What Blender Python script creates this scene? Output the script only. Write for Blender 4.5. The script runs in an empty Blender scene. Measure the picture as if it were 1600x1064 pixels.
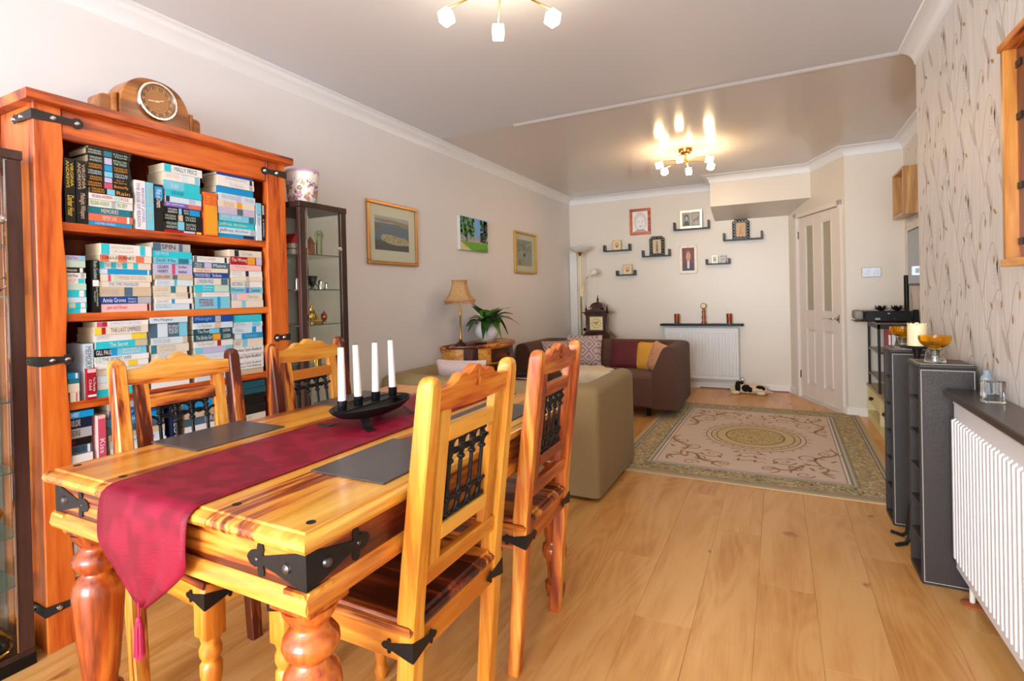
import bpy, bmesh, math, random
from mathutils import Vector, Matrix
random.seed(7)
SC = bpy.context.scene
COL = SC.collection
PI = math.pi

def S(r, g, b):
    def f(c):
        c = c / 255.0
        return c / 12.92 if c <= 0.04045 else ((c + 0.055) / 1.055) ** 2.4
    return (f(r), f(g), f(b), 1.0)

# ------------------------------------------------------------------ camera
CAM_H = 1.163
cam = bpy.data.cameras.new('camera')
cam_o = bpy.data.objects.new('camera', cam)
COL.objects.link(cam_o)
yaw, pit, rol = 0.469696, -0.00653991, -0.0231355
fw = Vector((-math.sin(yaw) * math.cos(pit), math.cos(yaw) * math.cos(pit), math.sin(pit)))
r0 = Vector((math.cos(yaw), math.sin(yaw), 0))
u0 = r0.cross(fw)
rt = math.cos(rol) * r0 + math.sin(rol) * u0
up = -math.sin(rol) * r0 + math.cos(rol) * u0
m = Matrix((rt, up, -fw)).transposed().to_4x4()
m.translation = Vector((0, 0, CAM_H))
cam_o.matrix_world = m
cam.sensor_width = 36
cam.sensor_fit = 'HORIZONTAL'
cam.lens = 818.45 / 1600 * 36
cam.shift_y = (467.96 - 532) / 1600
cam.clip_start = 0.05
SC.camera = cam_o

# ------------------------------------------------------------------ colour management, world, daylight
SC.view_settings.view_transform = 'Standard'
SC.view_settings.look = 'None'
SC.view_settings.gamma = 1.0
SC.view_settings.use_curve_mapping = False
SC.view_settings.exposure = -0.32
w = bpy.data.worlds.new('world')
SC.world = w
w.use_nodes = True
bg = w.node_tree.nodes['Background']
bg.inputs[0].default_value = (0.80, 0.90, 1.0, 1)
bg.inputs[1].default_value = 1.0

def area_light(name, loc, rot, sx, sy, power, col):
    l = bpy.data.lights.new(name, 'AREA')
    l.shape = 'RECTANGLE'
    l.size, l.size_y, l.energy, l.color = sx, sy, power, col
    o = bpy.data.objects.new(name, l)
    o.location, o.rotation_euler = loc, rot
    COL.objects.link(o)
    return o
REAR_Y = -3.6
# added daylight source, set in an added, unseen window behind the photographer
area_light('added_daylight', (-0.9, REAR_Y + 0.02, 1.25), (PI / 2, 0, 0), 2.6, 1.9, 425, (0.85, 0.93, 1.0))

# ------------------------------------------------------------------ mesh helper
class MB:
    def __init__(self):
        self.v, self.f, self.c, self.M = [], [], [], Matrix.Identity(4)
        self.col = None
    def add(self, vs, fs, col=None):
        b = len(self.v)
        M = self.M
        self.v += [tuple(M @ Vector(p)) for p in vs]
        self.f += [tuple(i + b for i in f) for f in fs]
        self.c += [col or self.col] * len(fs)
        return self
    def box(self, a, b, ch=0.0, col=None):
        x0, x1 = sorted((a[0], b[0])); y0, y1 = sorted((a[1], b[1])); z0, z1 = sorted((a[2], b[2]))
        ch = min(ch, (x1 - x0) * .45, (y1 - y0) * .45, (z1 - z0) * .45)
        if ch <= 0:
            vs = [(x, y, z) for z in (z0, z1) for y in (y0, y1) for x in (x0, x1)]
            fs = [(0, 2, 3, 1), (4, 5, 7, 6), (0, 1, 5, 4), (2, 6, 7, 3), (0, 4, 6, 2), (1, 3, 7, 5)]
            return self.add(vs, fs, col)
        vs, idx = [], {}
        for sx in (0, 1):
            for sy in (0, 1):
                for sz in (0, 1):
                    X, Y, Z = (x0, x1)[sx], (y0, y1)[sy], (z0, z1)[sz]
                    dx, dy, dz = (ch, -ch)[sx], (ch, -ch)[sy], (ch, -ch)[sz]
                    for k, p in enumerate(((X, Y + dy, Z + dz), (X + dx, Y, Z + dz), (X + dx, Y + dy, Z))):
                        idx[(sx, sy, sz, k)] = len(vs)
                        vs.append(p)
        I = lambda *k: idx[k]
        fs = []
        for s in (0, 1):
            q = [I(s, 0, 0, 0), I(s, 1, 0, 0), I(s, 1, 1, 0), I(s, 0, 1, 0)]
            fs.append(q if s else q[::-1])
            q = [I(0, s, 0, 1), I(0, s, 1, 1), I(1, s, 1, 1), I(1, s, 0, 1)]
            fs.append(q if s else q[::-1])
            q = [I(0, 0, s, 2), I(1, 0, s, 2), I(1, 1, s, 2), I(0, 1, s, 2)]
            fs.append(q if s else q[::-1])
        for a_ in (0, 1):
            for b_ in (0, 1):
                fs.append([I(a_, b_, 0, 0), I(a_, b_, 1, 0), I(a_, b_, 1, 1), I(a_, b_, 0, 1)][::(1 if a_ != b_ else -1)][::-1])
                fs.append([I(a_, 0, b_, 0), I(a_, 1, b_, 0), I(a_, 1, b_, 2), I(a_, 0, b_, 2)][::(1 if a_ == b_ else -1)][::-1])
                fs.append([I(0, a_, b_, 1), I(1, a_, b_, 1), I(1, a_, b_, 2), I(0, a_, b_, 2)][::(1 if a_ != b_ else -1)][::-1])
                for c_ in (0, 1):
                    t = [I(a_, b_, c_, 0), I(a_, b_, c_, 1), I(a_, b_, c_, 2)]
                    fs.append(t if (a_ + b_ + c_) % 2 else t[::-1])
        return self.add(vs, fs, col)
    def loft(self, rings, cap=True, closed=True, col=None):
        n = len(rings[0]); vs = [p for r in rings for p in r]; fs = []
        for i in range(len(rings) - 1):
            for j in range(n if closed else n - 1):
                k = (j + 1) % n
                fs.append((i * n + j, i * n + k, (i + 1) * n + k, (i + 1) * n + j))
        if cap:
            fs.append(tuple(range(n))[::-1])
            fs.append(tuple((len(rings) - 1) * n + j for j in range(n)))
        return self.add(vs, fs, col)
    def lathe(self, prof, n=20, c=(0, 0), z0=0.0, cap=True, col=None):
        rings = [[(c[0] + r * math.cos(2 * PI * j / n), c[1] + r * math.sin(2 * PI * j / n), z0 + z) for j in range(n)] for z, r in prof]
        return self.loft(rings, cap, True, col)
    def prism(self, pts, axis, a, b, ch=0.0, col=None):
        """2-D outline extruded along axis from a to b; axis x -> pts are (y,z), y -> (x,z), z -> (x,y)"""
        def P(p, t):
            return (t, p[0], p[1]) if axis == 'x' else (p[0], t, p[1]) if axis == 'y' else (p[0], p[1], t)
        if ch:
            cx = sum(p[0] for p in pts) / len(pts); cy = sum(p[1] for p in pts) / len(pts)
            ins = []
            n = len(pts)
            for i, p in enumerate(pts):
                a0, a1 = pts[i - 1], pts[(i + 1) % n]
                t = Vector((a1[0] - a0[0], a1[1] - a0[1])); L = t.length or 1
                nn = Vector((-t.y, t.x)) / L
                ins.append((p[0] + nn.x * ch, p[1] + nn.y * ch))
            area = sum(pts[i - 1][0] * pts[i][1] - pts[i][0] * pts[i - 1][1] for i in range(n))
            if area < 0:
                ins = [(2 * p[0] - q[0], 2 * p[1] - q[1]) for p, q in zip(pts, ins)]
            s = 1 if b > a else -1
            rings = [[P(p, a) for p in ins], [P(p, a + s * ch) for p in pts], [P(p, b - s * ch) for p in pts], [P(p, b) for p in ins]]
        else:
            rings = [[P(p, a) for p in pts], [P(p, b) for p in pts]]
        return self.loft(rings, True, True, col)
    def tube(self, pts, r, n=8, cap=True, col=None, closed=False):
        pts = [Vector(p) for p in pts]; rings = []; ref = None
        N = len(pts)
        for i, p in enumerate(pts):
            if closed:
                t = pts[(i + 1) % N] - pts[i - 1]
            else:
                t = (pts[min(i + 1, N - 1)] - pts[max(i - 1, 0)])
            t.normalize()
            if ref is None:
                ref = Vector((0, 0, 1)) if abs(t.z) < .9 else Vector((1, 0, 0))
            a = t.cross(ref).normalized(); b = a.cross(t).normalized(); ref = b
            rr = r[i] if isinstance(r, (list, tuple)) else r
            rings.append([tuple(p + a * math.cos(2 * PI * j / n) * rr + b * math.sin(2 * PI * j / n) * rr) for j in range(n)])
        if closed:
            rings.append(rings[0]); cap = False
        return self.loft(rings, cap, True, col)
    def ribbon(self, pts, wd, flat='x', col=None):
        """flat strip through 2-D pts lying in plane: returns nothing; pts are 3-D, width direction in-plane normal to flat axis"""
        ax = {'x': Vector((1, 0, 0)), 'y': Vector((0, 1, 0)), 'z': Vector((0, 0, 1))}[flat]
        pts = [Vector(p) for p in pts]; vs = []; N = len(pts)
        for i, p in enumerate(pts):
            t = pts[min(i + 1, N - 1)] - pts[max(i - 1, 0)]
            s = t.cross(ax).normalized()
            ww = wd[i] if isinstance(wd, (list, tuple)) else wd
            vs += [tuple(p + s * ww / 2), tuple(p - s * ww / 2)]
        return self.add(vs, [(2 * i, 2 * i + 1, 2 * i + 3, 2 * i + 2) for i in range(N - 1)], col)
    def ball(self, c, r, n=12, m=8, col=None):
        rx, ry, rz = r if isinstance(r, (tuple, list)) else (r, r, r)
        prof = [(-math.cos(PI * i / m), math.sin(PI * i / m)) for i in range(m + 1)]
        rings = [[(c[0] + rx * max(q, .02) * math.cos(2 * PI * j / n), c[1] + ry * max(q, .02) * math.sin(2 * PI * j / n), c[2] + rz * z) for j in range(n)] for z, q in prof]
        return self.loft(rings, True, True, col)
    def grid(self, fn, nu, nv, col=None):
        vs = [fn(i / nu, j / nv) for i in range(nu + 1) for j in range(nv + 1)]
        fs = [(i * (nv + 1) + j, (i + 1) * (nv + 1) + j, (i + 1) * (nv + 1) + j + 1, i * (nv + 1) + j + 1) for i in range(nu) for j in range(nv)]
        return self.add(vs, fs, col)
    def mesh(self, name, smooth=35):
        me = bpy.data.meshes.new(name)
        me.from_pydata(self.v, [], self.f)
        me.update()
        bm = bmesh.new(); bm.from_mesh(me)
        if not any(self.c):
            bmesh.ops.recalc_face_normals(bm, faces=bm.faces[:])
        bm.to_mesh(me); bm.free()
        if any(self.c):
            at = me.color_attributes.new('Col', 'FLOAT_COLOR', 'CORNER')
            buf = []
            for p, c in zip(me.polygons, self.c):
                buf += list(c or (1, 1, 1, 1)) * p.loop_total
            at.data.foreach_set('color', buf)
        if smooth:
            for p in me.polygons:
                p.use_smooth = True
            me.set_sharp_from_angle(angle=math.radians(smooth))
        return me

def link(name, me, mat, parent=None):
    o = bpy.data.objects.new(name, me)
    COL.objects.link(o)
    if mat is not None and len(me.materials) == 0:
        me.materials.append(mat)
    if parent is not None:
        o.parent = parent
    return o
def part(name, mb, mat, parent, smooth=35, label=None):
    o = link(name, mb.mesh(name, smooth), mat, parent)
    if label:
        o['label'] = label
    return o
def tag(o, label, cat, group=None, kind=None):
    o['label'] = label; o['category'] = cat
    if group: o['group'] = group
    if kind: o['kind'] = kind
    return o
def thing(name, label, cat, loc=(0, 0, 0), rz=0.0, group=None):
    o = bpy.data.objects.new(name, None)
    o.empty_display_size = .05
    COL.objects.link(o)
    o.location = loc; o.rotation_euler = (0, 0, rz)
    return tag(o, label, cat, group)
def solo(name, mb, mat, label, cat, loc=(0, 0, 0), rz=0.0, group=None, smooth=35):
    o = link(name, mb.mesh(name, smooth), mat)
    o.location = loc; o.rotation_euler = (0, 0, rz)
    return tag(o, label, cat, group)
def struct(name, mb, mat, parent=None, smooth=35):
    o = link(name, mb.mesh(name, smooth), mat, parent)
    if parent is None:
        o['kind'] = 'structure'
    return o
def dup(root, loc, rz, label):
    r = root.copy(); COL.objects.link(r)
    r.location = loc; r.rotation_euler = (0, 0, rz); r['label'] = label
    for ch in list(root.children):
        c = ch.copy(); COL.objects.link(c); c.parent = r
        for g in list(ch.children):
            d = g.copy(); COL.objects.link(d); d.parent = c
    return r

# ------------------------------------------------------------------ text outlines (built-in font)
_tc = {}
def text_polys(s):
    if s not in _tc:
        cu = bpy.data.curves.new('t', 'FONT'); cu.body = s; cu.resolution_u = 2
        o = bpy.data.objects.new('t', cu); COL.objects.link(o)
        dg = bpy.context.evaluated_depsgraph_get(); dg.update()
        me = bpy.data.meshes.new_from_object(o.evaluated_get(dg))
        vs = [(v.co.x, v.co.y) for v in me.vertices]; fs = [tuple(p.vertices) for p in me.polygons]
        bpy.data.objects.remove(o); bpy.data.curves.remove(cu); bpy.data.meshes.remove(me)
        xs = [v[0] for v in vs] or [0, 1]; ys = [v[1] for v in vs] or [0, 1]
        x0, x1, y0, y1 = min(xs), max(xs), min(ys), max(ys)
        _tc[s] = ([((x - x0) / ((x1 - x0) or 1), (y - y0) / ((y1 - y0) or 1)) for x, y in vs], fs, (x1 - x0) / ((y1 - y0) or 1))
    return _tc[s]

class Print:
    """flat print laid on a surface: origin o, in-plane axes U,V, outward normal N"""
    def __init__(self, o, U, V, N, lift=.0004):
        self.o, self.U, self.V, self.N, self.l = Vector(o), Vector(U), Vector(V), Vector(N), lift
        self.mb = MB(); self.n = 1
    def P(self, u, v, k):
        return tuple(self.o + self.U * u + self.V * v + self.N * (self.l * k))
    def poly(self, pts, col, k=1):
        self.mb.add([self.P(u, v, k) for u, v in pts], [tuple(range(len(pts)))], col); return self
    def rect(self, u0, v0, u1, v1, col, k=1):
        return self.poly([(u0, v0), (u1, v0), (u1, v1), (u0, v1)], col, k)
    def ell(self, u, v, ru, rv, col, k=2, n=14, rot=0):
        c, s = math.cos(rot), math.sin(rot)
        return self.poly([(u + ru * math.cos(a) * c - rv * math.sin(a) * s, v + ru * math.cos(a) * s + rv * math.sin(a) * c) for a in [2 * PI * i / n for i in range(n)]], col, k)
    def text(self, s, u0, v0, u1, v1, col, k=2, fit=True, turn=False):
        vs, fs, asp = text_polys(s)
        W, H = u1 - u0, v1 - v0
        if not turn:
            w_, h_ = W, H
            if fit and W / H > asp * 1.5: w_ = H * asp * 1.5
            uu = u0 + (W - w_) / 2
            self.mb.add([self.P(uu + x * w_, v0 + y * h_, k) for x, y in vs], fs, col)
        else:   # reads downwards
            h_ = H
            if fit and H / W > asp * 1.5: h_ = W * asp * 1.5
            vv = v1 - (H - h_) / 2
            self.mb.add([self.P(u0 + y * W, vv - x * h_, k) for x, y in vs], fs, col)
        return self
    def line(self, pts, wd, col, k=2):
        vs = []
        for i, (u, v) in enumerate(pts):
            a, b = pts[max(i - 1, 0)], pts[min(i + 1, len(pts) - 1)]
            t = Vector((b[0] - a[0], b[1] - a[1])); t = t.normalized() if t.length > 1e-9 else Vector((1, 0))
            ww = wd[i] if isinstance(wd, (list, tuple)) else wd
            vs += [self.P(u - t.y * ww / 2, v + t.x * ww / 2, k), self.P(u + t.y * ww / 2, v - t.x * ww / 2, k)]
        self.mb.add(vs, [(2 * i, 2 * i + 1, 2 * i + 3, 2 * i + 2) for i in range(len(pts) - 1)], col); return self
    def build(self, name, parent, mat=None, label=None):
        return part(name, self.mb, mat or M_PRINT, parent, smooth=0, label=label)

# ------------------------------------------------------------------ materials
def new_mat(name):
    mt = bpy.data.materials.new(name); mt.use_nodes = True
    nt = mt.node_tree
    return mt, nt, nt.nodes['Principled BSDF']
def setp(bs, **k):
    for a, b in k.items():
        bs.inputs[a.replace('_', ' ')].default_value = b
def N(nt, t, **k):
    n = nt.nodes.new(t)
    for a, b in k.items():
        setattr(n, a, b)
    return n
def plain(name, col, rough=.5, metal=0.0, spec=.5, coat=0.0, noise=0.0, nscale=40.0, bump=0.0, sheen=0.0, stretch=(1, 1, 1), emis=None, estr=0.0, trans=0.0, ior=1.45):
    mt, nt, bs = new_mat(name)
    setp(bs, Base_Color=col, Roughness=rough, Metallic=metal, Specular_IOR_Level=spec, Coat_Weight=coat, Sheen_Weight=sheen, Transmission_Weight=trans, IOR=ior)
    if coat: bs.inputs['Coat Roughness'].default_value = .12
    if emis:
        setp(bs, Emission_Color=emis, Emission_Strength=estr)
    if noise or bump:
        tc = N(nt, 'ShaderNodeTexCoord'); mp = N(nt, 'ShaderNodeMapping'); mp.inputs['Scale'].default_value = stretch
        nt.links.new(tc.outputs['Object'], mp.inputs[0])
        no = N(nt, 'ShaderNodeTexNoise'); no.inputs['Scale'].default_value = nscale; no.inputs['Detail'].default_value = 4
        nt.links.new(mp.outputs[0], no.inputs['Vector'])
        if noise:
            mx = N(nt, 'ShaderNodeMixRGB', blend_type='MIX')
            mx.inputs[1].default_value = tuple(c * (1 - noise) for c in col[:3]) + (1,)
            mx.inputs[2].default_value = tuple(min(1, c * (1 + noise)) for c in col[:3]) + (1,)
            nt.links.new(no.outputs[0], mx.inputs[0]); nt.links.new(mx.outputs[0], bs.inputs['Base Color'])
        if bump:
            bp = N(nt, 'ShaderNodeBump'); bp.inputs['Strength'].default_value = bump; bp.inputs['Distance'].default_value = .004
            nt.links.new(no.outputs[0], bp.inputs['Height']); nt.links.new(bp.outputs[0], bs.inputs['Normal'])
    return mt
def wood(name, stops, axis='y', sc=1.0, rough=.35, coat=.2, fine=.35, along=.09, dist=1.2, comp=.55, rnd=.22):
    """grain runs along axis; every object takes its own slice of the log"""
    mt, nt, bs = new_mat(name)
    L = nt.links.new
    setp(bs, Roughness=rough, Coat_Weight=coat); bs.inputs['Coat Roughness'].default_value = .15
    tc = N(nt, 'ShaderNodeTexCoord'); oi = N(nt, 'ShaderNodeObjectInfo')
    mul = N(nt, 'ShaderNodeVectorMath', operation='SCALE'); mul.inputs[0].default_value = (13.1, 7.7, 5.3)
    L(oi.outputs['Random'], mul.inputs['Scale'])
    ad = N(nt, 'ShaderNodeVectorMath', operation='ADD'); L(tc.outputs['Object'], ad.inputs[0]); L(mul.outputs[0], ad.inputs[1])
    mp = N(nt, 'ShaderNodeMapping'); s = [1, 1, 1]; s['xyz'.index(axis)] = along
    mp.inputs['Scale'].default_value = [q * sc for q in s]; L(ad.outputs[0], mp.inputs[0])
    n1 = N(nt, 'ShaderNodeTexNoise'); n1.inputs['Scale'].default_value = 9; n1.inputs['Detail'].default_value = 3; n1.inputs['Distortion'].default_value = dist
    L(mp.outputs[0], n1.inputs['Vector'])
    n2 = N(nt, 'ShaderNodeTexNoise'); n2.inputs['Scale'].default_value = 85; n2.inputs['Detail'].default_value = 5; n2.inputs['Distortion'].default_value = .4
    L(mp.outputs[0], n2.inputs['Vector'])
    wv = N(nt, 'ShaderNodeTexNoise'); wv.inputs['Scale'].default_value = 22; wv.inputs['Detail'].default_value = 2; wv.inputs['Distortion'].default_value = 2.2
    L(mp.outputs[0], wv.inputs['Vector'])
    a1 = N(nt, 'ShaderNodeMath', operation='MULTIPLY_ADD'); a1.inputs[1].default_value = fine; L(n2.outputs[0], a1.inputs[0]); L(n1.outputs[0], a1.inputs[2])
    a2 = N(nt, 'ShaderNodeMath', operation='MULTIPLY_ADD'); a2.inputs[1].default_value = fine * .8; L(wv.outputs[0], a2.inputs[0]); L(a1.outputs[0], a2.inputs[2])
    a3 = N(nt, 'ShaderNodeMath', operation='MULTIPLY_ADD'); a3.inputs[1].default_value = rnd; a3.inputs[2].default_value = -rnd / 2 - fine * .9; L(oi.outputs['Random'], a3.inputs[0])
    a4 = N(nt, 'ShaderNodeMath', operation='ADD'); L(a2.outputs[0], a4.inputs[0]); L(a3.outputs[0], a4.inputs[1])
    cr = N(nt, 'ShaderNodeValToRGB'); L(a4.outputs[0], cr.inputs[0])
    el = cr.color_ramp.elements
    while len(el) < len(stops): el.new(.5)
    for e, (p, c) in zip(el, stops): e.position, e.color = .5 + (p - .47) * comp, c
    L(cr.outputs[0], bs.inputs['Base Color'])
    bp = N(nt, 'ShaderNodeBump'); bp.inputs['Strength'].default_value = .12; bp.inputs['Distance'].default_value = .002
    L(n2.outputs[0], bp.inputs['Height']); L(bp.outputs[0], bs.inputs['Normal'])
    return mt

M_PRINT, _nt, _b = new_mat('printed_colour')
_a = N(_nt, 'ShaderNodeVertexColor'); _a.layer_name = 'Col'
_nt.links.new(_a.outputs[0], _b.inputs['Base Color']); setp(_b, Roughness=.45)
M_PRINTG = M_PRINT.copy(); M_PRINTG.name = 'printed_gloss'; M_PRINTG.node_tree.nodes['Principled BSDF'].inputs['Roughness'].default_value = .15
SHE = [(.30, S(84, 28, 10)), (.40, S(160, 72, 22)), (.48, S(206, 118, 38)), (.60, S(222, 146, 56)), (.85, S(236, 178, 88))]
W_SHE = {a: wood('sheesham_grain_' + a, SHE, a) for a in 'xyz'}
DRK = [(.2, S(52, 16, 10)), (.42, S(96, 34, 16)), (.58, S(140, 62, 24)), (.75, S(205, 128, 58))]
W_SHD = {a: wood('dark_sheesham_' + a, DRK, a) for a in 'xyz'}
ACA = [(.22, S(122, 42, 14)), (.36, S(186, 80, 26)), (.5, S(212, 102, 34)), (.8, S(228, 128, 50))]
W_BK = {a: wood('acacia_' + a, ACA, a, fine=.35, comp=.75, rnd=.12) for a in 'xyz'}
OAK = [(.12, S(136, 84, 40)), (.28, S(182, 124, 66)), (.46, S(200, 142, 80)), (.8, S(212, 158, 96))]
def oak_floor():
    mt, nt, bs = new_mat('oak_laminate'); L = nt.links.new
    setp(bs, Roughness=.34, Coat_Weight=.12); bs.inputs['Coat Roughness'].default_value = .2
    tc = N(nt, 'ShaderNodeTexCoord'); oi = N(nt, 'ShaderNodeObjectInfo')
    mul = N(nt, 'ShaderNodeVectorMath', operation='SCALE'); mul.inputs[0].default_value = (17.3, 9.1, 3.7); L(oi.outputs['Random'], mul.inputs['Scale'])
    ad = N(nt, 'ShaderNodeVectorMath', operation='ADD'); L(tc.outputs['Object'], ad.inputs[0]); L(mul.outputs[0], ad.inputs[1])
    mp = N(nt, 'ShaderNodeMapping'); mp.inputs['Scale'].default_value = (1, .16, 1); L(ad.outputs[0], mp.inputs[0])
    n3 = N(nt, 'ShaderNodeTexNoise'); n3.inputs['Scale'].default_value = 4.2; n3.inputs['Detail'].default_value = 1.2; n3.inputs['Distortion'].default_value = .6; L(mp.outputs[0], n3.inputs['Vector'])
    w1 = N(nt, 'ShaderNodeMath', operation='MULTIPLY'); w1.inputs[1].default_value = 95; L(n3.outputs[0], w1.inputs[0])
    wv = N(nt, 'ShaderNodeMath', operation='SINE'); L(w1.outputs[0], wv.inputs[0])
    n1 = N(nt, 'ShaderNodeTexNoise'); n1.inputs['Scale'].default_value = 7; n1.inputs['Detail'].default_value = 3; n1.inputs['Distortion'].default_value = 1.5; L(mp.outputs[0], n1.inputs['Vector'])
    m2 = N(nt, 'ShaderNodeMapping'); m2.inputs['Scale'].default_value = (1, .04, 1); L(ad.outputs[0], m2.inputs[0])
    n2 = N(nt, 'ShaderNodeTexNoise'); n2.inputs['Scale'].default_value = 170; n2.inputs['Detail'].default_value = 4; L(m2.outputs[0], n2.inputs['Vector'])
    def madd(a, k, c):
        q = N(nt, 'ShaderNodeMath', operation='MULTIPLY_ADD'); q.inputs[1].default_value = k; L(a, q.inputs[0])
        if isinstance(c, float): q.inputs[2].default_value = c
        else: L(c, q.inputs[2])
        return q.outputs[0]
    v = madd(n1.outputs[0], .9, -.03); v = madd(wv.outputs[0], .055, v); v = madd(n2.outputs[0], .34, v); v = madd(oi.outputs['Random'], .2, v)
    cr = N(nt, 'ShaderNodeValToRGB'); L(v, cr.inputs[0]); el = cr.color_ramp.elements
    while len(el) < 4: el.new(.5)
    for e, (p_, c) in zip(el, ((.20, S(150, 92, 38)), (.42, S(188, 128, 62)), (.62, S(206, 148, 80)), (.85, S(218, 166, 100)))): e.position, e.color = p_, c
    # knots: rare dark eyes
    m3 = N(nt, 'ShaderNodeMapping'); m3.inputs['Scale'].default_value = (1, .55, 1); L(ad.outputs[0], m3.inputs[0])
    dn = N(nt, 'ShaderNodeTexNoise'); dn.inputs['Scale'].default_value = 9; L(ad.outputs[0], dn.inputs['Vector'])
    mx0 = N(nt, 'ShaderNodeMixRGB', blend_type='LINEAR_LIGHT'); mx0.inputs[0].default_value = .09; L(m3.outputs[0], mx0.inputs[1]); L(dn.outputs[1], mx0.inputs[2])
    vo = N(nt, 'ShaderNodeTexVoronoi', voronoi_dimensions='2D'); vo.inputs['Scale'].default_value = 1.9; L(mx0.outputs[0], vo.inputs['Vector'])
    kr = N(nt, 'ShaderNodeValToRGB'); L(vo.outputs['Distance'], kr.inputs[0]); kr.color_ramp.elements[0].position = .015; kr.color_ramp.elements[0].color = (.7, .7, .7, 1); kr.color_ramp.elements[1].position = .055; kr.color_ramp.elements[1].color = (0, 0, 0, 1)
    mx = N(nt, 'ShaderNodeMixRGB'); L(kr.outputs[0], mx.inputs[0]); L(cr.outputs[0], mx.inputs[1]); mx.inputs[2].default_value = S(128, 72, 30)
    L(mx.outputs[0], bs.inputs['Base Color'])
    return mt
W_FL = oak_floor()
MAH = [(.25, S(40, 18, 12)), (.5, S(62, 28, 18)), (.75, S(84, 42, 28))]
W_MAH = wood('mahogany', MAH, 'z', rough=.35)
WEN = [(.25, S(44, 26, 24)), (.5, S(60, 36, 32)), (.75, S(74, 48, 42))]
W_WEN = wood('wenge_foil', WEN, 'z', rough=.35, coat=.1, fine=.2)
CLK = [(.25, S(120, 62, 16)), (.5, S(160, 92, 26)), (.75, S(186, 118, 44))]
W_CLK = wood('walnut_veneer', CLK, 'y', rough=.3, coat=.3)
M_IRON = plain('black_iron', S(38, 38, 40), .42, .6, noise=.3, nscale=60, bump=.15)
M_BLACK = plain('black_satin', S(15, 15, 16), .38, spec=.3)
M_BLKM = plain('black_metal', S(30, 31, 34), .45, .3)
M_CHROME = plain('chrome', (.75, .76, .78, 1), .12, 1.0)
M_BRASS = plain('brass', S(214, 172, 84), .25, 1.0)
M_GOLDF = plain('gilt_frame', S(188, 138, 84), .35, .45, noise=.2, nscale=30)
M_LGOLD = plain('pale_gold_frame', S(206, 164, 88), .35, .5)
M_SILV = plain('silver_plate', (.72, .72, .72, 1), .2, 1.0)
M_WHITE = plain('white_gloss', S(240, 240, 240), .3)
M_GLASS, _nt, _b = new_mat('clear_glass')
_nt.nodes.remove(_b)
_t = N(_nt, 'ShaderNodeBsdfTransparent'); _t.inputs[0].default_value = (.95, .98, .965, 1); _g = N(_nt, 'ShaderNodeBsdfGlossy'); _g.inputs['Roughness'].default_value = .03
_f = N(_nt, 'ShaderNodeLayerWeight'); _f.inputs[0].default_value = .25; _p = N(_nt, 'ShaderNodeMath', operation='MULTIPLY_ADD'); _p.inputs[1].default_value = .14; _p.inputs[2].default_value = .010; _m = N(_nt, 'ShaderNodeMixShader')
_nt.links.new(_f.outputs['Facing'], _p.inputs[0]); _nt.links.new(_p.outputs[0], _m.inputs[0]); _nt.links.new(_t.outputs[0], _m.inputs[1]); _nt.links.new(_g.outputs[0], _m.inputs[2]); _nt.links.new(_m.outputs[0], _nt.nodes['Material Output'].inputs[0])
M_PGLASS = M_GLASS.copy(); M_PGLASS.name = 'picture_glass'
for _n in M_PGLASS.node_tree.nodes:
    if _n.type == 'BSDF_GLOSSY': _n.inputs['Roughness'].default_value = .4
M_GLOBJ = plain('crystal', (.95, .98, .97, 1), .02, trans=1.0, ior=1.45)
M_AMBER = plain('amber_glass', S(255, 206, 70), .04, trans=.95, ior=1.25)
CUBE_E = 115.0
# ================================================================== the setting
XL, XR, XA, YB, YS, YE, CZ, CB = -2.5, 0.69, 1.0, 6.7, 5.66, 3.55, 2.45, 2.37
DA, DB = Vector((.12, YB, 0)), Vector((.56, YS, 0))
M_WALLL = plain('left_wall_paint', S(230, 228, 230), .55, noise=.03, nscale=3)
M_WALLB = plain('back_wall_paint', S(226, 218, 206), .32, noise=.03, nscale=3)
M_CEIL = plain('ceiling_matt', S(222, 224, 230), .6, noise=.02, nscale=2)
M_CEILG = plain('ceiling_satin', S(216, 208, 202), .16, spec=.55, noise=.03, nscale=2)
M_COV = plain('coving_white', S(236, 238, 242), .35)
M_SKIRT = plain('skirting_white', S(238, 234, 230), .3)
M_DOOR = plain('door_paint', S(232, 224, 218), .35)

# floor: underlay slab and laminate planks
fl = struct('floor', MB().box((XL - .1, REAR_Y - .1, -.06), (XA + .1, YB + .1, -.012)), plain('underlay', S(150, 104, 60), .8))
PW, PL = .197, 1.285
plank_mesh = {}
col0 = int(math.floor((XL - (-.09)) / PW))
def plank_me(wd, ln):
    k = (round(wd, 3), round(ln, 3))
    if k not in plank_mesh:
        plank_mesh[k] = MB().box((0, 0, -.012), (wd - .0003, ln - .0003, 0), .0008).mesh('plank')
        plank_mesh[k].materials.append(W_FL)
    return plank_mesh[k]
for i in range(0, 20):
    x = -.09 + (col0 + i) * PW
    a, b = max(x, XL), min(x + PW, XA)
    if b - a < .01: continue
    y = REAR_Y - (i * .437 % PL)
    while y < YB:
        c, d = max(y, REAR_Y), min(y + PL, YB)
        if d - c > .01:
            o = link('plank', plank_me(b - a, d - c), None, fl); o.location = (a, c, 0)
        y += PL

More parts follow.
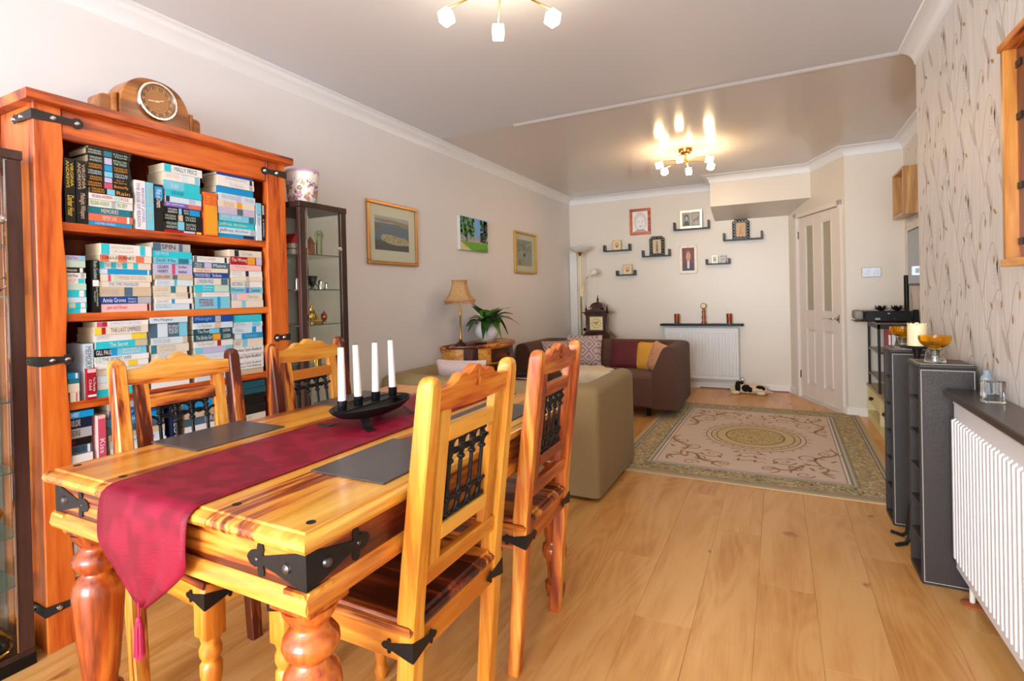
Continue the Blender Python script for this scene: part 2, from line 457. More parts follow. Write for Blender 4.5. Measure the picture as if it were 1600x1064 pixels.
# walls
struct('wall_left', MB().box((XL - .1, REAR_Y, 0), (XL, YB, CZ)), M_WALLL)
struct('wall_back', MB().box((XL - .1, YB, 0), (XA + .2, YB + .1, CZ)), M_WALLB)
WALLP, nt, bs = new_mat('leaf_wallpaper')
tc = N(nt, 'ShaderNodeTexCoord'); mp = N(nt, 'ShaderNodeMapping'); mp.inputs['Scale'].default_value = (150, 150, 1.5); nt.links.new(tc.outputs['Object'], mp.inputs[0])
no = N(nt, 'ShaderNodeTexNoise'); no.inputs['Scale'].default_value = 2.2; no.inputs['Detail'].default_value = 3; nt.links.new(mp.outputs[0], no.inputs['Vector'])
cr = N(nt, 'ShaderNodeValToRGB'); nt.links.new(no.outputs[0], cr.inputs[0])
cr.color_ramp.elements[0].position = .3; cr.color_ramp.elements[0].color = S(212, 204, 196); cr.color_ramp.elements[1].position = .68; cr.color_ramp.elements[1].color = S(240, 236, 232)
nt.links.new(cr.outputs[0], bs.inputs['Base Color']); setp(bs, Roughness=.5)
wr = struct('wall_right', MB().box((XR, REAR_Y, 0), (XR + .45, YE, CZ)), WALLP)
wa = struct('wall_alcove', MB().box((XA, YE, 0), (XA + .1, YS, CZ)), WALLP)
struct('wall_switch', MB().box((DB.x, YS, 0), (XA + .1, YS + .12, CZ)), M_WALLB)
dd = (DB - DA).normalized(); dn = Vector((dd.y, -dd.x, 0))            # along the door wall, out into the room is -x
if dn.x > 0: dn = -dn
DW = (DB - DA).length
DM = Matrix((dd, -dn, Vector((0, 0, 1)))).transposed().to_4x4(); DM.translation = DA   # local: x along wall, y into the wall, z up
wd = MB(); wd.M = DM
wd.box((0, 0, 0), (.165, .1, CZ)); wd.box((1.072, 0, 0), (DW, .1, CZ)); wd.box((.165, 0, 1.975), (1.072, .1, CZ)); wd.box((.1, .1, 0), (1.1, .12, 2.0))
struct('wall_door', wd, M_WALLB)
# unseen rear wall, with a wide window added to give the daylight an origin
rw = MB()
rw.box((XL, REAR_Y - .12, 0), (-2.25, REAR_Y, CZ)); rw.box((.45, REAR_Y - .12, 0), (XR, REAR_Y, CZ)); rw.box((-2.25, REAR_Y - .12, 0), (.45, REAR_Y, .25)); rw.box((-2.25, REAR_Y - .12, 2.25), (.45, REAR_Y, CZ))
struct('wall_rear', rw, M_WALLL)
wn = struct('added_window_1', MB().box((-2.25, REAR_Y - .08, .25), (-2.19, REAR_Y - .03, 2.25)).box((.39, REAR_Y - .08, .25), (.45, REAR_Y - .03, 2.25)).box((-.93, REAR_Y - .08, .25), (-.87, REAR_Y - .03, 2.25)).box((-2.25, REAR_Y - .08, .25), (.45, REAR_Y - .03, .31)).box((-2.25, REAR_Y - .08, 2.19), (.45, REAR_Y - .03, 2.25)), M_SKIRT)
for a, b in ((-2.19, -.93), (-.87, .39)):
    part('pane', MB().box((a, REAR_Y - .06, .31), (b, REAR_Y - .055, 2.19)), M_GLASS, wn)
# boxed-in beam over the back of the room
bq = [(-.655, 6.23, 2.108), (.325, 6.23, 2.108), (.12, YB, 2.0), (-.655, YB, 2.0)]
struct('wall_bulkhead', MB().loft([bq, [(x, y, CZ) for x, y, z in bq]]), M_WALLB)
# ceilings: matt near half, satin far half, and the plaster seam between the two old rooms
struct('ceiling', MB().box((XL - .1, REAR_Y, CZ), (XA + .2, YE, CZ + .1)), M_CEIL)
struct('ceiling', MB().box((XL - .1, YE, CZ), (XA + .2, YB + .1, CZ + .1)), M_CEILG)
struct('trim_1', MB().prism([(YE - .03, CZ), (YE - .005, CZ - .006), (YE + .01, CZ - .007), (YE + .02, CZ)], 'x', -1.75, .62), M_COV)

# coving: quarter-round moulding swept along a run of wall
def coving(n, path, inward):
    pr = [(0, -.082), (.006, -.080)] + [(.082 - .074 * math.cos(a), -.08 + .074 * math.sin(a)) for a in [PI / 2 * i / 7 for i in range(1, 7)]] + [(.080, -.006), (.084, 0), (0, 0)]
    P = [Vector(p) for p in path]; rings = []
    nor = []
    for i in range(len(P) - 1):
        t = (P[i + 1] - P[i]).normalized(); nor.append(Vector((-t.y, t.x)) * inward)
    for i, p in enumerate(P):
        a = nor[max(i - 1, 0)]; b = nor[min(i, len(nor) - 1)]
        h = (a + b); h = h / (h.length_squared / 2) if h.length > 1e-6 else a
        rings.append([(p.x + h.x * d, p.y + h.y * d, CZ + z) for d, z in pr])
    struct(n, MB().loft(rings), M_COV)
coving('trim_2', [(XL, REAR_Y), (XL, YB), (-.655, YB)], -1)
coving('trim_3', [(-.655, YB), (-.655, 6.23), (.325, 6.23), (DB.x, YS), (XA, YS), (XA, YE)], -1)
coving('trim_4', [(XR, YE), (XR, REAR_Y)], -1)
# skirting boards
def skirt(n, a, b, inward, h=.075, t=.016):
    a, b = Vector(a), Vector(b); d = (b - a).normalized(); nn = Vector((-d.y, d.x)) * inward
    q = [a, b, b + nn * t, a + nn * t]
    ml = MB().loft([[(p.x, p.y, 0) for p in q], [(p.x, p.y, h - .01) for p in q], [(p.x, p.y, h) for p in (a, b, b + nn * t * .5, a + nn * t * .5)]])
    struct(n, ml, M_SKIRT)
skirt('baseboard_left', (XL, REAR_Y), (XL, YB), -1, .1)
skirt('baseboard_back', (XL, YB), (DA.x, YB), -1, .08)
dA2, dB2 = DA + dd * .157, DB - dd * (DW - 1.08)
skirt('baseboard_door', (DA.x, DA.y), (dA2.x, dA2.y), -1, .075)
skirt('baseboard_door', (dB2.x, dB2.y), (DB.x, DB.y), -1, .075)
skirt('baseboard_switch', (DB.x, YS), (.72, YS), -1, .075)
skirt('baseboard_alcove', (XA, YS), (XA, YE), -1, .075)
skirt('baseboard_right', (XR, YE), (XR, REAR_Y), -1, .09, .012)
struct('trim_5', MB().box((-.86, YB - .035, 0), (DA.x - .02, YB - .016, .012)), plain('beading_brown', S(150, 92, 56), .4))
struct('trim_6', MB().box((XL + .005, YB - .05, 0), (XL + .105, YB, 1.72)), M_SKIRT)     # boxed pipes in the corner

# door in the slanting wall
dr = bpy.data.objects.new('door_1', None); COL.objects.link(dr); dr.matrix_world = DM; dr['kind'] = 'structure'
part('door_frame', MB().box((.157, -.018, 0), (.21, .1, 1.985), .004).box((1.022, -.018, 0), (1.08, .1, 1.985), .004).box((.157, -.018, 1.937), (1.08, .1, 1.985), .004), M_DOOR, dr)
lf = MB()
U = [.212, .345, .525, .68, .868, 1.019]
for a, b in ((U[0], U[1]), (U[2], U[3]), (U[4], U[5])): lf.box((a, .012, .008), (b, .05, 1.933), .002)
for a, b in ((U[1], U[2]), (U[3], U[4])):
    for z0, z1 in ((.008, .165), (.745, .93), (1.835, 1.933)): lf.box((a, .012, z0), (b, .05, z1), .002)
leaf = part('door_leaf', lf, M_DOOR, dr)
M_DGL = plain('obscure_glass', S(196, 190, 168), .18, trans=.25, noise=.12, nscale=30, stretch=(1, 1, .2), bump=.3)
for a, b in ((U[1], U[2]), (U[3], U[4])):
    part('pane', MB().box((a, .026, .93), (b, .034, 1.835)), M_DGL, leaf)
    part('glazing_bead', MB().box((a, .010, .93), (a + .014, .03, 1.835), .003).box((b - .014, .010, .93), (b, .03, 1.835), .003).box((a, .010, .93), (b, .03, .944), .003).box((a, .010, 1.821), (b, .03, 1.835), .003), M_DOOR, leaf)
    part('panel', MB().box((a, .03, .165), (b, .045, .745)).prism([(a + .02, .185), (b - .02, .185), (b - .02, .725), (a + .02, .725)], 'y', .034, .016, .012), M_DOOR, leaf)
hm = MB(); hm.M = Matrix.Translation((.955, .012, .878)) @ Matrix.Rotation(PI / 2, 4, 'X'); hm.lathe([(0, .027), (.008, .027), (.012, .022)], 18)
h = part('door_handle', hm, M_CHROME, dr, 50)
part('lever', MB().tube([(.955, .0, .878), (.955, -.03, .878), (.945, -.042, .878), (.90, -.045, .877), (.78, -.042, .873)], [.009, .009, .009, .008, .007], 8), M_CHROME, h, 60)
for z in (1.75, .245):
    part('hinge', MB().tube([(.205, .004, z - .04), (.205, .004, z + .04)], .006, 8).box((.196, .006, z - .04), (.218, .012, z + .04)), plain('hinge_steel', S(120, 112, 104), .3, .9) if z > 1 else bpy.data.materials['hinge_steel'], dr)
part('strike_plate', MB().box((1.026, -.0195, .84), (1.04, -.017, .92)), bpy.data.materials['hinge_steel'], dr)
part('threshold', MB().box((.21, -.03, 0), (1.022, .06, .006), .002), plain('threshold_bar', S(232, 232, 228), .3, .5), dr)

# wallpaper print: trailing stems with striped leaves and seed heads
def leaf_pts(u, v, L, W, ang, n=7):
    a, b = [], []
    for i in range(n + 1):
        t = i / n; w_ = W * math.sin(PI * t ** .8) * .5
        a.append((t * L, w_)); b.append((t * L, -w_))
    c, s = math.cos(ang), math.sin(ang)
    return [(u + x * c - y * s, v + x * s + y * c) for x, y in a + b[::-1][1:-1]]
G1, G2, G3, TA = S(200, 189, 181), S(178, 165, 156), S(226, 222, 220), S(190, 142, 78)
def wallpaper(parent, o, Uv, n, u0, u1, v0, v1):
    p = Print(o, Uv, (0, 0, 1), n, .0003); rr = random.Random(11)
    def ok(q): return all(u0 <= a <= u1 and v0 <= b <= v1 for a, b in q)
    def curve(pts, n=12):
        out = []
        for i in range(n + 1):
            t = i / n; q = [Vector(a) for a in pts]
            while len(q) > 1: q = [q[k].lerp(q[k + 1], t) for k in range(len(q) - 1)]
            out.append((q[0].x, q[0].y))
        return out
    def striped(u, v, L, W, an):
        q = leaf_pts(u, v, L, W, an)
        if not ok(q): return
        p.poly(q, G3, 2)
        for s_ in range(1, 8):
            t = s_ / 8; cu, cv = u + math.cos(an) * L * t, v + math.sin(an) * L * t
            w_ = W * math.sin(PI * t ** .8) * .45; px, py = -math.sin(an), math.cos(an)
            p.line([(cu + px * w_, cv + py * w_), (cu + math.cos(an) * .006, cv + math.sin(an) * .006), (cu - px * w_, cv - py * w_)], .0016, G2, 3)
    def blade(u, v, L, W, an, c=None):
        q = leaf_pts(u, v, L, W, an)
        if ok(q): p.poly(q, c or G1, 2)
    def bud(u, v, an):
        q = leaf_pts(u, v, .036, .014, an)
        if ok(q): p.poly(q, TA, 4)
    su, sv = .30, .53
    for i in range(-1, int((u1 - u0) / su) + 2):
        for j in range(-1, int((v1 - v0) / sv) + 2):
            bu, bv = u0 + i * su, v0 + j * sv + (i % 2) * sv * .5
            S_ = lambda a, b: (bu + a, bv + b)
            for pts in ([S_(.10, 0), S_(.06, .12), S_(.0, .20), S_(-.02, .30), S_(-.05, .40)], [S_(.06, .12), S_(.11, .24), S_(.14, .36), S_(.20, .34), S_(.185, .27)], [S_(-.01, .25), S_(.05, .34), S_(.04, .45), S_(.10, .47), S_(.105, .41)], [S_(.10, 0), S_(.16, .10), S_(.20, .18), S_(.26, .17), S_(.25, .11)]):
                q = curve(pts)
                if ok(q): p.line(q, [.0045 - .002 * k / 12 for k in range(13)], G2, 1)
            bud(bu + .187, bv + .275, -1.7); bud(bu + .106, bv + .415, -1.7); bud(bu + .25, bv + .115, -1.6)
            blade(bu - .05, bv + .40, .17, .034, 1.85); blade(bu + .02, bv + .17, .15, .030, 2.15); blade(bu + .12, bv + .02, .13, .026, -1.2); blade(bu + .15, bv + .37, .12, .024, 1.35)
            striped(bu - .03, bv + .33, .10, .055, 2.6); striped(bu + .17, bv + .16, .11, .044, 1.1)
            for du, dv in ((.045, .30), (.215, .42), (.165, .08)): bud(bu + du, bv + dv, 1.3 + du * 6)
    return p.build('wallpaper_print', parent)
wallpaper(wr, (XR, YE, 0), (0, -1, 0), (-1, 0, 0), .02, 2.9, .2, CB - .01)
wallpaper(wa, (XA, YS, 0), (0, -1, 0), (-1, 0, 0), .02, 2.0, .3, CB - .01)
wallpaper(wr, (XR, YE, 0), (1, 0, 0), (0, 1, 0), .02, .30, .2, CB - .01)

# double light switch on the switch wall
sw = thing('light_switch', 'chrome double light switch on the cream wall beside the door', 'switch', (.752, YS - .001, 1.303))
part('plate', MB().box((-.073, -.008, -.043), (.073, 0, .043), .003), plain('brushed_steel', S(168, 170, 174), .3, .8), sw)
for x in (-.03, .03):
    part('rocker', MB().box((x - .012, -.014, -.02), (x + .012, -.007, .02), .002), M_WHITE, sw)
# ================================================================== bookcase
BX, BY0, BY1 = -2.195, .84, 1.84
bk = thing('bookcase', 'tall orange acacia bookcase with iron corner straps, packed with paperbacks', 'bookcase', (0, 0, 0))
part('top_board', MB().prism([(BX - .303, .812), (BX + .035, .812), (BX + .035, 1.862), (BX - .303, 1.862)], 'z', 1.845, 1.88, .004), W_BK['y'], bk)
part('header_rail', MB().box((BX - .03, .92, 1.745), (BX - .003, 1.73, 1.845), .003), W_BK['y'], bk)
def wavy(y0, y1, side):
    pts = []
    for k in range(25):
        z = .0 + 1.845 * k / 24
        pts.append((y1 + .006 * math.sin(z * 7 + side), z))
    return [(y0, 0)] + pts + [(y0, 1.845)]
part('front_stile', MB().prism([(.84, 0), (.919, 0)] + [(.919 + .005 * math.sin(k * .9), .05 + k * .075) for k in range(23)] + [(.919, 1.845), (.84, 1.845)], 'x', BX - .04, BX, .003), W_BK['z'], bk)
part('front_stile', MB().prism([(1.84, 0), (1.731, 0)] + [(1.731 - .004 * math.sin(k * .8), .05 + k * .075) for k in range(23)] + [(1.731, 1.845), (1.84, 1.845)], 'x', BX - .04, BX, .003), W_BK['z'], bk)
for y0, y1 in ((.845, .865), (1.815, 1.835)):
    part('side_panel', MB().box((-2.495, y0, .0), (BX - .04, y1, 1.845), .002), W_BK['z'], bk)
    part('rear_stile', MB().box((-2.497, y0 - (.006 if y0 < 1 else 0), 0), (-2.44, y1 + (0 if y0 < 1 else .006), 1.845), .002), W_BK['z'], bk)
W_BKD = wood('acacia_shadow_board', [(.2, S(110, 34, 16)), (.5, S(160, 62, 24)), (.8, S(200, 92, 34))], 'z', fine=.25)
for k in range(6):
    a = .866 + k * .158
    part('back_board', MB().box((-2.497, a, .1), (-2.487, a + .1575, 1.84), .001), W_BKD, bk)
SHZ = [1.457, 1.138, .828, .518, .215]
for z in SHZ:
    part('shelf', MB().box((-2.486, .866, z - .03), (BX - .012, 1.814, z), .002), W_BK['y'], bk)
part('plinth', MB().box((BX - .03, .92, .07), (BX - .004, 1.73, .185), .003), W_BK['y'], bk)
M_STRAP = plain('blackened_strap', S(58, 54, 54), .5, .4, noise=.2, nscale=40)
def strap(y, z, L, sgn, wrap=.2):
    """iron strap bent round a front corner: leaf end on the front, tail on the side"""
    s = sgn
    pts = [(y, z - .017), (y + s * L * .75, z - .011), (y + s * L * .82, z - .011)] + [(y + s * (L * .93 + .019 * math.cos(a)), z + .019 * math.sin(a)) for a in [(-2.2 + k * .55) for k in range(9)]] + [(y + s * L * .82, z + .011), (y + s * L * .75, z + .011), (y, z + .017)]
    o = part('iron_strap', MB().prism(pts, 'x', BX, BX + .004).prism([(BX + .004, z - .017), (BX + .004, z + .017), (BX - wrap * .55, z + .012), (BX - wrap * .6, z + .017), (BX - wrap * .7, z), (BX - wrap * .6, z - .017), (BX - wrap * .55, z - .012)], 'y', y - s * .003, y), M_STRAP, bk)
    mb = MB()
    for q in (.42, .93):
        mb.M = Matrix.Translation((BX + .004, y + s * L * q, z)) @ Matrix.Rotation(PI / 2, 4, 'Y'); mb.lathe([(0, .009), (.004, .007), (.006, .002)], 10)
    mb.M = Matrix.Identity(4)
    for q in (.35, .62):
        mb.M = Matrix.Translation((BX - wrap * q, y - s * .003, z)) @ Matrix.Rotation(s * PI / 2, 4, 'X'); mb.lathe([(0, .009), (.004, .007), (.006, .002)], 10)
    part('stud', mb, M_CHROME, o)
strap(.838, 1.806, .135, 1); strap(.838, .98, .085, 1); strap(.838, .142, .085, 1)
strap(1.842, 1.795, .13, -1); strap(1.842, .985, .08, -1); strap(1.842, .142, .08, -1)

# ------------------------------------------------------------------ books
CC = dict(black=S(26, 26, 28), white=S(232, 232, 232), cream=S(226, 216, 200), blue=S(20, 150, 214), sky=S(120, 200, 228), aqua=S(40, 196, 216), teal=S(36, 120, 140), navy=S(26, 34, 62),
          lilac=S(190, 188, 226), purple=S(120, 96, 190), red=S(168, 26, 44), orange=S(222, 104, 52), salmon=S(218, 112, 86), pink=S(240, 190, 190), yellow=S(236, 206, 60), green=S(90, 170, 60), grey=S(176, 178, 182),
          mint=S(190, 214, 200), tan=S(206, 186, 158), steel=S(74, 106, 128), deep=S(22, 74, 160), dteal=S(30, 84, 96), gold=S(232, 160, 40), rose=S(206, 80, 110), ice=S(206, 224, 238))
NICE = dict(black='black', white='white', cream='cream', blue='bright blue', sky='light blue', aqua='aqua', teal='teal', navy='navy', lilac='lilac', purple='purple', red='red', orange='orange', salmon='salmon', pink='pink', yellow='yellow', green='green', grey='grey', mint='pale mint', tan='tan', steel='steel blue', deep='deep blue', dteal='dark teal', gold='gold', rose='rose', ice='pale blue')
COV = {k: plain('cover_' + k, v, .3) for k, v in CC.items()}
M_PAGE = plain('book_pages', S(214, 196, 164), .8, noise=.08, nscale=300, stretch=(.1, .1, 1))
ORD = ['first', 'second', 'third', 'fourth', 'fifth', 'sixth', 'seventh', 'eighth', 'ninth', 'tenth', 'eleventh', 'twelfth', 'thirteenth', 'fourteenth']
_bm = {}
def book_meshes(t, h, d):
    """cover lying flat: spine on +x at x=0, depth d along -x, height h along y, thickness t along z"""
    k = (round(t, 4), round(h, 3), round(d, 3))
    if k not in _bm:
        c = MB().box((-.0015, 0, 0), (0, h, t)).box((-d, 0, 0), (-.0015, h, .0012)).box((-d, 0, t - .0012), (-.0015, h, t))
        p = MB().box((-d + .002, .002, .0012), (-.0015, h - .002, t - .0012))
        _bm[k] = (c, p.mesh('pages', 0)); _bm[k][1].materials.append(M_PAGE)
    return _bm[k]
rb = random.Random(5)
def lettering(bo, t, h, spec, upright):
    col, txt, tcol, acc = spec
    if not txt and not acc: return
    if not upright: p = Print((.0004, 0, 0), (0, 1, 0), (0, 0, 1), (1, 0, 0), .0003); L, T = h, t
    else: p = Print((.0004, 0, 0), (0, 1, 0), (0, 0, 1), (1, 0, 0), .0003); L, T = h, t
    if not upright:
        for a, b, c in acc: p.rect(L * a, 0.001, L * b, T - .001, CC[c], 1)
        for s_, a, b in txt:
            lines = s_.split('|')
            for i, q in enumerate(lines):
                hh = T * .8 / len(lines); v1 = T * .88 - i * hh
                p.text(q, L * a, v1 - hh * .82, L * b, v1 - hh * .06, CC[tcol], 2)
    else:
        for a, b, c in acc: p.rect(.001, L * (1 - b), T - .001, L * (1 - a), CC[c], 1)
        for s_, a, b in txt:
            lines = s_.split('|')
            for i, q in enumerate(lines):
                ww = T * .8 / len(lines); u1 = T * .9 - i * ww
                p.text(q, u1 - ww * .85, L * (1 - b), u1 - ww * .08, L * (1 - a), CC[tcol], 2, turn=True)
    p.build('spine_lettering', bo)
def book(col, y, z, t, h, d, spec, label, group, upright=False, x=None, lean=0.0):
    x = BX - .012 + rb.uniform(-.006, .004) if x is None else x
    c, pg = book_meshes(t, h, d)
    bo = link('book', c.mesh('book', 0), COV[col])
    tag(bo, label, 'book', group)
    q = link('pages', pg, None, bo)
    if not upright:
        bo.location = (x, y, z)
        lettering(bo, t, h, spec, False)
    else:    # stands upright: thickness along y, height along z
        R = Matrix(((1, 0, 0), (0, 0, 1), (0, 1, 0))).to_4x4()
        me = bo.data; me.transform(R)
        k = ('up', round(t, 4), round(h, 3), round(d, 3))
        if k not in _bm:
            m2 = pg.copy(); m2.transform(R); _bm[k] = m2
        q.data = _bm[k]
        bo.location = (x, y, z)
        if lean: bo.rotation_euler = (lean, 0, 0)
        lettering(bo, t, h, spec, True)
    return bo
def stack(where, shelf, y0, y1, zs, specs, dep=.115):
    n = len(zs) - 1
    for i in range(n):
        sp = specs[i] if i < len(specs) else ('white', [], 'grey', [])
        t = zs[i] - zs[i + 1]
        j0, j1 = rb.uniform(-.004, .004), rb.uniform(-.006, .002)
        lab = '%s paperback, %s from the top, %s, %s bookcase shelf' % (NICE[sp[0]], ORD[i], where, shelf)
        book(sp[0], y0 + j0, zs[i + 1], t - .0006, y1 - y0 - .004 - j0 + j1, dep + rb.uniform(-.012, .012), sp, lab, 'books lying in stacks in the bookcase')
def V(y0, y1, z0, z1, sp, lab, dep=.13, x=None, lean=0.0):
    book(sp[0], y0, z0, y1 - y0 - .001, z1 - z0, dep, sp, lab, 'books standing upright in the bookcase', True, x, lean)
def on(zs, base):           # rest the stack on its shelf
    d = base - zs[-1]; n = len(zs) - 1
    return [z + d * 1.0 * (1 if True else 0) for z in zs]
T1, T2, T3, T4 = SHZ[0], SHZ[1], SHZ[2], SHZ[3]
def k_(c, txt=None, tc='black', acc=None): return (c, txt or [], tc, acc or [])
VA = lambda tc='white', a='sky', t='': k_('black', [('VIRGINIA|ANDREWS', .03, .32)] + ([(t, .6, .92)] if t else []), tc, [(.38, .56, a)])
# top shelf
V(.928, .959, T1, 1.682, k_('black', [('VIRGINIA|ANDREWS', .04, .46), ('Darker Hour', .58, .9)], 'yellow'), 'tall black hardback with yellow lettering, first book on the top shelf')
V(.961, .994, T1, 1.681, k_('black', [('VIRGINIA|ANDREWS', .04, .46), ('Midnight Whispers', .52, .92)], 'tan'), 'tall black hardback with tan lettering, second book on the top shelf')
stack('left stack', 'top', .998, 1.146, on([1.744, 1.736, 1.713, 1.686, 1.662, 1.64, 1.619, 1.596, 1.573, 1.552, 1.525, 1.499, 1.472, 1.458], T1),
      [k_('black'), VA('mint', 'teal', 'If There Be|Thorns'), VA('mint', 'lilac', 'PETALS ON|THE WIND'), VA('gold', 'blue', 'THE END OF|THE RAINBOW'), VA('ice', 'sky', 'CRYSTAL|HEART'), VA('gold', 'lilac', 'Eye of|the Storm'), VA('gold', 'rose', 'Butterfly'), VA('gold', 'sky', 'Rain'),
       k_('white', [('VIRGINIA ANDREWS', .05, .52), ('ROSE', .72, .9)], 'red', [(.55, .7, 'mint')]), k_('white', [('VIRGINIA ANDREWS', .03, .46), ('RUBY', .64, .88)], 'green', [(.5, .6, 'grey')]), k_('teal', [('MEMORIES', .3, .7)], 'cream'), k_('salmon', [('MEMORY LANE', .3, .62)], 'cream', [(.86, .92, 'white')]), k_('blue', [('HOME SONG', .15, .6)], 'ice')])
V(1.153, 1.192, T1, 1.647, k_('white', [('BRIDGET JONES|THE EDGE OF REASON', .05, .95)], 'purple'), 'white upright paperback with purple lettering and a blue cover on the top shelf')
V(1.194, 1.221, T1, 1.645, k_('sky', [('VIRGINIA|ANDREWS', .05, .5), ('Dawn', .55, .8)], 'tan'), 'light blue upright paperback between a white and a black book on the top shelf')
V(1.222, 1.256, T1, 1.643, k_('black', [('Web of Dreams', .1, .5)], 'white', [(.05, .3, 'blue')]), 'black upright paperback with a blue patch on the top shelf')
stack('middle stack', 'top', 1.260, 1.421, on([1.736, 1.704, 1.671, 1.634, 1.607, 1.582, 1.563, 1.535, 1.507, 1.47, 1.459], T1),
      [k_('white', [('MALLY PRICE', .28, .86)], 'teal', [(.04, .2, 'aqua')]), k_('white', [('JANE GREEN', .05, .42)], 'pink', [(.85, .97, 'sky'), (.48, .62, 'ice')]), k_('sky', [('the sister', .2, .4)], 'white', [(.55, .98, 'aqua')]), k_('aqua', [('CHRIS MANBY', .15, .5)], 'teal'), k_('ice', [('Chris|Manby', .65, .82)], 'purple', [(.02, .12, 'navy')]), k_('purple', [('lyn andrews', .03, .5)], 'white', [(.62, .98, 'salmon')]),
       k_('black', [('VIRGINIA|ANDREWS', .08, .34), ('BROKEN|WINGS', .52, .66)], 'white', [(.68, .98, 'blue'), (.38, .46, 'sky')]), k_('black', [('VIRGINIA|ANDREWS', .02, .3), ('FALLING|STARS', .55, .82)], 'mint', [(.36, .48, 'tan')]), k_('black', [('VIRGINIA|ANDREWS', .02, .3), ('SHOOTING|STARS', .55, .82)], 'mint', [(.32, .5, 'sky')]), k_('red', [('Landing', .5, .7)], 'white', [(.85, .98, 'yellow'), (.5, .8, 'lilac')])])
V(1.423, 1.483, T1, 1.645, k_('orange', [('JILLY COOPER|RIVALS', .08, .5)], 'gold', [(.3, .97, 'gold')]), 'thick orange and gold upright book on the top shelf')
stack('right stack', 'top', 1.489, 1.676, on([1.748, 1.734, 1.709, 1.686, 1.655, 1.622, 1.593, 1.562, 1.531, 1.502, 1.474, 1.457], T1),
      [k_('deep'), k_('white', [('JONATHAN HARVEY', .2, .8)], 'grey', [(.88, .95, 'black')]), k_('white', [('The Reunion', .3, .7)], 'lilac', [(.86, .95, 'grey')]), k_('blue'), k_('ice', [('PENNY VINCENZI', .08, .45), ('Windfall', .7, .95)], 'grey', [(.47, .6, 'lilac')]), k_('cream', [('Gone with|the Wind', .15, .42)], 'salmon', [(.5, .64, 'gold')]), k_('lilac', [('Danielle', .1, .5), ('Steel', .7, .95)], 'pink', [(.5, .66, 'steel')]), k_('sky', [('JEFFREY ARCHER', .05, .6)], 'ice', [(.82, .97, 'teal')]), k_('aqua', [('Jeffrey Archer', .03, .8)], 'cream'), k_('ice', [('Jeffrey Archer', .03, .8)], 'steel', [(.85, .97, 'grey')]), k_('blue', None, 'white', [(.68, .98, 'navy')])])
V(1.678, 1.706, T1, 1.635, k_('ice', [('Eden', .3, .6)], 'steel', [(.0, .3, 'sky')]), 'pale blue upright book, second from the right end of the top shelf')
V(1.708, 1.722, T1, 1.636, k_('black', [('A WOMAN', .4, .9)], 'white', [(.05, .3, 'grey')]), 'thin black upright book at the right end of the top shelf')
# second shelf
stack('short leftmost stack', 'second', .923, .986, on([1.347, 1.329, 1.305, 1.286, 1.266, 1.248, 1.225, 1.2, 1.181, 1.161, 1.143], T2),
      [k_('lilac', [('Out of Time', .1, .6)], 'steel', [(.74, .95, 'sky')]), k_('mint'), k_('black', [('Innocent', .08, .6)], 'white', [(.74, .9, 'white')]), k_('white', [('of the Moon', .1, .6)], 'black', [(.75, .92, 'grey')]), k_('white', [('KEN FOLLETT', .03, .55)], 'orange', [(.65, .95, 'aqua')]), k_('mint'), k_('aqua', None, 'white', [(.65, .9, 'white')]), k_('ice'), k_('aqua', None, 'white', [(.68, .92, 'white'), (.05, .4, 'mint')]), k_('aqua', None, 'white', [(.7, .97, 'white')])])
V(1.002, 1.024, T2, 1.329, k_('black', [('Rosie Goodwin', .02, .36), ('Less Fortunate|Daughter', .52, .88)], 'mint', [(.38, .5, 'white')]), 'black upright paperback with green lettering on the second shelf')
stack('second stack', 'second', 1.027, 1.21, on([1.394, 1.354, 1.327, 1.301, 1.281, 1.254, 1.233, 1.198, 1.17, 1.14], T2),
      [k_('white', [('BRENDAN|GRAHAM', .2, .62)], 'tan', [(.02, .17, 'aqua'), (.76, .86, 'aqua')]), k_('cream', [("Cilka's JOURNEY", .04, .65)], 'black', [(.0, .16, 'salmon'), (.34, .5, 'salmon'), (.68, .84, 'salmon')]), k_('cream', [('THE FIRST TATTOO', .1, .5)], 'steel', [(.0, .09, 'aqua'), (.21, .31, 'aqua'), (.43, .52, 'aqua'), (.64, .73, 'aqua')]), k_('blue', None, 'white', [(.02, .16, 'ice'), (.93, .96, 'white')]), k_('cream', [('MEMOIRS OF A GEISHA', .34, .88)], 'grey', [(.14, .19, 'rose'), (.25, .32, 'mint')]), k_('cream', [('THE TIME TRAVELLER', .17, .75)], 'blue', []), k_('tan', [('ANITA SHREVE', .03, .36)], 'grey', [(.46, .62, 'steel')]), k_('deep', [('Annie Groves', .05, .48), ('Wartime on|Coronation St', .52, .68)], 'white', [(.71, .98, 'grey')]), k_('pink', [('Jam and Roses', .1, .5)], 'rose', [(.92, .96, 'black')])])
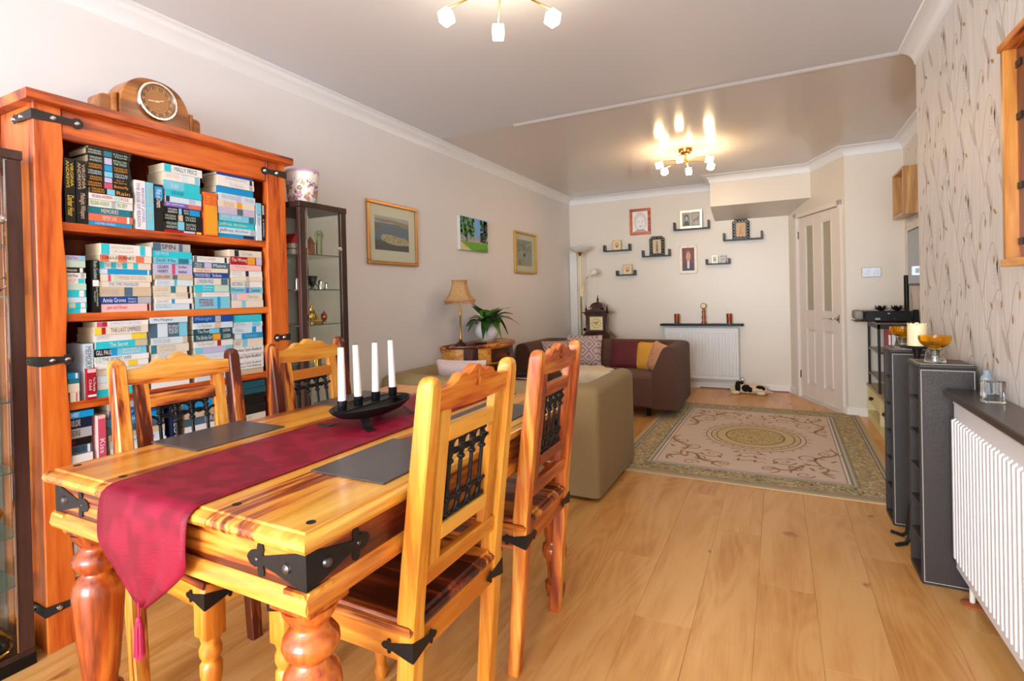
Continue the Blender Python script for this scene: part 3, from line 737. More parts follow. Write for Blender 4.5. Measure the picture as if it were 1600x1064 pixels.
stack('third stack', 'second', 1.214, 1.371, on([1.415, 1.382, 1.355, 1.332, 1.287, 1.266, 1.241, 1.212, 1.188, 1.168, 1.142], T2),
      [k_('grey', [('SPIN', .22, .58)], 'navy', [(.0, .2, 'steel'), (.68, .78, 'steel')]), k_('aqua', [('JOJO MOYES', .06, .4)], 'ice'), k_('sky', [('Still Me', .05, .55)], 'teal', [(.62, .9, 'teal')]), k_('lilac', [('LILIAN|HARRY', .1, .36), ('Goodbye|Sweetheart', .62, .85)], 'navy', [(.46, .54, 'rose')]), k_('tan', [('LILIAN HARRY', .02, .4)], 'steel', [(.46, .58, 'steel')]), k_('ice', [('LILIAN HARRY', .02, .35)], 'lilac', [(.48, .55, 'aqua')]), k_('cream', [('LILIAN HARRY', .02, .38)], 'tan', [(.43, .56, 'teal'), (.87, .93, 'black')]), k_('cream', [('Lilian Harry', .03, .4), ('Three Little Ships', .55, .82)], 'grey', [(.87, .93, 'black')]), k_('white', [('LILIAN HARRY', .02, .34)], 'grey', [(.42, .5, 'blue')]), k_('ice', [('Lilian Harry', .03, .4)], 'sky', [(.88, .94, 'black')])])
stack('fourth stack', 'second', 1.374, 1.537, on([1.373, 1.347, 1.322, 1.303, 1.279, 1.249, 1.218, 1.198, 1.145], T2),
      [k_('white', [('ERICA JAMES', .15, .6)], 'grey', [(.02, .1, 'steel'), (.87, .93, 'black')]), k_('steel', [('Place|of Birth', .05, .22), ('Maeve', .55, .9)], 'white', [(.3, .5, 'lilac')]), k_('cream', [('Small Stone', .05, .5)], 'orange'), k_('deep', [('THE ROSE FIELD', .04, .46), ('Tim Bowler', .52, .8)], 'white'), k_('cream', [('LONDON PRIDE', .06, .54)], 'blue', [(.76, .96, 'steel')]), k_('aqua', [('Maeve|Binchy', .22, .5)], 'ice', [(.55, .98, 'mint')]), k_('white', [('Second Honeymoon', .28, .85)], 'pink', [(.03, .2, 'grey')]), k_('sky', [('PETERSBURG', .1, .5)], 'red', [(.62, .7, 'blue')])])
stack('fifth stack', 'second', 1.540, 1.71, on([1.412, 1.381, 1.345, 1.318, 1.29, 1.269, 1.24, 1.213, 1.18, 1.146], T2),
      [k_('cream', [('The Promise', .35, .7)], 'grey', [(.15, .28, 'navy')]), k_('red', [('The Wrong', .03, .5)], 'white', [(.52, .76, 'gold'), (.8, .98, 'lilac')]), k_('pink', [('The Guernsey', .15, .5)], 'tan'), k_('white', [('Monday|Mourning', .06, .36)], 'grey', [(.46, .56, 'navy')]), k_('cream', None, 'grey', [(.46, .56, 'tan')]), k_('white', [('NICCI FRENCH', .04, .38)], 'steel', [(.42, .58, 'grey')]), k_('sky', [('The Apartment', .06, .4), ('Danielle', .62, .9)], 'steel', [(.46, .56, 'purple')]), k_('cream', [('Maeve Haran', .5, .85)], 'grey', [(.02, .16, 'lilac'), (.22, .46, 'pink')]), k_('cream', None, 'grey', [(.3, .42, 'sky')])])
# third shelf
V(.972, 1.003, T3, 1.027, k_('ice', [('MEMORY', .05, .45)], 'steel'), 'tall pale blue book leaning behind a red one on the third shelf', .15, BX - .02)
stack('little leftmost stack', 'third', .924, .962, on([.945, .924, .908, .878, .844], T3), [k_('blue', None, 'white', [(.65, .85, 'white')]), k_('teal'), k_('cream'), k_('cream', None, 'grey', [(.6, .75, 'rose')])], .12)
V(.975, 1.004, T3, .939, k_('red', [('The Thursday|Child', .3, .75)], 'white', [(.02, .14, 'pink'), (.85, .92, 'white')]), 'red upright paperback with white lettering on the third shelf', .11, BX - .004)
stack('second stack', 'third', 1.007, 1.19, on([1.104, 1.084, 1.056, 1.03, 1.004, .975, .954, .931, .906, .88, .855, .828], T3),
      [k_('white', [('EMPRESS ORCHID', .24, .85)], 'lilac', [(.0, .1, 'rose'), (.1, .19, 'red')]), k_('cream', [('THE LAST EMPRESS', .28, .85)], 'steel', [(.0, .12, 'yellow'), (.12, .19, 'red')]), k_('white', [('JODI PICOULT', .05, .28)], 'grey', [(.7, .98, 'yellow')]), k_('aqua', [('The Secret', .25, .6)], 'white', [(.74, .98, 'tan')]), k_('sky', [('GILL PAUL', .04, .32), ('WOMEN &|CHILDREN FIRST', .52, .88)], 'white', [(.0, .3, 'black'), (.3, .42, 'blue')]), k_('white', [('THE SECRET WIFE', .12, .65)], 'steel', [(.0, .1, 'mint')]), k_('white', None, 'grey', [(.6, .78, 'yellow')]), k_('cream'), k_('ice'), k_('white'), k_('aqua')])
stack('third stack', 'third', 1.195, 1.348, on([1.111, 1.087, 1.029, 1.001, .966, .938, .91, .882, .856, .828], T3),
      [k_('ice', [('Mrs Pargeter', .1, .6)], 'steel'), k_('steel', [('THE LAST BOAT', .48, .74)], 'white', [(.2, .46, 'ice'), (.76, .98, 'sky')]), k_('ice', [('NEVER GONE', .05, .5)], 'grey', [(.86, .98, 'tan')]), k_('cream', [('DRIFTWOOD|OF WISDOM', .22, .65)], 'grey', [(.02, .16, 'teal')]), k_('white', [('DISTANT SHORE', .2, .7)], 'grey'), k_('sky'), k_('white'), k_('cream'), k_('white')])
stack('fourth stack', 'third', 1.366, 1.547, on([1.108, 1.079, 1.052, 1.029, 1.0, .973, .946, .926, .9, .876, .85, .828], T3),
      [k_('deep', [('Midnight', .05, .45)], 'sky', [(.54, .68, 'grey')]), k_('ice', [('The Moonflower', .08, .45)], 'grey', [(.52, .68, 'tan')]), k_('dteal', [('The Pearl', .1, .4), ('LUCINDA', .75, .95)], 'white', [(.4, .66, 'sky')]), k_('dteal', [('The Birdie Girl', .06, .46), ('LUCINDA', .75, .95)], 'white', [(.48, .68, 'gold')]), k_('white', [('The Silver Waterfall', .08, .5)], 'grey', [(.58, .68, 'red')]), k_('sky', None, 'white', [(.2, .8, 'lilac')]), k_('ice'), k_('white'), k_('sky'), k_('cream'), k_('ice')])
stack('fifth stack', 'third', 1.549, 1.705, on([1.105, 1.071, 1.049, 1.02, .994, .956, .924, .891, .853, .828], T3),
      [k_('aqua', [('The Sapphire', .2, .8)], 'sky'), k_('ice', [('MATTHEWS', .04, .4)], 'grey', [(.64, .9, 'sky')]), k_('ice', [('William', .05, .35)], 'grey', [(.64, .78, 'blue')]), k_('blue', [('The Edwardians', .35, .8)], 'sky', [(.0, .24, 'ice')]), k_('cream', [('HARRIET', .05, .24)], 'grey', [(.3, .46, 'sky')]), k_('white', [('Barbara Taylor Bradford', .04, .9)], 'navy'), k_('white', [('Barbara Taylor Bradford', .04, .9)], 'navy'), k_('white', [('Barbara Taylor Bradford|Where You Belong', .04, .9)], 'navy'), k_('tan')])
# fourth shelf (seen between and through the chair backs)
stack('leftmost stack', 'fourth', .924, .997, on([.792, .769, .732, .698, .671, .64, .61, .578, .545, .518], T4), [k_('blue', [('SWEET', .05, .4)], 'white'), k_('navy', [('OUR LOVE', .05, .5)], 'white'), k_('grey', [('GEORGE', .1, .5)], 'black'), k_('black', [('KING', .03, .28)], 'red'), k_('steel', [('DANIELLE STEEL', .1, .7)], 'navy', [(.78, .9, 'white')]), k_('white'), k_('cream'), k_('steel'), k_('white')], .14)
V(1.002, 1.028, T4, .765, k_('pink', [('Kiss', .3, .6)], 'white', [(.05, .9, 'rose')]), 'pink upright book beside the leftmost stack on the fourth shelf', .13, BX - .002)
stack('second stack', 'fourth', 1.045, 1.245, on([.798, .772, .744, .711, .682, .658, .633, .605, .575, .545, .518], T4), [k_('grey'), k_('deep', [('Betrayal', .1, .5)], 'sky'), k_('blue', [('Big Girl', .12, .5)], 'white'), k_('steel', [('DANIELLE STEEL', .12, .8)], 'navy'), k_('tan', [('AMANDA PROWSE', .08, .7)], 'grey'), k_('ice', [('The Wedding', .2, .8)], 'steel'), k_('white'), k_('cream'), k_('steel'), k_('white')], .14)
V(1.262, 1.292, T4, .745, k_('navy', [('LOVERS', .3, .8)], 'white', [(.05, .1, 'white')]), 'navy upright book speckled with stars on the fourth shelf', .13, BX - .004)
stack('third stack', 'fourth', 1.318, 1.5, on([.756, .709, .68, .647, .614, .58, .55, .518], T4), [k_('blue'), k_('tan', [('TWIST', .5, .7)], 'grey'), k_('steel', [('SARA', .5, .8)], 'white'), k_('white'), k_('cream'), k_('ice'), k_('white')], .14)
stack('fourth stack', 'fourth', 1.525, 1.71, on([.793, .76, .734, .723, .709, .687, .639, .60, .56, .518], T4), [k_('dteal'), k_('dteal'), k_('black'), k_('black'), k_('black'), k_('black'), k_('cream', [('JOY', .2, .6)], 'grey'), k_('white'), k_('steel')], .14)
# bottom shelf, glimpsed under the table
V(.925, .965, SHZ[4], .42, k_('white', [('ATLAS', .3, .7)], 'grey'), 'white upright book on the lowest bookcase shelf, leftmost', .15)
V(.967, 1.012, SHZ[4], .44, k_('cream'), 'cream upright book on the lowest bookcase shelf, second from left', .15)
V(1.014, 1.06, SHZ[4], .41, k_('steel'), 'steel blue upright book on the lowest bookcase shelf, third from left', .15)
# ================================================================== dining table
TX0, TX1, TY0, TY1, TZ = -1.622, -.714, .618, 1.955, .763
tb = thing('dining_table', 'honey-coloured sheesham dining table with iron brackets and turned legs', 'table', ((TX0 + TX1) / 2, (TY0 + TY1) / 2, 0))
hx, hy = (TX1 - TX0) / 2, (TY1 - TY0) / 2
NB = 7
TB_ST = [[(.2, S(120, 50, 18)), (.42, S(196, 110, 36)), (.6, S(218, 144, 52)), (.8, S(228, 162, 70))], [(.2, S(200, 122, 40)), (.5, S(218, 150, 54)), (.8, S(230, 172, 76))], [(.25, S(84, 28, 12)), (.42, S(146, 66, 24)), (.52, S(206, 126, 44)), (.8, S(224, 156, 64))], [(.2, S(160, 76, 26)), (.5, S(214, 138, 48)), (.8, S(228, 166, 70))],
         [(.2, S(196, 116, 38)), (.5, S(218, 148, 52)), (.8, S(230, 172, 76))], [(.32, S(96, 34, 14)), (.46, S(168, 84, 28)), (.53, S(216, 144, 50)), (.8, S(230, 172, 76))], [(.2, S(190, 120, 36)), (.5, S(216, 158, 54)), (.8, S(230, 182, 84))]]
edges = [-hx, -.335, -.21, -.075, .06, .185, .325, hx]
for i in range(NB):
    a, b = edges[i], edges[i + 1]
    la, rb_ = (i == 0), (i == NB - 1)
    def ring(z, e):
        return [(a + (e if la else 0), -hy + e, z), (b - (e if rb_ else .0006), -hy + e, z), (b - (e if rb_ else .0006), hy - e, z), (a + (e if la else 0), hy - e, z)]
    mb = MB().loft([ring(TZ - .034, .012), ring(TZ - .03, .004), ring(TZ - .022, 0), ring(TZ - .012, .002), ring(TZ - .006, .010), ring(TZ - .004, .018), ring(TZ - .001, .020), ring(TZ, .022)])
    part('top_board', mb, wood('table_board_%d' % i, TB_ST[i], 'y', fine=.3, rough=.28, coat=.35, comp=.68, dist=1.8, rnd=.04), tb, 25)
ap = .022
W_MO = {a: wood('moulding_' + a, [(.15, S(150, 72, 24)), (.4, S(204, 122, 40)), (.6, S(222, 150, 56)), (.85, S(234, 176, 84))], a, rnd=.1) for a in 'xy'}
for s in (-1, 1):
    part('end_apron', MB().box((-hx + ap, s * (hy - ap), .655), (hx - ap, s * (hy - ap - .03), TZ - .034), .002), W_SHE['x'], tb)
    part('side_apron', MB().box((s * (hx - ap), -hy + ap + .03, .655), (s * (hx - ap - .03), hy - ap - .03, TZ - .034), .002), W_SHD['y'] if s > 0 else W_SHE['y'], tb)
    part('end_moulding', MB().prism([(s * (hy - .012), .622), (s * (hy - .008), .632), (s * (hy - .012), .65), (s * (hy - .02), .658), (s * (hy - .07), .658), (s * (hy - .07), .622)], 'x', -hx + .012, hx - .012), W_MO['x'], tb)
    part('side_moulding', MB().prism([(s * (hx - .012), .622), (s * (hx - .008), .632), (s * (hx - .012), .65), (s * (hx - .02), .658), (s * (hx - .07), .658), (s * (hx - .07), .622)], 'y', -hy + .012, hy - .012), W_MO['y'], tb)
LEGP = [(0, .033), (.03, .040), (.05, .040), (.06, .028), (.10, .030), (.14, .034), (.155, .046), (.175, .049), (.195, .046), (.205, .036), (.22, .036), (.24, .040), (.32, .047), (.40, .053), (.445, .055), (.470, .051), (.482, .043), (.489, .035), (.496, .033), (.503, .040), (.512, .048), (.525, .053), (.538, .051), (.549, .043), (.557, .035), (.565, .034), (.574, .041), (.588, .050), (.60, .053)]
W_LEG = wood('turned_sheesham', [(.2, S(96, 34, 10)), (.45, S(158, 66, 20)), (.6, S(184, 86, 26)), (.9, S(210, 124, 46))], 'z', rough=.25, coat=.4, rnd=.06)
for sx in (-1, 1):
    for sy in (-1, 1):
        cx, cy = sx * (hx - .078), sy * (hy - .078)
        part('leg', MB().lathe(LEGP, 28, (cx, cy)).box((cx - .052, cy - .052, .598), (cx + .052, cy + .052, .624), .006), W_LEG, tb, 50)
def fleur(L, h0, h1, e):
    """half outlines (u along the strap, v up) of a strap with a three-lobed end"""
    top = [(0, h0), (L * .1, h0 * .95), (L * .70, h1), (L * .72, h1), (L * .70, e * .62), (L * .715, e * .9), (L * .755, e), (L * .80, e * .92), (L * .82, e * .65), (L * .815, e * .45), (L * .86, e * .5), (L * .93, e * .42), (L * .975, e * .22), (L, 0)]
    return top + [(u, -v) for u, v in top[::-1][1:]]
def corner_bracket(parent, x, y, z, sx, sy, L, h0, h1, e, stud=.006, name='iron_bracket', th=.003):
    """bracket wrapped round the vertical edge at (x,y): faces looking along sx*x and sy*y"""
    o = fleur(L, h0, h1, e)
    mb = MB()
    mb.prism([(y - sy * u, z + v) for u, v in o], 'x', x, x + sx * th)
    mb.prism([(x + sx * th - sx * u, z + v) for u, v in o], 'y', y, y + sy * th)
    b = part(name, mb, M_IRON, parent, 30)
    if stud:
        m2 = MB()
        for q, sc_ in ((.28, 1.35), (.80, .6)):
            st = stud * sc_
            m2.M = Matrix.Translation((x + sx * th, y - sy * L * q, z)) @ Matrix.Rotation(sx * PI / 2, 4, 'Y'); m2.lathe([(0, st), (st * .5, st * .8), (st * .8, st * .2)], 10)
            m2.M = Matrix.Translation((x - sx * L * q, y + sy * th, z)) @ Matrix.Rotation(-sy * PI / 2, 4, 'X'); m2.lathe([(0, st), (st * .5, st * .8), (st * .8, st * .2)], 10)
        part('stud', m2, M_STUD, b)
    return b
M_STUD = plain('stud_steel', S(96, 96, 100), .3, .9)
for sx in (-1, 1):
    for sy in (-1, 1):
        corner_bracket(tb, sx * (hx - ap), sy * (hy - ap), .692, sx, sy, .155, .034, .009, .032, .0075)
for sx in (-1, 1):
    for sy in (-1, 1):
        for dx_ in (.045, .25):
            part('top_plug', MB().lathe([(-.002, .009), (.0006, .009), (.001, .007)], 14, (sx * (hx - dx_), sy * (hy - .055)), TZ), M_IRON, tb)

# ------------------------------------------------------------------ dining chairs
CW = .1975
def chair_bm():
    parts = []
    def post(s):
        yc = s * (CW - .0215)
        rings = []
        for z, xc, hxx, hyy in ((0, -.045, .0185, .0195), (.2, -.028, .020, .0205), (.40, -.012, .022, .0215), (.48, -.010, .023, .0215), (.60, .004, .023, .0205), (.80, .030, .022, .0195), (.95, .050, .021, .019), (.975, .053, .0205, .0185), (.99, .055, .018, .016), (.997, .0555, .013, .011), (1.0, .056, .006, .005)):
            c = min(.004, hxx * .4, hyy * .4)
            rings.append([(xc + a, yc + b, z) for a, b in ((-hxx + c, -hyy), (hxx - c, -hyy), (hxx, -hyy + c), (hxx, hyy - c), (hxx - c, hyy), (-hxx + c, hyy), (-hxx, hyy - c), (-hxx, -hyy + c))])
        return MB().loft(rings)
    bx = lambda z: -.010 + (z - .48) / .52 * .066        # centre line of the raked back
    crest = [(-.156, .922), (-.10, .918), (0, .914), (.10, .918), (.156, .922), (.156, .966), (.135, .966), (.11, .968), (.085, .976), (.072, .988), (.055, .992), (.04, .984), (.02, .996), (.008, 1.004), (-.008, 1.004), (-.02, .996), (-.04, .984), (-.055, .992), (-.072, .988), (-.085, .976), (-.11, .968), (-.135, .966), (-.156, .966)]
    # the crest leans with the posts
    cm = MB()
    for z0, z1 in ((0, 0),):
        cr_ = [[(bx(z) - .013 + k * .026, y, z) for y, z in crest] for k in (0, 1)]
        cm.loft(cr_)
    def rail(z0, z1, w_, th):
        m_ = MB(); x0, x1 = bx(z0), bx(z1)
        m_.loft([[(x0 - th, -w_, z0), (x0 + th, -w_, z0), (x0 + th, w_, z0), (x0 - th, w_, z0)], [(x1 - th, -w_, z1 - .004), (x1 + th, -w_, z1 - .004), (x1 + th, w_, z1 - .004), (x1 - th, w_, z1 - .004)], [(x1 - th + .004, -w_, z1), (x1 + th - .004, -w_, z1), (x1 + th - .004, w_, z1), (x1 - th + .004, w_, z1)]])
        return m_
    def stile(s):
        y0, y1 = sorted((s * .100, s * .136)); z0, z1 = .575, .92
        return MB().loft([[(bx(z) - .011, y0, z), (bx(z) + .011, y0, z), (bx(z) + .011, y1, z), (bx(z) - .011, y1, z)] for z in (z0, (z0 + z1) / 2, z1)])
    return post, cm, rail, stile, bx
def make_chair(label, loc, rz, seatmat, tone):
    t = thing('dining_chair', label, 'chair', loc, rz, 'sheesham dining chairs round the table')
    post, cm, rail, stile, bx = chair_bm()
    Wz, Wy = tone['z'], tone['y']
    for s in (-1, 1): part('back_post', post(s), Wz, t, 40)
    part('crest_rail', cm, tone['c'], t, 40)
    part('carved_motif', MB().prism([(-.006, .955), (.006, .955), (.012, .968), (.005, .978), (.010, .99), (0, .999), (-.010, .99), (-.005, .978), (-.012, .968)], 'x', bx(.97) + .013, bx(.97) + .017, .001), W_SHE['z'], t)
    part('middle_rail', rail(.845, .882, .100, .013), Wy, t); part('lower_rail', rail(.622, .655, .100, .013), Wy, t); part('bottom_rail', rail(.538, .578, .155, .014), Wy, t)
    for s in (-1, 1): part('inner_stile', stile(s), Wz, t)
    # iron grille
    ys = (-.073, -.0245, .0245, .073)
    trs = []
    class _TR:
        def tube(self, p_, r_, n_): part('iron_scroll', MB().tube(p_, r_, n_), M_IRON, t, 50)
    tr = _TR()
    G = lambda y, z: (bx(z), y, z)
    def arc(yc, zc, r, a0, a1, n=9): return [G(yc + r * math.cos(a0 + (a1 - a0) * i / n), zc + r * math.sin(a0 + (a1 - a0) * i / n)) for i in range(n + 1)]
    for y in ys:
        m_ = MB().tube([G(y, .657), G(y, .843)], .0052, 8)
        for zc, r, hgt in ((.700, .0098, .006), (.790, .0098, .006), (.822, .0085, .005), (.838, .009, .005), (.664, .009, .005)):
            m_.lathe([(-hgt, .0058), (-hgt * .4, r), (hgt * .4, r), (hgt, .0058)], 10, (bx(zc), y), zc)
        part('baluster', m_, M_IRON, t, 50)
    mids = (-.0975, -.049, 0, .049, .0975)
    for k, y in enumerate(mids):
        if 0 < k < 4:
            tr.tube(arc(y, .790, .0235, 0, PI), .0046, 6); tr.tube(arc(y, .822, .0175, 0, 2 * PI, 14), .0042, 6); tr.tube(arc(y, .682, .0215, 0, 2 * PI, 14), .005, 6); tr.tube(arc(y, .722, .0235, 0, -PI), .0042, 6)
        else:
            s = 1 if k == 0 else -1
            a0, a1 = (0, PI / 2) if k == 0 else (PI, PI / 2)
            tr.tube(arc(y, .790, .0235, a0, a1), .0046, 6); tr.tube(arc(y, .682, .0195, -PI / 2 if k == 0 else PI * 1.5, PI / 2, 8), .0044, 6)
    for zz in (.657, .843): part('iron_bar', MB().tube([G(-.098, zz), G(.098, zz)], .0032, 6), M_IRON, t)
    # seat of three boards with a moulded edge
    for i, (a, b) in enumerate(((-.208, -.07), (-.07, .075), (.075, .208))):
        la, rb_ = i == 0, i == 2
        def rg(z, e): return [(-.445 + e, a + (e if la else 0), z), (.012 - e, a + (e if la else 0), z), (.012 - e, b - (e if rb_ else .0006), z), (-.445 + e, b - (e if rb_ else .0006), z)]
        part('seat_board', MB().loft([rg(.452, .01), rg(.456, .002), rg(.464, 0), rg(.471, .006), rg(.473, .014), rg(.478, .016), rg(.48, .018)]), seatmat[i % len(seatmat)], t)
    for s in (-1, 1):
        part('side_apron', MB().box((-.425, s * (CW - .001), .392), (-.03, s * (CW - .021), .453), .002), tone['x'], t)
    part('front_apron', MB().box((-.432, -CW, .392), (-.410, CW, .453), .002), Wy, t)
    part('back_apron', MB().box((-.030, -CW + .001, .392), (.004, CW - .001, .453), .002), Wy, t)
    FL = [(0, .016), (.02, .022), (.035, .016), (.05, .015), (.10, .022), (.12, .017), (.13, .024), (.145, .024), (.155, .017), (.17, .018), (.22, .026), (.245, .026), (.255, .019), (.27, .026), (.285, .027), (.30, .021), (.312, .024), (.32, .024)]
    for s in (-1, 1):
        part('front_leg', MB().lathe(FL, 18, (-.406, s * (CW - .026))).box((-.433, s * (CW - .053), .318), (-.379, s * (CW + .001), .453), .003), tone.get('l', YEL), t, 50)
    for s in (-1, 1):
        corner_bracket(t, .0105, s * (CW + .0005), .420, 1, s, .085, .021, .007, .016, 0, th=.0022)
        corner_bracket(t, -.433, s * (CW + .001), .420, -1, s, .085, .021, .007, .016, 0, th=.0022)
    return t
YEL = wood('yellow_sapwood', [(.2, S(190, 108, 30)), (.45, S(216, 142, 44)), (.7, S(230, 170, 70))], 'z', fine=.3)
YELX = wood('yellow_sapwood_apron', [(.2, S(190, 108, 30)), (.45, S(216, 142, 44)), (.7, S(230, 170, 70))], 'x', fine=.3)
YELY = wood('yellow_sapwood_rail', [(.2, S(190, 108, 30)), (.45, S(216, 142, 44)), (.7, S(230, 170, 70))], 'y', fine=.3)
RDZ = wood('red_heartwood', [(.2, S(120, 46, 18)), (.45, S(178, 80, 28)), (.65, S(212, 120, 44)), (.85, S(236, 176, 80))], 'z', fine=.3)
CRO = wood('crest_orange', [(.25, S(134, 52, 14)), (.48, S(186, 86, 24)), (.62, S(206, 112, 34)), (.85, S(222, 146, 52))], 'y', fine=.4, rnd=.08)
seat_d = [W_SHD['x'], W_SHD['x'], W_SHE['x']]
make_chair('yellow-toned dining chair nearest the camera, right side of the table', (-.704, 1.068, 0), 0, seat_d, dict(z=YEL, y=YELY, c=CRO, x=YELX))
make_chair('red-brown streaked dining chair, right side of the table, nearest the flash-toned sofa', (-.705, 1.608, 0), math.radians(1.5), [W_SHE['x'], W_SHD['x']], dict(z=RDZ, y=CRO, c=CRO, x=W_SHE['x'], l=W_SHE['z']))
make_chair('orange dining chair in front of the bookcase, left side of the table', (-1.700, 1.030, 0), PI - .07, seat_d, dict(z=W_SHE['z'], y=W_SHE['y'], c=W_SHE['y'], x=YELX))
make_chair('orange dining chair before the slim glass cabinet, left side of the table', (-1.706, 1.565, 0), PI, seat_d, dict(z=W_SHE['z'], y=YELY, c=YELY, x=W_SHE['x']))

# ------------------------------------------------------------------ runner, mats, candle bowl
M_RUN, nt, bs = new_mat('crimson_satin')
tc = N(nt, 'ShaderNodeTexCoord'); ch = N(nt, 'ShaderNodeTexNoise'); ch.inputs['Scale'].default_value = 16; ch.inputs['Detail'].default_value = 1
mp = N(nt, 'ShaderNodeMapping'); mp.inputs['Scale'].default_value = (1, 1.6, 1); nt.links.new(tc.outputs['Object'], mp.inputs[0]); nt.links.new(mp.outputs[0], ch.inputs['Vector'])
cr = N(nt, 'ShaderNodeValToRGB'); nt.links.new(ch.outputs[0], cr.inputs[0])
cr.color_ramp.elements[0].position = .42; cr.color_ramp.elements[0].color = S(118, 8, 36); cr.color_ramp.elements[1].position = .58; cr.color_ramp.elements[1].color = S(138, 16, 48)
nt.links.new(cr.outputs[0], bs.inputs['Base Color']); setp(bs, Roughness=.45, Specular_IOR_Level=.25)
wv = N(nt, 'ShaderNodeTexNoise'); wv.inputs['Scale'].default_value = 1; m2 = N(nt, 'ShaderNodeMapping'); m2.inputs['Scale'].default_value = (30, 30, 500); nt.links.new(tc.outputs['Object'], m2.inputs[0]); nt.links.new(m2.outputs[0], wv.inputs['Vector'])
bp = N(nt, 'ShaderNodeBump'); bp.inputs['Strength'].default_value = .25; bp.inputs['Distance'].default_value = .003; nt.links.new(wv.outputs[0], bp.inputs['Height']); nt.links.new(bp.outputs[0], bs.inputs['Normal'])
RX0, RX1 = -1.335, -1.022
run = thing('table_runner', 'long crimson satin table runner with tasselled point hanging over the near end', 'table runner', (0, 0, 0))
def runner():
    prof = [(TY1 - .02, TZ + .0022)] + [(TY1 - .05 - k * .1, TZ + .0022) for k in range(13)]
    prof += [(TY0 + .028, TZ + .0022), (TY0 + .014, TZ + .0005), (TY0 + .004, TZ - .004), (TY0 - .004, TZ - .012), (TY0 - .008, TZ - .024)]
    for k in range(1, 13): prof.append((TY0 - .009 - .002 * math.sin(k * .5), TZ - .024 - k * .0165))
    rows, nx = [], 14
    cx = (RX0 + RX1) / 2
    vs, fs = [], []
    for i, (y, z) in enumerate(prof):
        drop = TZ - .115 - z
        wd = (RX1 - RX0) / 2
        if drop > 0: wd *= max(.03, 1 - (drop / .118) ** 1.15)
        for j in range(nx + 1):
            u = -1 + 2 * j / nx
            wob = .0 if z > TZ else .0045 * math.sin(u * 5 + 1) * min(1, (TZ - z) * 12)
            vs.append((cx + .004 * (TZ - z) + wd * u - (.02 * max(0, TZ - z) if True else 0), y - abs(wob) - (.004 * math.exp(-(u * 6) ** 2) if drop > -.08 else 0), z))
    n = nx + 1
    for i in range(len(prof) - 1):
        for j in range(nx): fs.append((i * n + j, i * n + j + 1, (i + 1) * n + j + 1, (i + 1) * n + j))
    return MB().add(vs, fs)
rn = part('cloth', runner(), M_RUN, run, 60)
md = rn.modifiers.new('thickness', 'SOLIDIFY'); md.thickness = .0016; md.offset = 1
M_TAS = plain('tassel_thread', S(190, 36, 84), .5)
tx, tyy, tz = (RX0 + RX1) / 2 - .004, TY0 - .016, TZ - .222
tm = MB().tube([(tx, tyy, tz + .012), (tx + .001, tyy, tz - .012), (tx, tyy, tz - .022)], .0022, 6).ball((tx, tyy, tz - .026), (.006, .006, .007), 10, 6)
part('tassel_cord', tm, M_TAS, run, 60)
ts = MB(); rr = random.Random(3)
for k in range(46):
    a = rr.uniform(0, 2 * PI); r = .0085 * math.sqrt(rr.random()); L = rr.uniform(.062, .078)
    ts.tube([(tx + .004 * math.cos(a), tyy + .004 * math.sin(a), tz - .028), (tx + r * 1.0 * math.cos(a), tyy + r * math.sin(a), tz - .045), (tx + r * 1.25 * math.cos(a), tyy + r * 1.25 * math.sin(a), tz - .03 - L)], .0009, 4)
o = part('tassel', ts, M_TAS, run, 60); o['kind'] = 'stuff'
M_MAT = plain('slate_leatherette', S(74, 70, 70), .35, noise=.08, nscale=120, bump=.12)
for lab, x0, x1, y0, y1 in (('charcoal place mat on the right near corner of the table', -.982, -.762, .872, 1.168), ('charcoal place mat on the left of the table before the near orange chair', -1.618, -1.402, .868, 1.15),
                            ('charcoal place mat on the left of the table, far setting', -1.612, -1.40, 1.45, 1.74), ('charcoal place mat on the right of the table, far setting', -.982, -.765, 1.42, 1.715)):
    solo('place_mat', MB().box((x0, y0, TZ + .0005), (x1, y1, TZ + .0045), .0012), M_MAT, lab, 'place mat', group='charcoal place mats')
for lab, x, y in (('small dark coaster peeking from under the right near place mat', -.775, .905), ('round coaster by the far right place mat', -.80, 1.37)):
    pass
cb = thing('candle_bowl', 'black boat-shaped candle bowl with four holders on the crimson runner', 'candle holder', (-1.205, 1.335, TZ + .0036), math.radians(3))
def boat(z, k, t=0): return [(.088 * k * math.cos(a), .178 * k * math.sin(a), z) for a in [2 * PI * i / 32 for i in range(32)]]
M_BOWL = plain('cast_black', S(24, 24, 26), .38, .3)
part('bowl', MB().loft([boat(.018, .40), boat(.020, .55), boat(.030, .80), boat(.045, .95), boat(.056, 1.0), boat(.056, .965), boat(.045, .91), boat(.032, .76), boat(.024, .5), boat(.022, .2)]), M_BOWL, cb, 60)
part('candle_rail', MB().prism([(-.150, .050), (.155, .050), (.155, .055), (-.150, .055)], 'x', -.028, .008, .001), M_BOWL, cb)
part('floral_tray', MB().box((.018, -.06, .034), (.055, .06, .037), .001), M_BOWL, cb)
for x, y, dx_, dy in ((.05, -.10, .045, -.03), (-.05, -.10, -.045, -.03), (.05, .10, .045, .03), (-.05, .10, -.045, .03)):
    part('foot', MB().loft([[(x + dx_ * q - dy * .25 * s, y + dy * q + dx_ * .25 * s, z + h) for s, h in ((-1, 0), (1, 0), (1, .003), (-1, .003))] for q, z in ((0, .024), (.35, .008), (.6, .001), (1.0, .0), (1.25, .003))]), M_BOWL, cb)
cys = (-.132, -.058, .029, .123)
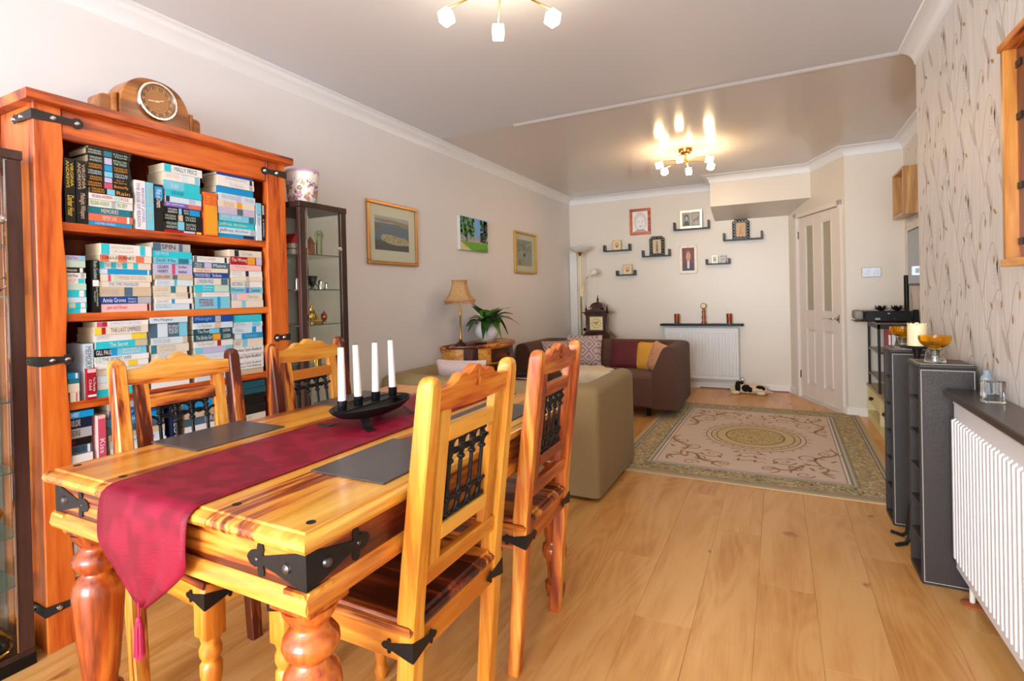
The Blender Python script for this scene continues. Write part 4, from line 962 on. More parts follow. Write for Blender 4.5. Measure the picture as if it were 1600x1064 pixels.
for y in cys:
    part('candle_cup', MB().lathe([(.054, .013), (.058, .0145), (.086, .0150), (.086, .0128), (.062, .0122)], 18, (-.010, y)), plain('polished_gunmetal', S(60, 66, 74), .2, .9) if 'polished_gunmetal' not in bpy.data.materials else bpy.data.materials['polished_gunmetal'], cb, 50)
M_WAX = plain('white_wax', S(250, 248, 244), .35, emis=None)
M_WICK = plain('wick', S(90, 84, 80), .8)
cc, ss = math.cos(math.radians(3)), math.sin(math.radians(3))
for y, tilt, nm in zip(cys, (.0, -.055, .012, -.045), ('nearest the bookcase end', 'second in the row, leaning left', 'third in the row', 'furthest in the row, leaning left')):
    lx, ly = -1.205 + (-.010) * cc - y * ss, 1.335 + (-.010) * ss + y * cc
    c = solo('taper_candle', MB().lathe([(0, .0115), (.004, .0122), (.03, .0122), (.185, .0092), (.187, .0086)], 18), M_WAX, 'white taper candle in the black candle bowl, ' + nm, 'candle', (lx, ly, TZ + .0036 + .0625), 0, 'taper candles in the candle bowl', 50)
    c.rotation_euler = (.35 * tilt, tilt, 0)
    part('wick', MB().tube([(0, 0, .186), (.001, 0, .192), (.003, .001, .196)], .0009, 5), M_WICK, c)
# ================================================================== glass display cabinets
M_FRM = W_WEN
def cabinet(label, xf, y0, y1, shelves, H=1.67):
    x0 = -2.492
    t = thing('display_cabinet', label, 'display cabinet', (0, 0, 0), 0, 'narrow glass display cabinets beside the bookcase')
    part('top_panel', MB().box((x0, y0, H - .03), (xf, y1, H), .002), M_FRM, t)
    part('base', MB().box((x0, y0, 0), (xf, y1, .035), .002), M_BLACK, t)
    part('base_panel', MB().box((x0 + .004, y0 + .004, .035), (xf - .004, y1 - .004, .055), .002), M_FRM, t)
    for x, y in ((x0, y0), (xf - .03, y0), (x0, y1 - .045), (xf - .03, y1 - .045)):
        part('corner_post', MB().box((x + .003, y + .003, .055), (x + .027, y + .042, H - .03), .002), M_FRM, t)
    part('steel_strip', MB().box((xf - .004, y0 + .045, .06), (xf, y0 + .049, H - .035)).box((xf - .004, y1 - .049, .06), (xf, y1 - .045, H - .035)), M_CHROME, t)
    part('glass_door', MB().box((xf - .012, y0 + .05, .06), (xf - .007, y1 - .05, H - .035)), M_GLASS, t)
    for y in (y0 + .012, y1 - .016):
        part('side_glass', MB().box((x0 + .03, y, .058), (xf - .032, y + .004, H - .032)), M_GLASS, t)
    for z in shelves:
        part('glass_shelf', MB().box((x0 + .03, y0 + .018, z - .005), (xf - .02, y1 - .018, z)), M_SHG, t)
    m = MB(); m.M = Matrix.Translation((xf, y1 - .06, 1.44)) @ Matrix.Rotation(PI / 2, 4, 'Y'); m.lathe([(0, .012), (.006, .014), (.01, .008)], 14)
    part('door_lock', m, M_CHROME, t)
    m = MB().lathe([(0, .026), (.02, .026), (.022, .018), (.05, .018)], 16, (xf - .06, y0 + .075), H - .082)
    part('spotlight', m, M_CHROME, t)
    return t
M_SHG = plain('shelf_glass', S(176, 206, 196), .06, trans=.85, ior=1.3)
cabinet('slim dark-framed glass cabinet right of the bookcase, floral vase on top', -2.132, 1.866, 2.192, (1.405, 1.222, 1.038, .80, .52, .28))
cabinet('dark-framed glass cabinet left of the bookcase, cut off by the frame', -2.180, .40, .806, (1.365, 1.20, .862, .635, .43, .27))

M_CLAY = plain('terracotta', S(150, 84, 58), .7); M_OLIVE = plain('olive_glaze', S(150, 150, 116), .35); M_REDG = plain('red_glaze', S(176, 44, 40), .3); M_PORC = plain('porcelain', S(228, 224, 216), .25)
M_DKGREEN = plain('green_glaze', S(60, 140, 60), .3); M_WOODO = plain('carved_wood', S(122, 76, 44), .5, noise=.2)
def orn(name, label, loc, items, cat='ornament'):
    """items: list of (part name, MB, material)"""
    t = thing(name, label, cat, loc, 0, 'ornaments in the glass cabinets')
    for n_, m_, mt in items: part(n_, m_, mt, t, 50)
    return t
def L_(p, n=14, c=(0, 0), z=0): return MB().lathe(p, n, c, z)
zA, zB, zC, zD = 1.4055, 1.2225, 1.0385, .8005
orn('house_ornament', 'half-timbered house ornament with red roof on the slim cabinet top shelf', (-2.26, 1.925, zA), [('walls', MB().box((-.03, -.025, 0), (.03, .025, .06)), M_PORC), ('roof', MB().prism([(-.034, .058), (.034, .058), (0, .11)], 'x', -.034, .034), M_REDG), ('beams', MB().box((-.0315, -.026, .028), (.0315, .026, .033)).box((.0305, -.003, 0), (.0315, .003, .06)), M_WOODO)])
orn('doll_ornament', 'tiny red and cream figure on the slim cabinet top shelf', (-2.19, 1.955, zA), [('skirt', L_([(0, .016), (.02, .013), (.034, .008)]), M_REDG), ('body', L_([(.034, .008), (.05, .010), (.056, .005), (.06, .008), (.07, .009), (.078, .003)]), M_PORC)])
orn('chapel_ornament', 'small brown clay chapel with pointed roof on the slim cabinet top shelf', (-2.27, 2.04, zA), [('nave', MB().box((-.02, -.03, 0), (.02, .02, .035)), M_CLAY), ('tower', MB().box((-.016, .0, 0), (.016, .032, .066)), M_CLAY), ('spire', MB().loft([[(-.02, -.004, .066), (.02, -.004, .066), (.02, .036, .066), (-.02, .036, .066)], [(-.001, .015, .108), (.001, .015, .108), (.001, .017, .108), (-.001, .017, .108)]]), M_WOODO)])
orn('embracing_figure', 'slender olive-cream standing figure with raised arms on the slim cabinet top shelf', (-2.27, 2.118, zA), [('body', L_([(0, .016), (.03, .017), (.07, .015), (.1, .019), (.115, .010), (.12, .008)]), M_OLIVE), ('head', MB().ball((0, 0, .133), .014), M_OLIVE), ('arm', MB().tube([(0, .016, .098), (0, .026, .125), (0, .012, .145)], .006, 8), M_OLIVE), ('arm', MB().tube([(0, -.016, .098), (0, -.026, .125), (0, -.012, .145)], .006, 8), M_OLIVE)])
orn('feather_ornament', 'pale blue glass plume on the slim cabinet second shelf', (-2.24, 1.985, zB), [('base', L_([(0, .016), (.008, .016), (.012, .005)]), M_SILV), ('plume', MB().loft([[(.004 * a, w_ * b, z) for a, b in ((-1, -1), (1, -1), (1, 1), (-1, 1))] for z, w_ in ((.01, .004), (.04, .014), (.07, .012), (.10, .003))]), plain('pale_blue_glaze', S(196, 214, 222), .2))])
orn('silver_urn', 'silver two-handled urn on the slim cabinet second shelf', (-2.27, 2.062, zB), [('foot', L_([(0, .016), (.006, .018), (.012, .006)]), M_SILV), ('cup', L_([(.012, .006), (.03, .018), (.06, .026), (.072, .030), (.076, .024)]), plain('dark_silver', S(110, 112, 110), .25, .9)), ('handle', MB().tube([(0, .026, .06), (0, .038, .055), (0, .036, .035), (0, .02, .03)], .003, 6), M_SILV)])
orn('watering_can', 'little silver watering can on the slim cabinet second shelf', (-2.26, 2.112, zB), [('can', L_([(0, .017), (.045, .014), (.055, .006)]), M_SILV), ('spout', MB().tube([(0, -.014, .012), (0, -.04, .038)], .0035, 6), M_SILV), ('handle', MB().tube([(0, .014, .01), (0, .03, .025), (0, .012, .05)], .003, 6), M_SILV)])
orn('creamer_pair', 'pair of tiny dark silver jugs on a stand, slim cabinet second shelf', (-2.27, 2.152, zB), [('jug', L_([(0, .010), (.018, .013), (.034, .010), (.04, .012)], 12, (0, -.012)), M_SILV), ('jug', L_([(0, .010), (.018, .013), (.034, .010), (.04, .012)], 12, (0, .012)), M_SILV)])
orn('silver_figures', 'cluster of small silver figures at the near end of the slim cabinet second shelf', (-2.22, 1.93, zB), [('figure', L_([(0, .012), (.02, .008), (.04, .010), (.06, .004)], 10, (0, -.015)), M_SILV), ('figure', L_([(0, .012), (.02, .010), (.035, .012), (.048, .004)], 10, (.01, .012)), M_SILV)])
orn('gold_vase', 'gilt bulbous vase on the slim cabinet third shelf', (-2.22, 2.005, zC), [('vase', L_([(0, .016), (.01, .012), (.03, .022), (.05, .020), (.064, .008), (.078, .012), (.09, .008), (.10, .004)]), M_BRASS)])
orn('crystal_castle', 'miniature gold and crystal castle on the slim cabinet third shelf', (-2.27, 2.085, zC), [('tower', MB().loft([[(a * r, b * r - .015, z) for a, b in ((-1, -1), (1, -1), (1, 1), (-1, 1))] for z, r in ((0, .012), (.04, .008), (.075, .001))]), M_BRASS), ('tower', MB().loft([[(a * r, b * r + .005, z) for a, b in ((-1, -1), (1, -1), (1, 1), (-1, 1))] for z, r in ((0, .014), (.03, .008), (.052, .001))]), M_LGOLD), ('wall', MB().box((-.015, -.02, 0), (.015, .03, .02), .003), M_LGOLD)])
orn('jewelled_egg', 'red and gold jewelled egg on a stand, slim cabinet third shelf', (-2.27, 2.14, zC), [('stand', L_([(0, .014), (.006, .012), (.012, .006)]), M_BRASS), ('egg', MB().ball((0, 0, .034), (.018, .018, .024)), M_REDG), ('band', L_([(.030, .0186), (.038, .0186)], 18), M_BRASS), ('finial', MB().ball((0, 0, .061), .005), M_BRASS)])
orn('santa_ornament', 'small red santa-like figure at the near end of the slim cabinet third shelf', (-2.20, 1.925, zC), [('coat', L_([(0, .014), (.025, .016), (.045, .010)]), M_REDG), ('head', MB().ball((0, 0, .054), .011), M_PORC), ('belt', L_([(.022, .0168), (.028, .0165)]), M_BRASS)])
orn('candlestick_ornament', 'brass candlestick with white candle on the slim cabinet fourth shelf', (-2.20, 2.005, zD), [('stick', L_([(0, .02), (.006, .016), (.02, .006), (.09, .008), (.10, .014), (.11, .008)]), M_BRASS), ('candle', L_([(.11, .007), (.165, .007), (.168, .002)]), M_WAX)])
orn('gilt_figure', 'gilt figure on the slim cabinet fourth shelf', (-2.26, 2.08, zD), [('figure', L_([(0, .02), (.03, .018), (.06, .024), (.09, .010), (.105, .014), (.12, .004)]), M_BRASS)])
for k, (yy, xx) in enumerate(((1.95, -2.24), (2.02, -2.28), (2.085, -2.24), (2.14, -2.28))):
    orn('brass_goblet', 'small brass goblet on the slim cabinet fifth shelf, seen through the chair grille, %s along' % ORD[k], (xx, yy, .5205), [('foot', L_([(0, .016), (.004, .015), (.008, .005)]), M_BRASS), ('cup', L_([(.008, .005), (.03, .006), (.05, .018), (.075, .021), (.08, .019)]), M_BRASS)])
# left cabinet ornaments
xo = -2.27
orn('model_ship', 'brown wooden model ship in the left glass cabinet', (xo - .03, .70, 1.366), [('hull', MB().loft([[(w_ * s_, y, z) for s_, z in ((-1, .035), (-.6, .0), (.6, .0), (1, .035))] for y, w_ in ((-.06, .006), (-.03, .022), (.02, .024), (.055, .008))], True), M_WOODO), ('mast', MB().tube([(0, 0, .02), (0, 0, .14)], .002, 6), M_WOODO), ('sail', MB().prism([(-.03, .05), (.03, .05), (.02, .11), (-.02, .11)], 'x', -.001, .001), plain('sailcloth', S(150, 110, 80), .8))])
orn('silver_teapot', 'silver teapot with curled handle in the left glass cabinet', (xo, .725, 1.2005), [('pot', L_([(0, .02), (.005, .03), (.03, .042), (.055, .034), (.065, .02), (.072, .022), (.08, .006)], 20), M_SILV), ('handle', MB().tube([(0, .034, .055), (0, .06, .062), (0, .068, .04), (0, .045, .018), (0, .036, .02)], .004, 8), M_SILV), ('spout', MB().tube([(0, -.036, .025), (0, -.06, .04), (0, -.068, .066)], [.008, .006, .004], 8), M_SILV)])
for k in range(6):
    orn('shell_dish', 'white shell-shaped dish, %s from the top in the left glass cabinet' % ORD[k], (xo - .02, .715 - .004 * k, .8625 + .052 * (5 - k)), [('dish', MB().lathe([(0, .02), (.004, .022), (.02, .044), (.026, .046), (.022, .040), (.008, .016)], 18), M_PORC), ('peg', MB().lathe([(.006, .006), (.05, .006)], 8), M_WOODO)])
orn('green_jug', 'white jug with green spot in the left glass cabinet', (xo + .02, .66, .8625), [('jug', L_([(0, .02), (.02, .03), (.05, .024), (.07, .018), (.08, .022)], 16), M_PORC), ('spot', MB().ball((.028, .004, .035), (.006, .012, .01)), M_DKGREEN)])
orn('brass_bell', 'brass bell in the left glass cabinet', (xo, .70, .6355), [('bell', L_([(0, .032), (.006, .03), (.03, .02), (.055, .014), (.065, .006)], 18), M_BRASS), ('handle', L_([(.065, .006), (.085, .009), (.11, .005), (.12, .007), (.125, .002)], 10), M_WOODO)])
orn('brass_pot', 'brass pot with lid in the left glass cabinet', (xo + .03, .62, .6355), [('pot', L_([(0, .02), (.02, .034), (.05, .03), (.06, .02)], 18), M_BRASS), ('lid', L_([(.06, .022), (.07, .016), (.08, .005), (.088, .007), (.094, .001)], 16), M_BRASS)])
orn('brass_censer', 'pierced brass censer on a pedestal in the left glass cabinet', (xo + .03, .705, .4305), [('foot', L_([(0, .036), (.006, .034), (.012, .012), (.04, .009), (.05, .016)], 20), M_BRASS), ('bowl', L_([(.05, .016), (.06, .04), (.075, .048), (.082, .046)], 22), M_BRASS), ('lid', L_([(.082, .046), (.10, .034), (.11, .012), (.12, .006), (.135, .009), (.15, .002)], 22), M_BRASS)])
orn('glass_tumbler', 'clear glass vessel in the left glass cabinet', (xo - .06, .71, .2705), [('tumbler', L_([(0, .026), (.06, .034), (.06, .031), (.006, .023)], 18), M_GLOBJ)])
orn('white_figurine', 'white figurine on an oval base in the left glass cabinet bottom', (xo - .05, .715, .0555), [('base', L_([(0, .045), (.02, .048), (.03, .04)], 20), M_PORC), ('rock', L_([(.03, .036), (.05, .026), (.06, .014)], 16), M_WOODO), ('sail', MB().loft([[(-.006, -.025 * q, z), (.006, -.025 * q, z), (.006, .02 * q + .01, z), (-.006, .02 * q + .01, z)] for z, q in ((.055, 1), (.10, .9), (.15, .55), (.165, .3))]), M_PORC)])
orn('toy_helmet', 'black and gold helmet-like ornament in the left glass cabinet bottom', (xo + .04, .70, .0555), [('dome', MB().ball((0, 0, .035), (.05, .055, .04), 18, 10), M_BLACK), ('rim', MB().tube([(.052 * math.cos(a), .057 * math.sin(a), .02) for a in [2 * PI * i / 20 for i in range(20)]], .005, 8, closed=True), M_BRASS), ('crest', MB().tube([(0, -.05, .04), (0, -.02, .078), (0, .03, .076), (0, .056, .035)], .007, 8), M_BRASS)])

# ================================================================== mantel clock and vase
ck = thing('mantel_clock', 'walnut dome-shouldered mantel clock with chrome bezel on top of the bookcase', 'clock', (-2.30, 1.262, 1.88))
dome = [(-.135, .0), (.135, .0)] + [(.135 * math.cos(a) ** .8 if a < PI / 2 else -.135 * abs(math.cos(a)) ** .8, .06 + .135 * math.sin(a)) for a in [PI * i / 24 for i in range(25)]]
part('dome_case', MB().prism(dome, 'x', -.055, .055, .003), W_CLK, ck, 30)
for s in (-1, 1):
    sh = [(s * .13, 0), (s * .195, 0), (s * .195, .075), (s * .190, .085), (s * .18, .09), (s * .15, .092), (s * .128, .11)]
    part('shoulder', MB().prism(sh, 'x', -.05, .035, .004), W_CLK, ck)
    part('column', MB().lathe([(0, .013), (.1, .013)], 12, (.035, s * .146)), W_CLK, ck, 50)
m = MB(); m.M = Matrix.Translation((.055, 0, .108)) @ Matrix.Rotation(PI / 2, 4, 'Y')
m.lathe([(0, .078), (.008, .078), (.016, .074), (.016, .068), (.006, .064), (.002, .064)], 40)
part('bezel', m, M_CHROME, ck, 60)
p = Print((.057, 0, .108), (0, 1, 0), (0, 0, 1), (1, 0, 0), .0006)
p.ell(0, 0, .066, .066, S(196, 168, 130), 1, 36); p.ell(0, 0, .062, .062, S(150, 104, 62), 2, 36); p.ell(0, 0, .044, .044, S(206, 176, 130), 3, 36); p.ell(0, 0, .0425, .0425, S(176, 122, 72), 4, 36)
for k, s_ in enumerate('12 1 2 3 4 5 6 7 8 9 10 11'.split()):
    a = PI / 2 - k * PI / 6; u, v = .053 * math.cos(a), .053 * math.sin(a)
    p.text(s_, u - .006, v - .006, u + .006, v + .006, S(226, 200, 160), 5)
CRM = S(246, 230, 200)
p.line([(-.035, -.004), (.008, .001)], .0035, CRM, 6); p.line([(-.008, -.003), (.026, .010)], .003, CRM, 7); p.ell(0, 0, .004, .004, CRM, 8)
p.text('MADE IN ENGLAND', -.012, -.030, .012, -.027, S(220, 190, 150), 5)
p.build('clock_face', ck)
part('key_slot', MB().box((.0545, -.05, .012), (.0565, .06, .018)), M_BLACK, ck)

vz = thing('floral_vase', 'white tapered vase printed with colourful flowers, on the slim glass cabinet', 'vase', (-2.275, 2.015, 1.67))
VP = [(0, .066), (.004, .070), (.06, .076), (.12, .083), (.165, .088), (.182, .088), (.188, .086), (.188, .080), (.16, .080), (.01, .064)]
part('vase', MB().lathe(VP, 40), plain('vase_white', S(240, 238, 236), .25), vz, 60)
part('rim_band', MB().lathe([(.174, .0886), (.187, .0886), (.1885, .086)], 40, cap=False), plain('rim_lilac', S(206, 170, 206), .3), vz, 60)
mb = MB(); rr = random.Random(21)
FC = [S(226, 130, 110), S(60, 110, 150), S(206, 160, 60), S(190, 110, 160), S(70, 130, 120), S(206, 166, 120), S(80, 90, 160), S(226, 170, 60)]
def on_vase(a, z):
    r = .070 + (z / .182) * .0184 + .0008
    return (r * math.cos(a), r * math.sin(a), z)
for k in range(170):
    a0, z0, c = rr.uniform(-2.4, 1.6), rr.uniform(.012, .165), rr.choice(FC); kind = rr.random()
    if kind < .3:
        for q in range(5):
            an = q * 2 * PI / 5; cu, cv = .009 * math.cos(an), .009 * math.sin(an)
            mb.add([on_vase(a0 + (cu + .005 * math.cos(b)) / .08, z0 + cv + .005 * math.sin(b)) for b in [2 * PI * i / 7 for i in range(7)]], [tuple(range(7))], c)
    else:
        L, W = rr.uniform(.014, .032), rr.uniform(.007, .014); an = rr.uniform(0, PI)
        mb.add([on_vase(a0 + u / .08, z0 + v) for u, v in leaf_pts(0, 0, L, W, an, 5)], [tuple(range(10))], c)
part('flower_print', mb, M_PRINT, vz, 0)

# ================================================================== pictures on the left wall
def frame_x(t, y0, y1, z0, z1, w_, th, mat, x=XL + .001, bevel=.004):
    for n_, a, b in (('frame_rail', (y0, z0), (y1, z0 + w_)), ('frame_rail', (y0, z1 - w_), (y1, z1)), ('frame_stile', (y0, z0 + w_), (y0 + w_, z1 - w_)), ('frame_stile', (y1 - w_, z0 + w_), (y1, z1 - w_))):
        part(n_, MB().box((x, a[0], a[1]), (x + th, b[0], b[1]), bevel), mat, t)
t = thing('framed_picture', 'gilt-framed aerial photograph of an island town in a blue bay', 'picture', (0, 0, 0))
Y0, Y1, Z0, Z1 = 2.742, 3.297, 1.407, 1.854
frame_x(t, Y0, Y1, Z0, Z1, .026, .024, M_GOLDF)
part('mount', MB().box((XL + .002, Y0 + .02, Z0 + .02), (XL + .010, Y1 - .02, Z1 - .02)), plain('mount_cream', S(226, 222, 206), .6), t)
p = Print((XL + .0102, 2.822, 1.511), (0, 1, 0), (0, 0, 1), (1, 0, 0), .0004); w_, h_ = .375, .241
p.rect(0, 0, w_, h_, S(58, 96, 140), 1); p.rect(0, h_ * .8, w_, h_, S(170, 172, 186), 2)
p.poly([(0, h_ * .86), (w_ * .2, h_ * .82), (w_ * .5, h_ * .84), (w_ * .8, h_ * .74), (w_, h_ * .70), (w_, h_ * .86), (w_ * .5, h_ * .92), (0, h_ * .92)], S(134, 122, 112), 3)
p.poly([(0, h_ * .58), (w_ * .15, h_ * .62), (w_ * .2, h_ * .67), (w_ * .08, h_ * .74), (0, h_ * .76)], S(92, 84, 62), 4)
p.poly([(0, 0), (w_, 0), (w_, h_ * .18), (w_ * .5, h_ * .22), (0, h_ * .3)], S(36, 56, 78), 2)
isl = [(w_ * .16, h_ * .40), (w_ * .18, h_ * .30), (w_ * .35, h_ * .22), (w_ * .6, h_ * .17), (w_, h_ * .2), (w_, h_ * .36), (w_ * .7, h_ * .42), (w_ * .45, h_ * .47), (w_ * .22, h_ * .47)]
p.poly(isl, S(186, 170, 140), 5)
rr = random.Random(2)
for k in range(70):
    u, v = rr.uniform(w_ * .2, w_ * .97), rr.uniform(h_ * .25, h_ * .43)
    p.rect(u, v, u + .010, v + .005, rr.choice([S(120, 70, 60), S(86, 90, 56), S(214, 204, 190), S(104, 62, 56)]), 6)
p.build('print', t)
part('glazing', MB().box((XL + .0145, Y0 + .02, Z0 + .02), (XL + .0155, Y1 - .02, Z1 - .02)), M_PGLASS, t)
t = thing('canvas_print', 'small unframed canvas print of green park trees and parked boats', 'picture', (0, 0, 0))
part('canvas', MB().box((XL, 3.893, 1.582), (XL + .03, 4.38, 1.884), .002), plain('canvas_white', S(216, 214, 204), .7), t)
p = Print((XL + .0302, 3.894, 1.583), (0, 1, 0), (0, 0, 1), (1, 0, 0), .0004); w_, h_ = .485, .30
p.rect(0, 0, w_, h_, S(120, 180, 236), 1); p.rect(0, 0, w_, h_ * .26, S(104, 170, 40), 2); p.poly([(0, 0), (w_ * .4, 0), (0, h_ * .25)], S(214, 206, 150), 3)
p.poly([(w_ * .3, 0), (w_, 0), (w_, h_ * .12)], S(70, 150, 30), 3); p.rect(0, h_ * .26, w_, h_ * .42, S(176, 180, 184), 2)
rr = random.Random(4)
for k in range(280):
    side = rr.random() < .6
    u, v = (rr.uniform(0, w_ * .48), rr.uniform(h_ * .42, h_ * .98)) if side else (rr.uniform(w_ * .72, w_ * .98), rr.uniform(h_ * .3, h_ * .95))
    r = rr.uniform(.008, .02)
    u = min(max(u, r), w_ - r); v = min(max(v, r), h_ - r)
    p.ell(u, v, r, r * .8, rr.choice([S(70, 140, 40), S(50, 104, 36), S(110, 176, 60), S(40, 84, 40)] if side else [S(40, 70, 50), S(54, 92, 54), S(30, 54, 46)]), 4 + k % 3, 7)
p.rect(w_ * .2, h_ * .26, w_ * .235, h_ * .5, S(70, 60, 46), 8)
for k in range(40):
    u, v = rr.uniform(0, w_ * .95), rr.uniform(h_ * .28, h_ * .4)
    p.rect(u, v, u + .014, v + .006, rr.choice([S(230, 230, 232), S(90, 96, 110), S(150, 60, 60), S(40, 50, 70)]), 7)
p.build('print', t)
t = thing('framed_picture', 'pale gold framed faded watercolour, rightmost picture on the left wall', 'picture', (0, 0, 0))
Y0, Y1, Z0, Z1 = 4.985, 5.535, 1.41, 1.862
frame_x(t, Y0, Y1, Z0, Z1, .022, .03, M_LGOLD)
part('mount', MB().box((XL + .002, Y0 + .018, Z0 + .018), (XL + .010, Y1 - .018, Z1 - .018)), plain('mount_ivory', S(220, 212, 190), .6), t)
p = Print((XL + .0102, 5.05, 1.492), (0, 1, 0), (0, 0, 1), (1, 0, 0), .0004); w_, h_ = .375, .285
p.rect(0, 0, w_, h_, S(150, 158, 158), 1); p.rect(0, h_ * .6, w_, h_ * .62, S(110, 116, 118), 2); p.rect(0, h_ * .62, w_, h_, S(136, 144, 142), 2)
for k in range(26):
    u, v = rr.uniform(.02, w_ - .03), rr.uniform(.01, h_ * .9)
    p.ell(u, v, rr.uniform(.012, .03), rr.uniform(.008, .02), rr.choice([S(166, 166, 160), S(140, 140, 134), S(190, 150, 130), S(172, 176, 150)]), 3, 8)
for k in range(8): p.rect(.03 + k * .012, .01, .036 + k * .012, .06 + .01 * (k % 3), S(176, 132, 116), 4)
p.build('print', t)
part('glazing', MB().box((XL + .0145, Y0 + .018, Z0 + .018), (XL + .0155, Y1 - .018, Z1 - .018)), M_PGLASS, t)

# ================================================================== demilune table, lamp, plant
DC = (-2.488, 4.00); DR = .43
t = thing('half_moon_table', 'half-moon sheesham side table with drawer against the left wall', 'table', (DC[0], DC[1], 0))
half = lambda r, n=24: [(r * math.cos(a), r * math.sin(a)) for a in [-PI / 2 + PI * i / n for i in range(n + 1)]]
part('top', MB().prism(half(DR), 'z', .738, .765, .004), W_SHE['y'], t, 50)
part('apron', MB().prism(half(DR - .035), 'z', .60, .737), W_MO['y'], t, 50)
part('moulding', MB().prism(half(DR - .02), 'z', .585, .60, .003), W_SHD['y'], t, 50)
fr = [(r * math.cos(a), r * math.sin(a)) for r in (DR - .034, DR - .024) for a in ([-.5 + i * .1 for i in range(11)] if r < DR - .03 else [.5 - i * .1 for i in range(11)])]
d_ = part('drawer', MB().prism(fr, 'z', .615, .725), W_SHD['y'], t, 50)
part('knob', MB().ball((DR - .014, 0, .67), .012), M_IRON, d_, 60)
part('bracket_plate', MB().prism([((DR - .033) * math.cos(a), (DR - .033) * math.sin(a)) for a in [-1.1 + i * .1 for i in range(4)]] + [((DR - .028) * math.cos(a), (DR - .028) * math.sin(a)) for a in [-.8 - i * .1 for i in range(4)]], 'z', .60, .735), W_SHD['z'], t)
part('bracket_plate', MB().prism([((DR - .033) * math.cos(a), (DR - .033) * math.sin(a)) for a in [.7 + i * .1 for i in range(4)]] + [((DR - .028) * math.cos(a), (DR - .028) * math.sin(a)) for a in [1.0 - i * .1 for i in range(4)]], 'z', .60, .735), W_SHD['z'], t)
for x, y in ((.30, 0), (.04, .36), (.17, .30)):
    part('leg', MB().lathe([(0, .016), (.03, .022), (.06, .016), (.3, .022), (.5, .026), (.585, .026)], 14, (x, y)), W_LEG, t, 50)
t = thing('table_lamp', 'antique brass table lamp with fringed beige bell shade on the half-moon table', 'lamp', (-2.345, 3.665, .765))
part('base', MB().lathe([(0, .046), (.012, .047), (.018, .036), (.03, .018), (.04, .012)], 20), plain('bronze_dark', S(84, 52, 38), .35, .7), t, 50)
part('stem', MB().lathe([(.04, .012), (.05, .016), (.058, .010), (.075, .014), (.09, .009), (.10, .0085), (.235, .0085), (.245, .014), (.26, .009), (.275, .013), (.29, .009), (.34, .006)], 16), plain('aged_brass', S(176, 136, 76), .3, .8), t, 50)
M_SHADE = plain('brocade_shade', S(190, 150, 100), .7, noise=.3, nscale=45)
def oct_(r, z): return [(r * math.cos(PI / 8 + i * PI / 4), r * math.sin(PI / 8 + i * PI / 4), z) for i in range(8)]
SHP = [(.372, .128), (.384, .118), (.41, .099), (.45, .080), (.49, .068), (.535, .062)]
sd = part('shade', MB().loft([oct_(r, z) for z, r in SHP], cap=False), M_SHADE, t, 30)
md = sd.modifiers.new('thickness', 'SOLIDIFY'); md.thickness = .003
M_FRN = plain('fringe', S(190, 140, 84), .8)
part('trim', MB().tube(oct_(.063, .536), .006, 6, closed=True).tube(oct_(.128, .374), .008, 6, closed=True), M_FRN, t, 60)
fm = MB(); rr = random.Random(8); ring = oct_(.128, .372)
for i in range(8):
    a, b = Vector(ring[i]), Vector(ring[(i + 1) % 8])
    for k in range(22):
        q = a.lerp(b, k / 22); L = rr.uniform(.022, .034)
        fm.tube([q, q + Vector((rr.uniform(-.002, .002), rr.uniform(-.002, .002), -L))], .0011, 3)
part('fringe', fm, M_FRN, t, 60)['kind'] = 'stuff'
t = thing('peace_lily', 'leafy green potted lily in a white ribbed pot on the half-moon table', 'plant', (-2.315, 4.06, .765))
part('saucer', MB().lathe([(0, .075), (.006, .082), (.010, .082)], 24), plain('cork_mat', S(190, 146, 100), .7), t)
part('pot', MB().lathe([(.010, .055), (.02, .066), (.05, .098), (.09, .114), (.13, .112), (.165, .094), (.178, .088), (.178, .080), (.15, .08)], 32), plain('pot_white', S(226, 224, 222), .3, bump=.4, noise=.02, nscale=70), t, 60)
part('soil', MB().lathe([(.158, .082), (.162, .03)], 16), plain('soil', S(52, 38, 28), .9), t)
M_LEAF = [plain('leaf_dark', S(38, 74, 30), .35, noise=.25, nscale=25), plain('leaf_mid', S(62, 104, 40), .35, noise=.25, nscale=25), plain('leaf_bright', S(104, 156, 58), .35, noise=.2, nscale=25)]
rr = random.Random(14)
def leaf_mesh(L, W, up_, droop):
    def fn(u, v):
        s = max(0, (u - .28) / .72); w_ = (.004 + W * math.sin(PI * min(1, s ** .75)) * .5) if s > 0 else .003
        x = L * (u * math.cos(up_ * (1 - u * .4))); z = L * (u * math.sin(up_) - droop * u * u)
        return (x, (v - .5) * 2 * w_, z + .15 * w_ * abs(v - .5) * 2 - (.0 if u < .99 else .0))
    return MB().grid(fn, 12, 4)
LV = []
for k in range(24):
    a = k * 2.399 + .3; lay = k / 24
    LV.append((a, .20 + .14 * rr.random(),   .075 + .03 * rr.random(), 1.45 - .75 * lay + rr.uniform(-.1, .1), .25 + .65 * lay + rr.uniform(-.1, .2), 2 if lay < .12 else (1 if rr.random() < .3 else 0)))
for a, L, W, u_, d_, k in ((1.3, .36, .07, .95, .45, 2), (1.75, .40, .06, .9, .95, 0), (-1.9, .27, .055, 1.35, .25, 2), (1.5, .42, .03, 1.05, 1.2, 0), (-1.25, .25, .05, 1.05, 1.55, 0), (-.5, .26, .055, 1.0, 1.6, 1), (-1.7, .30, .055, .9, .95, 0)): LV.append((a, L, W, u_, d_, k))
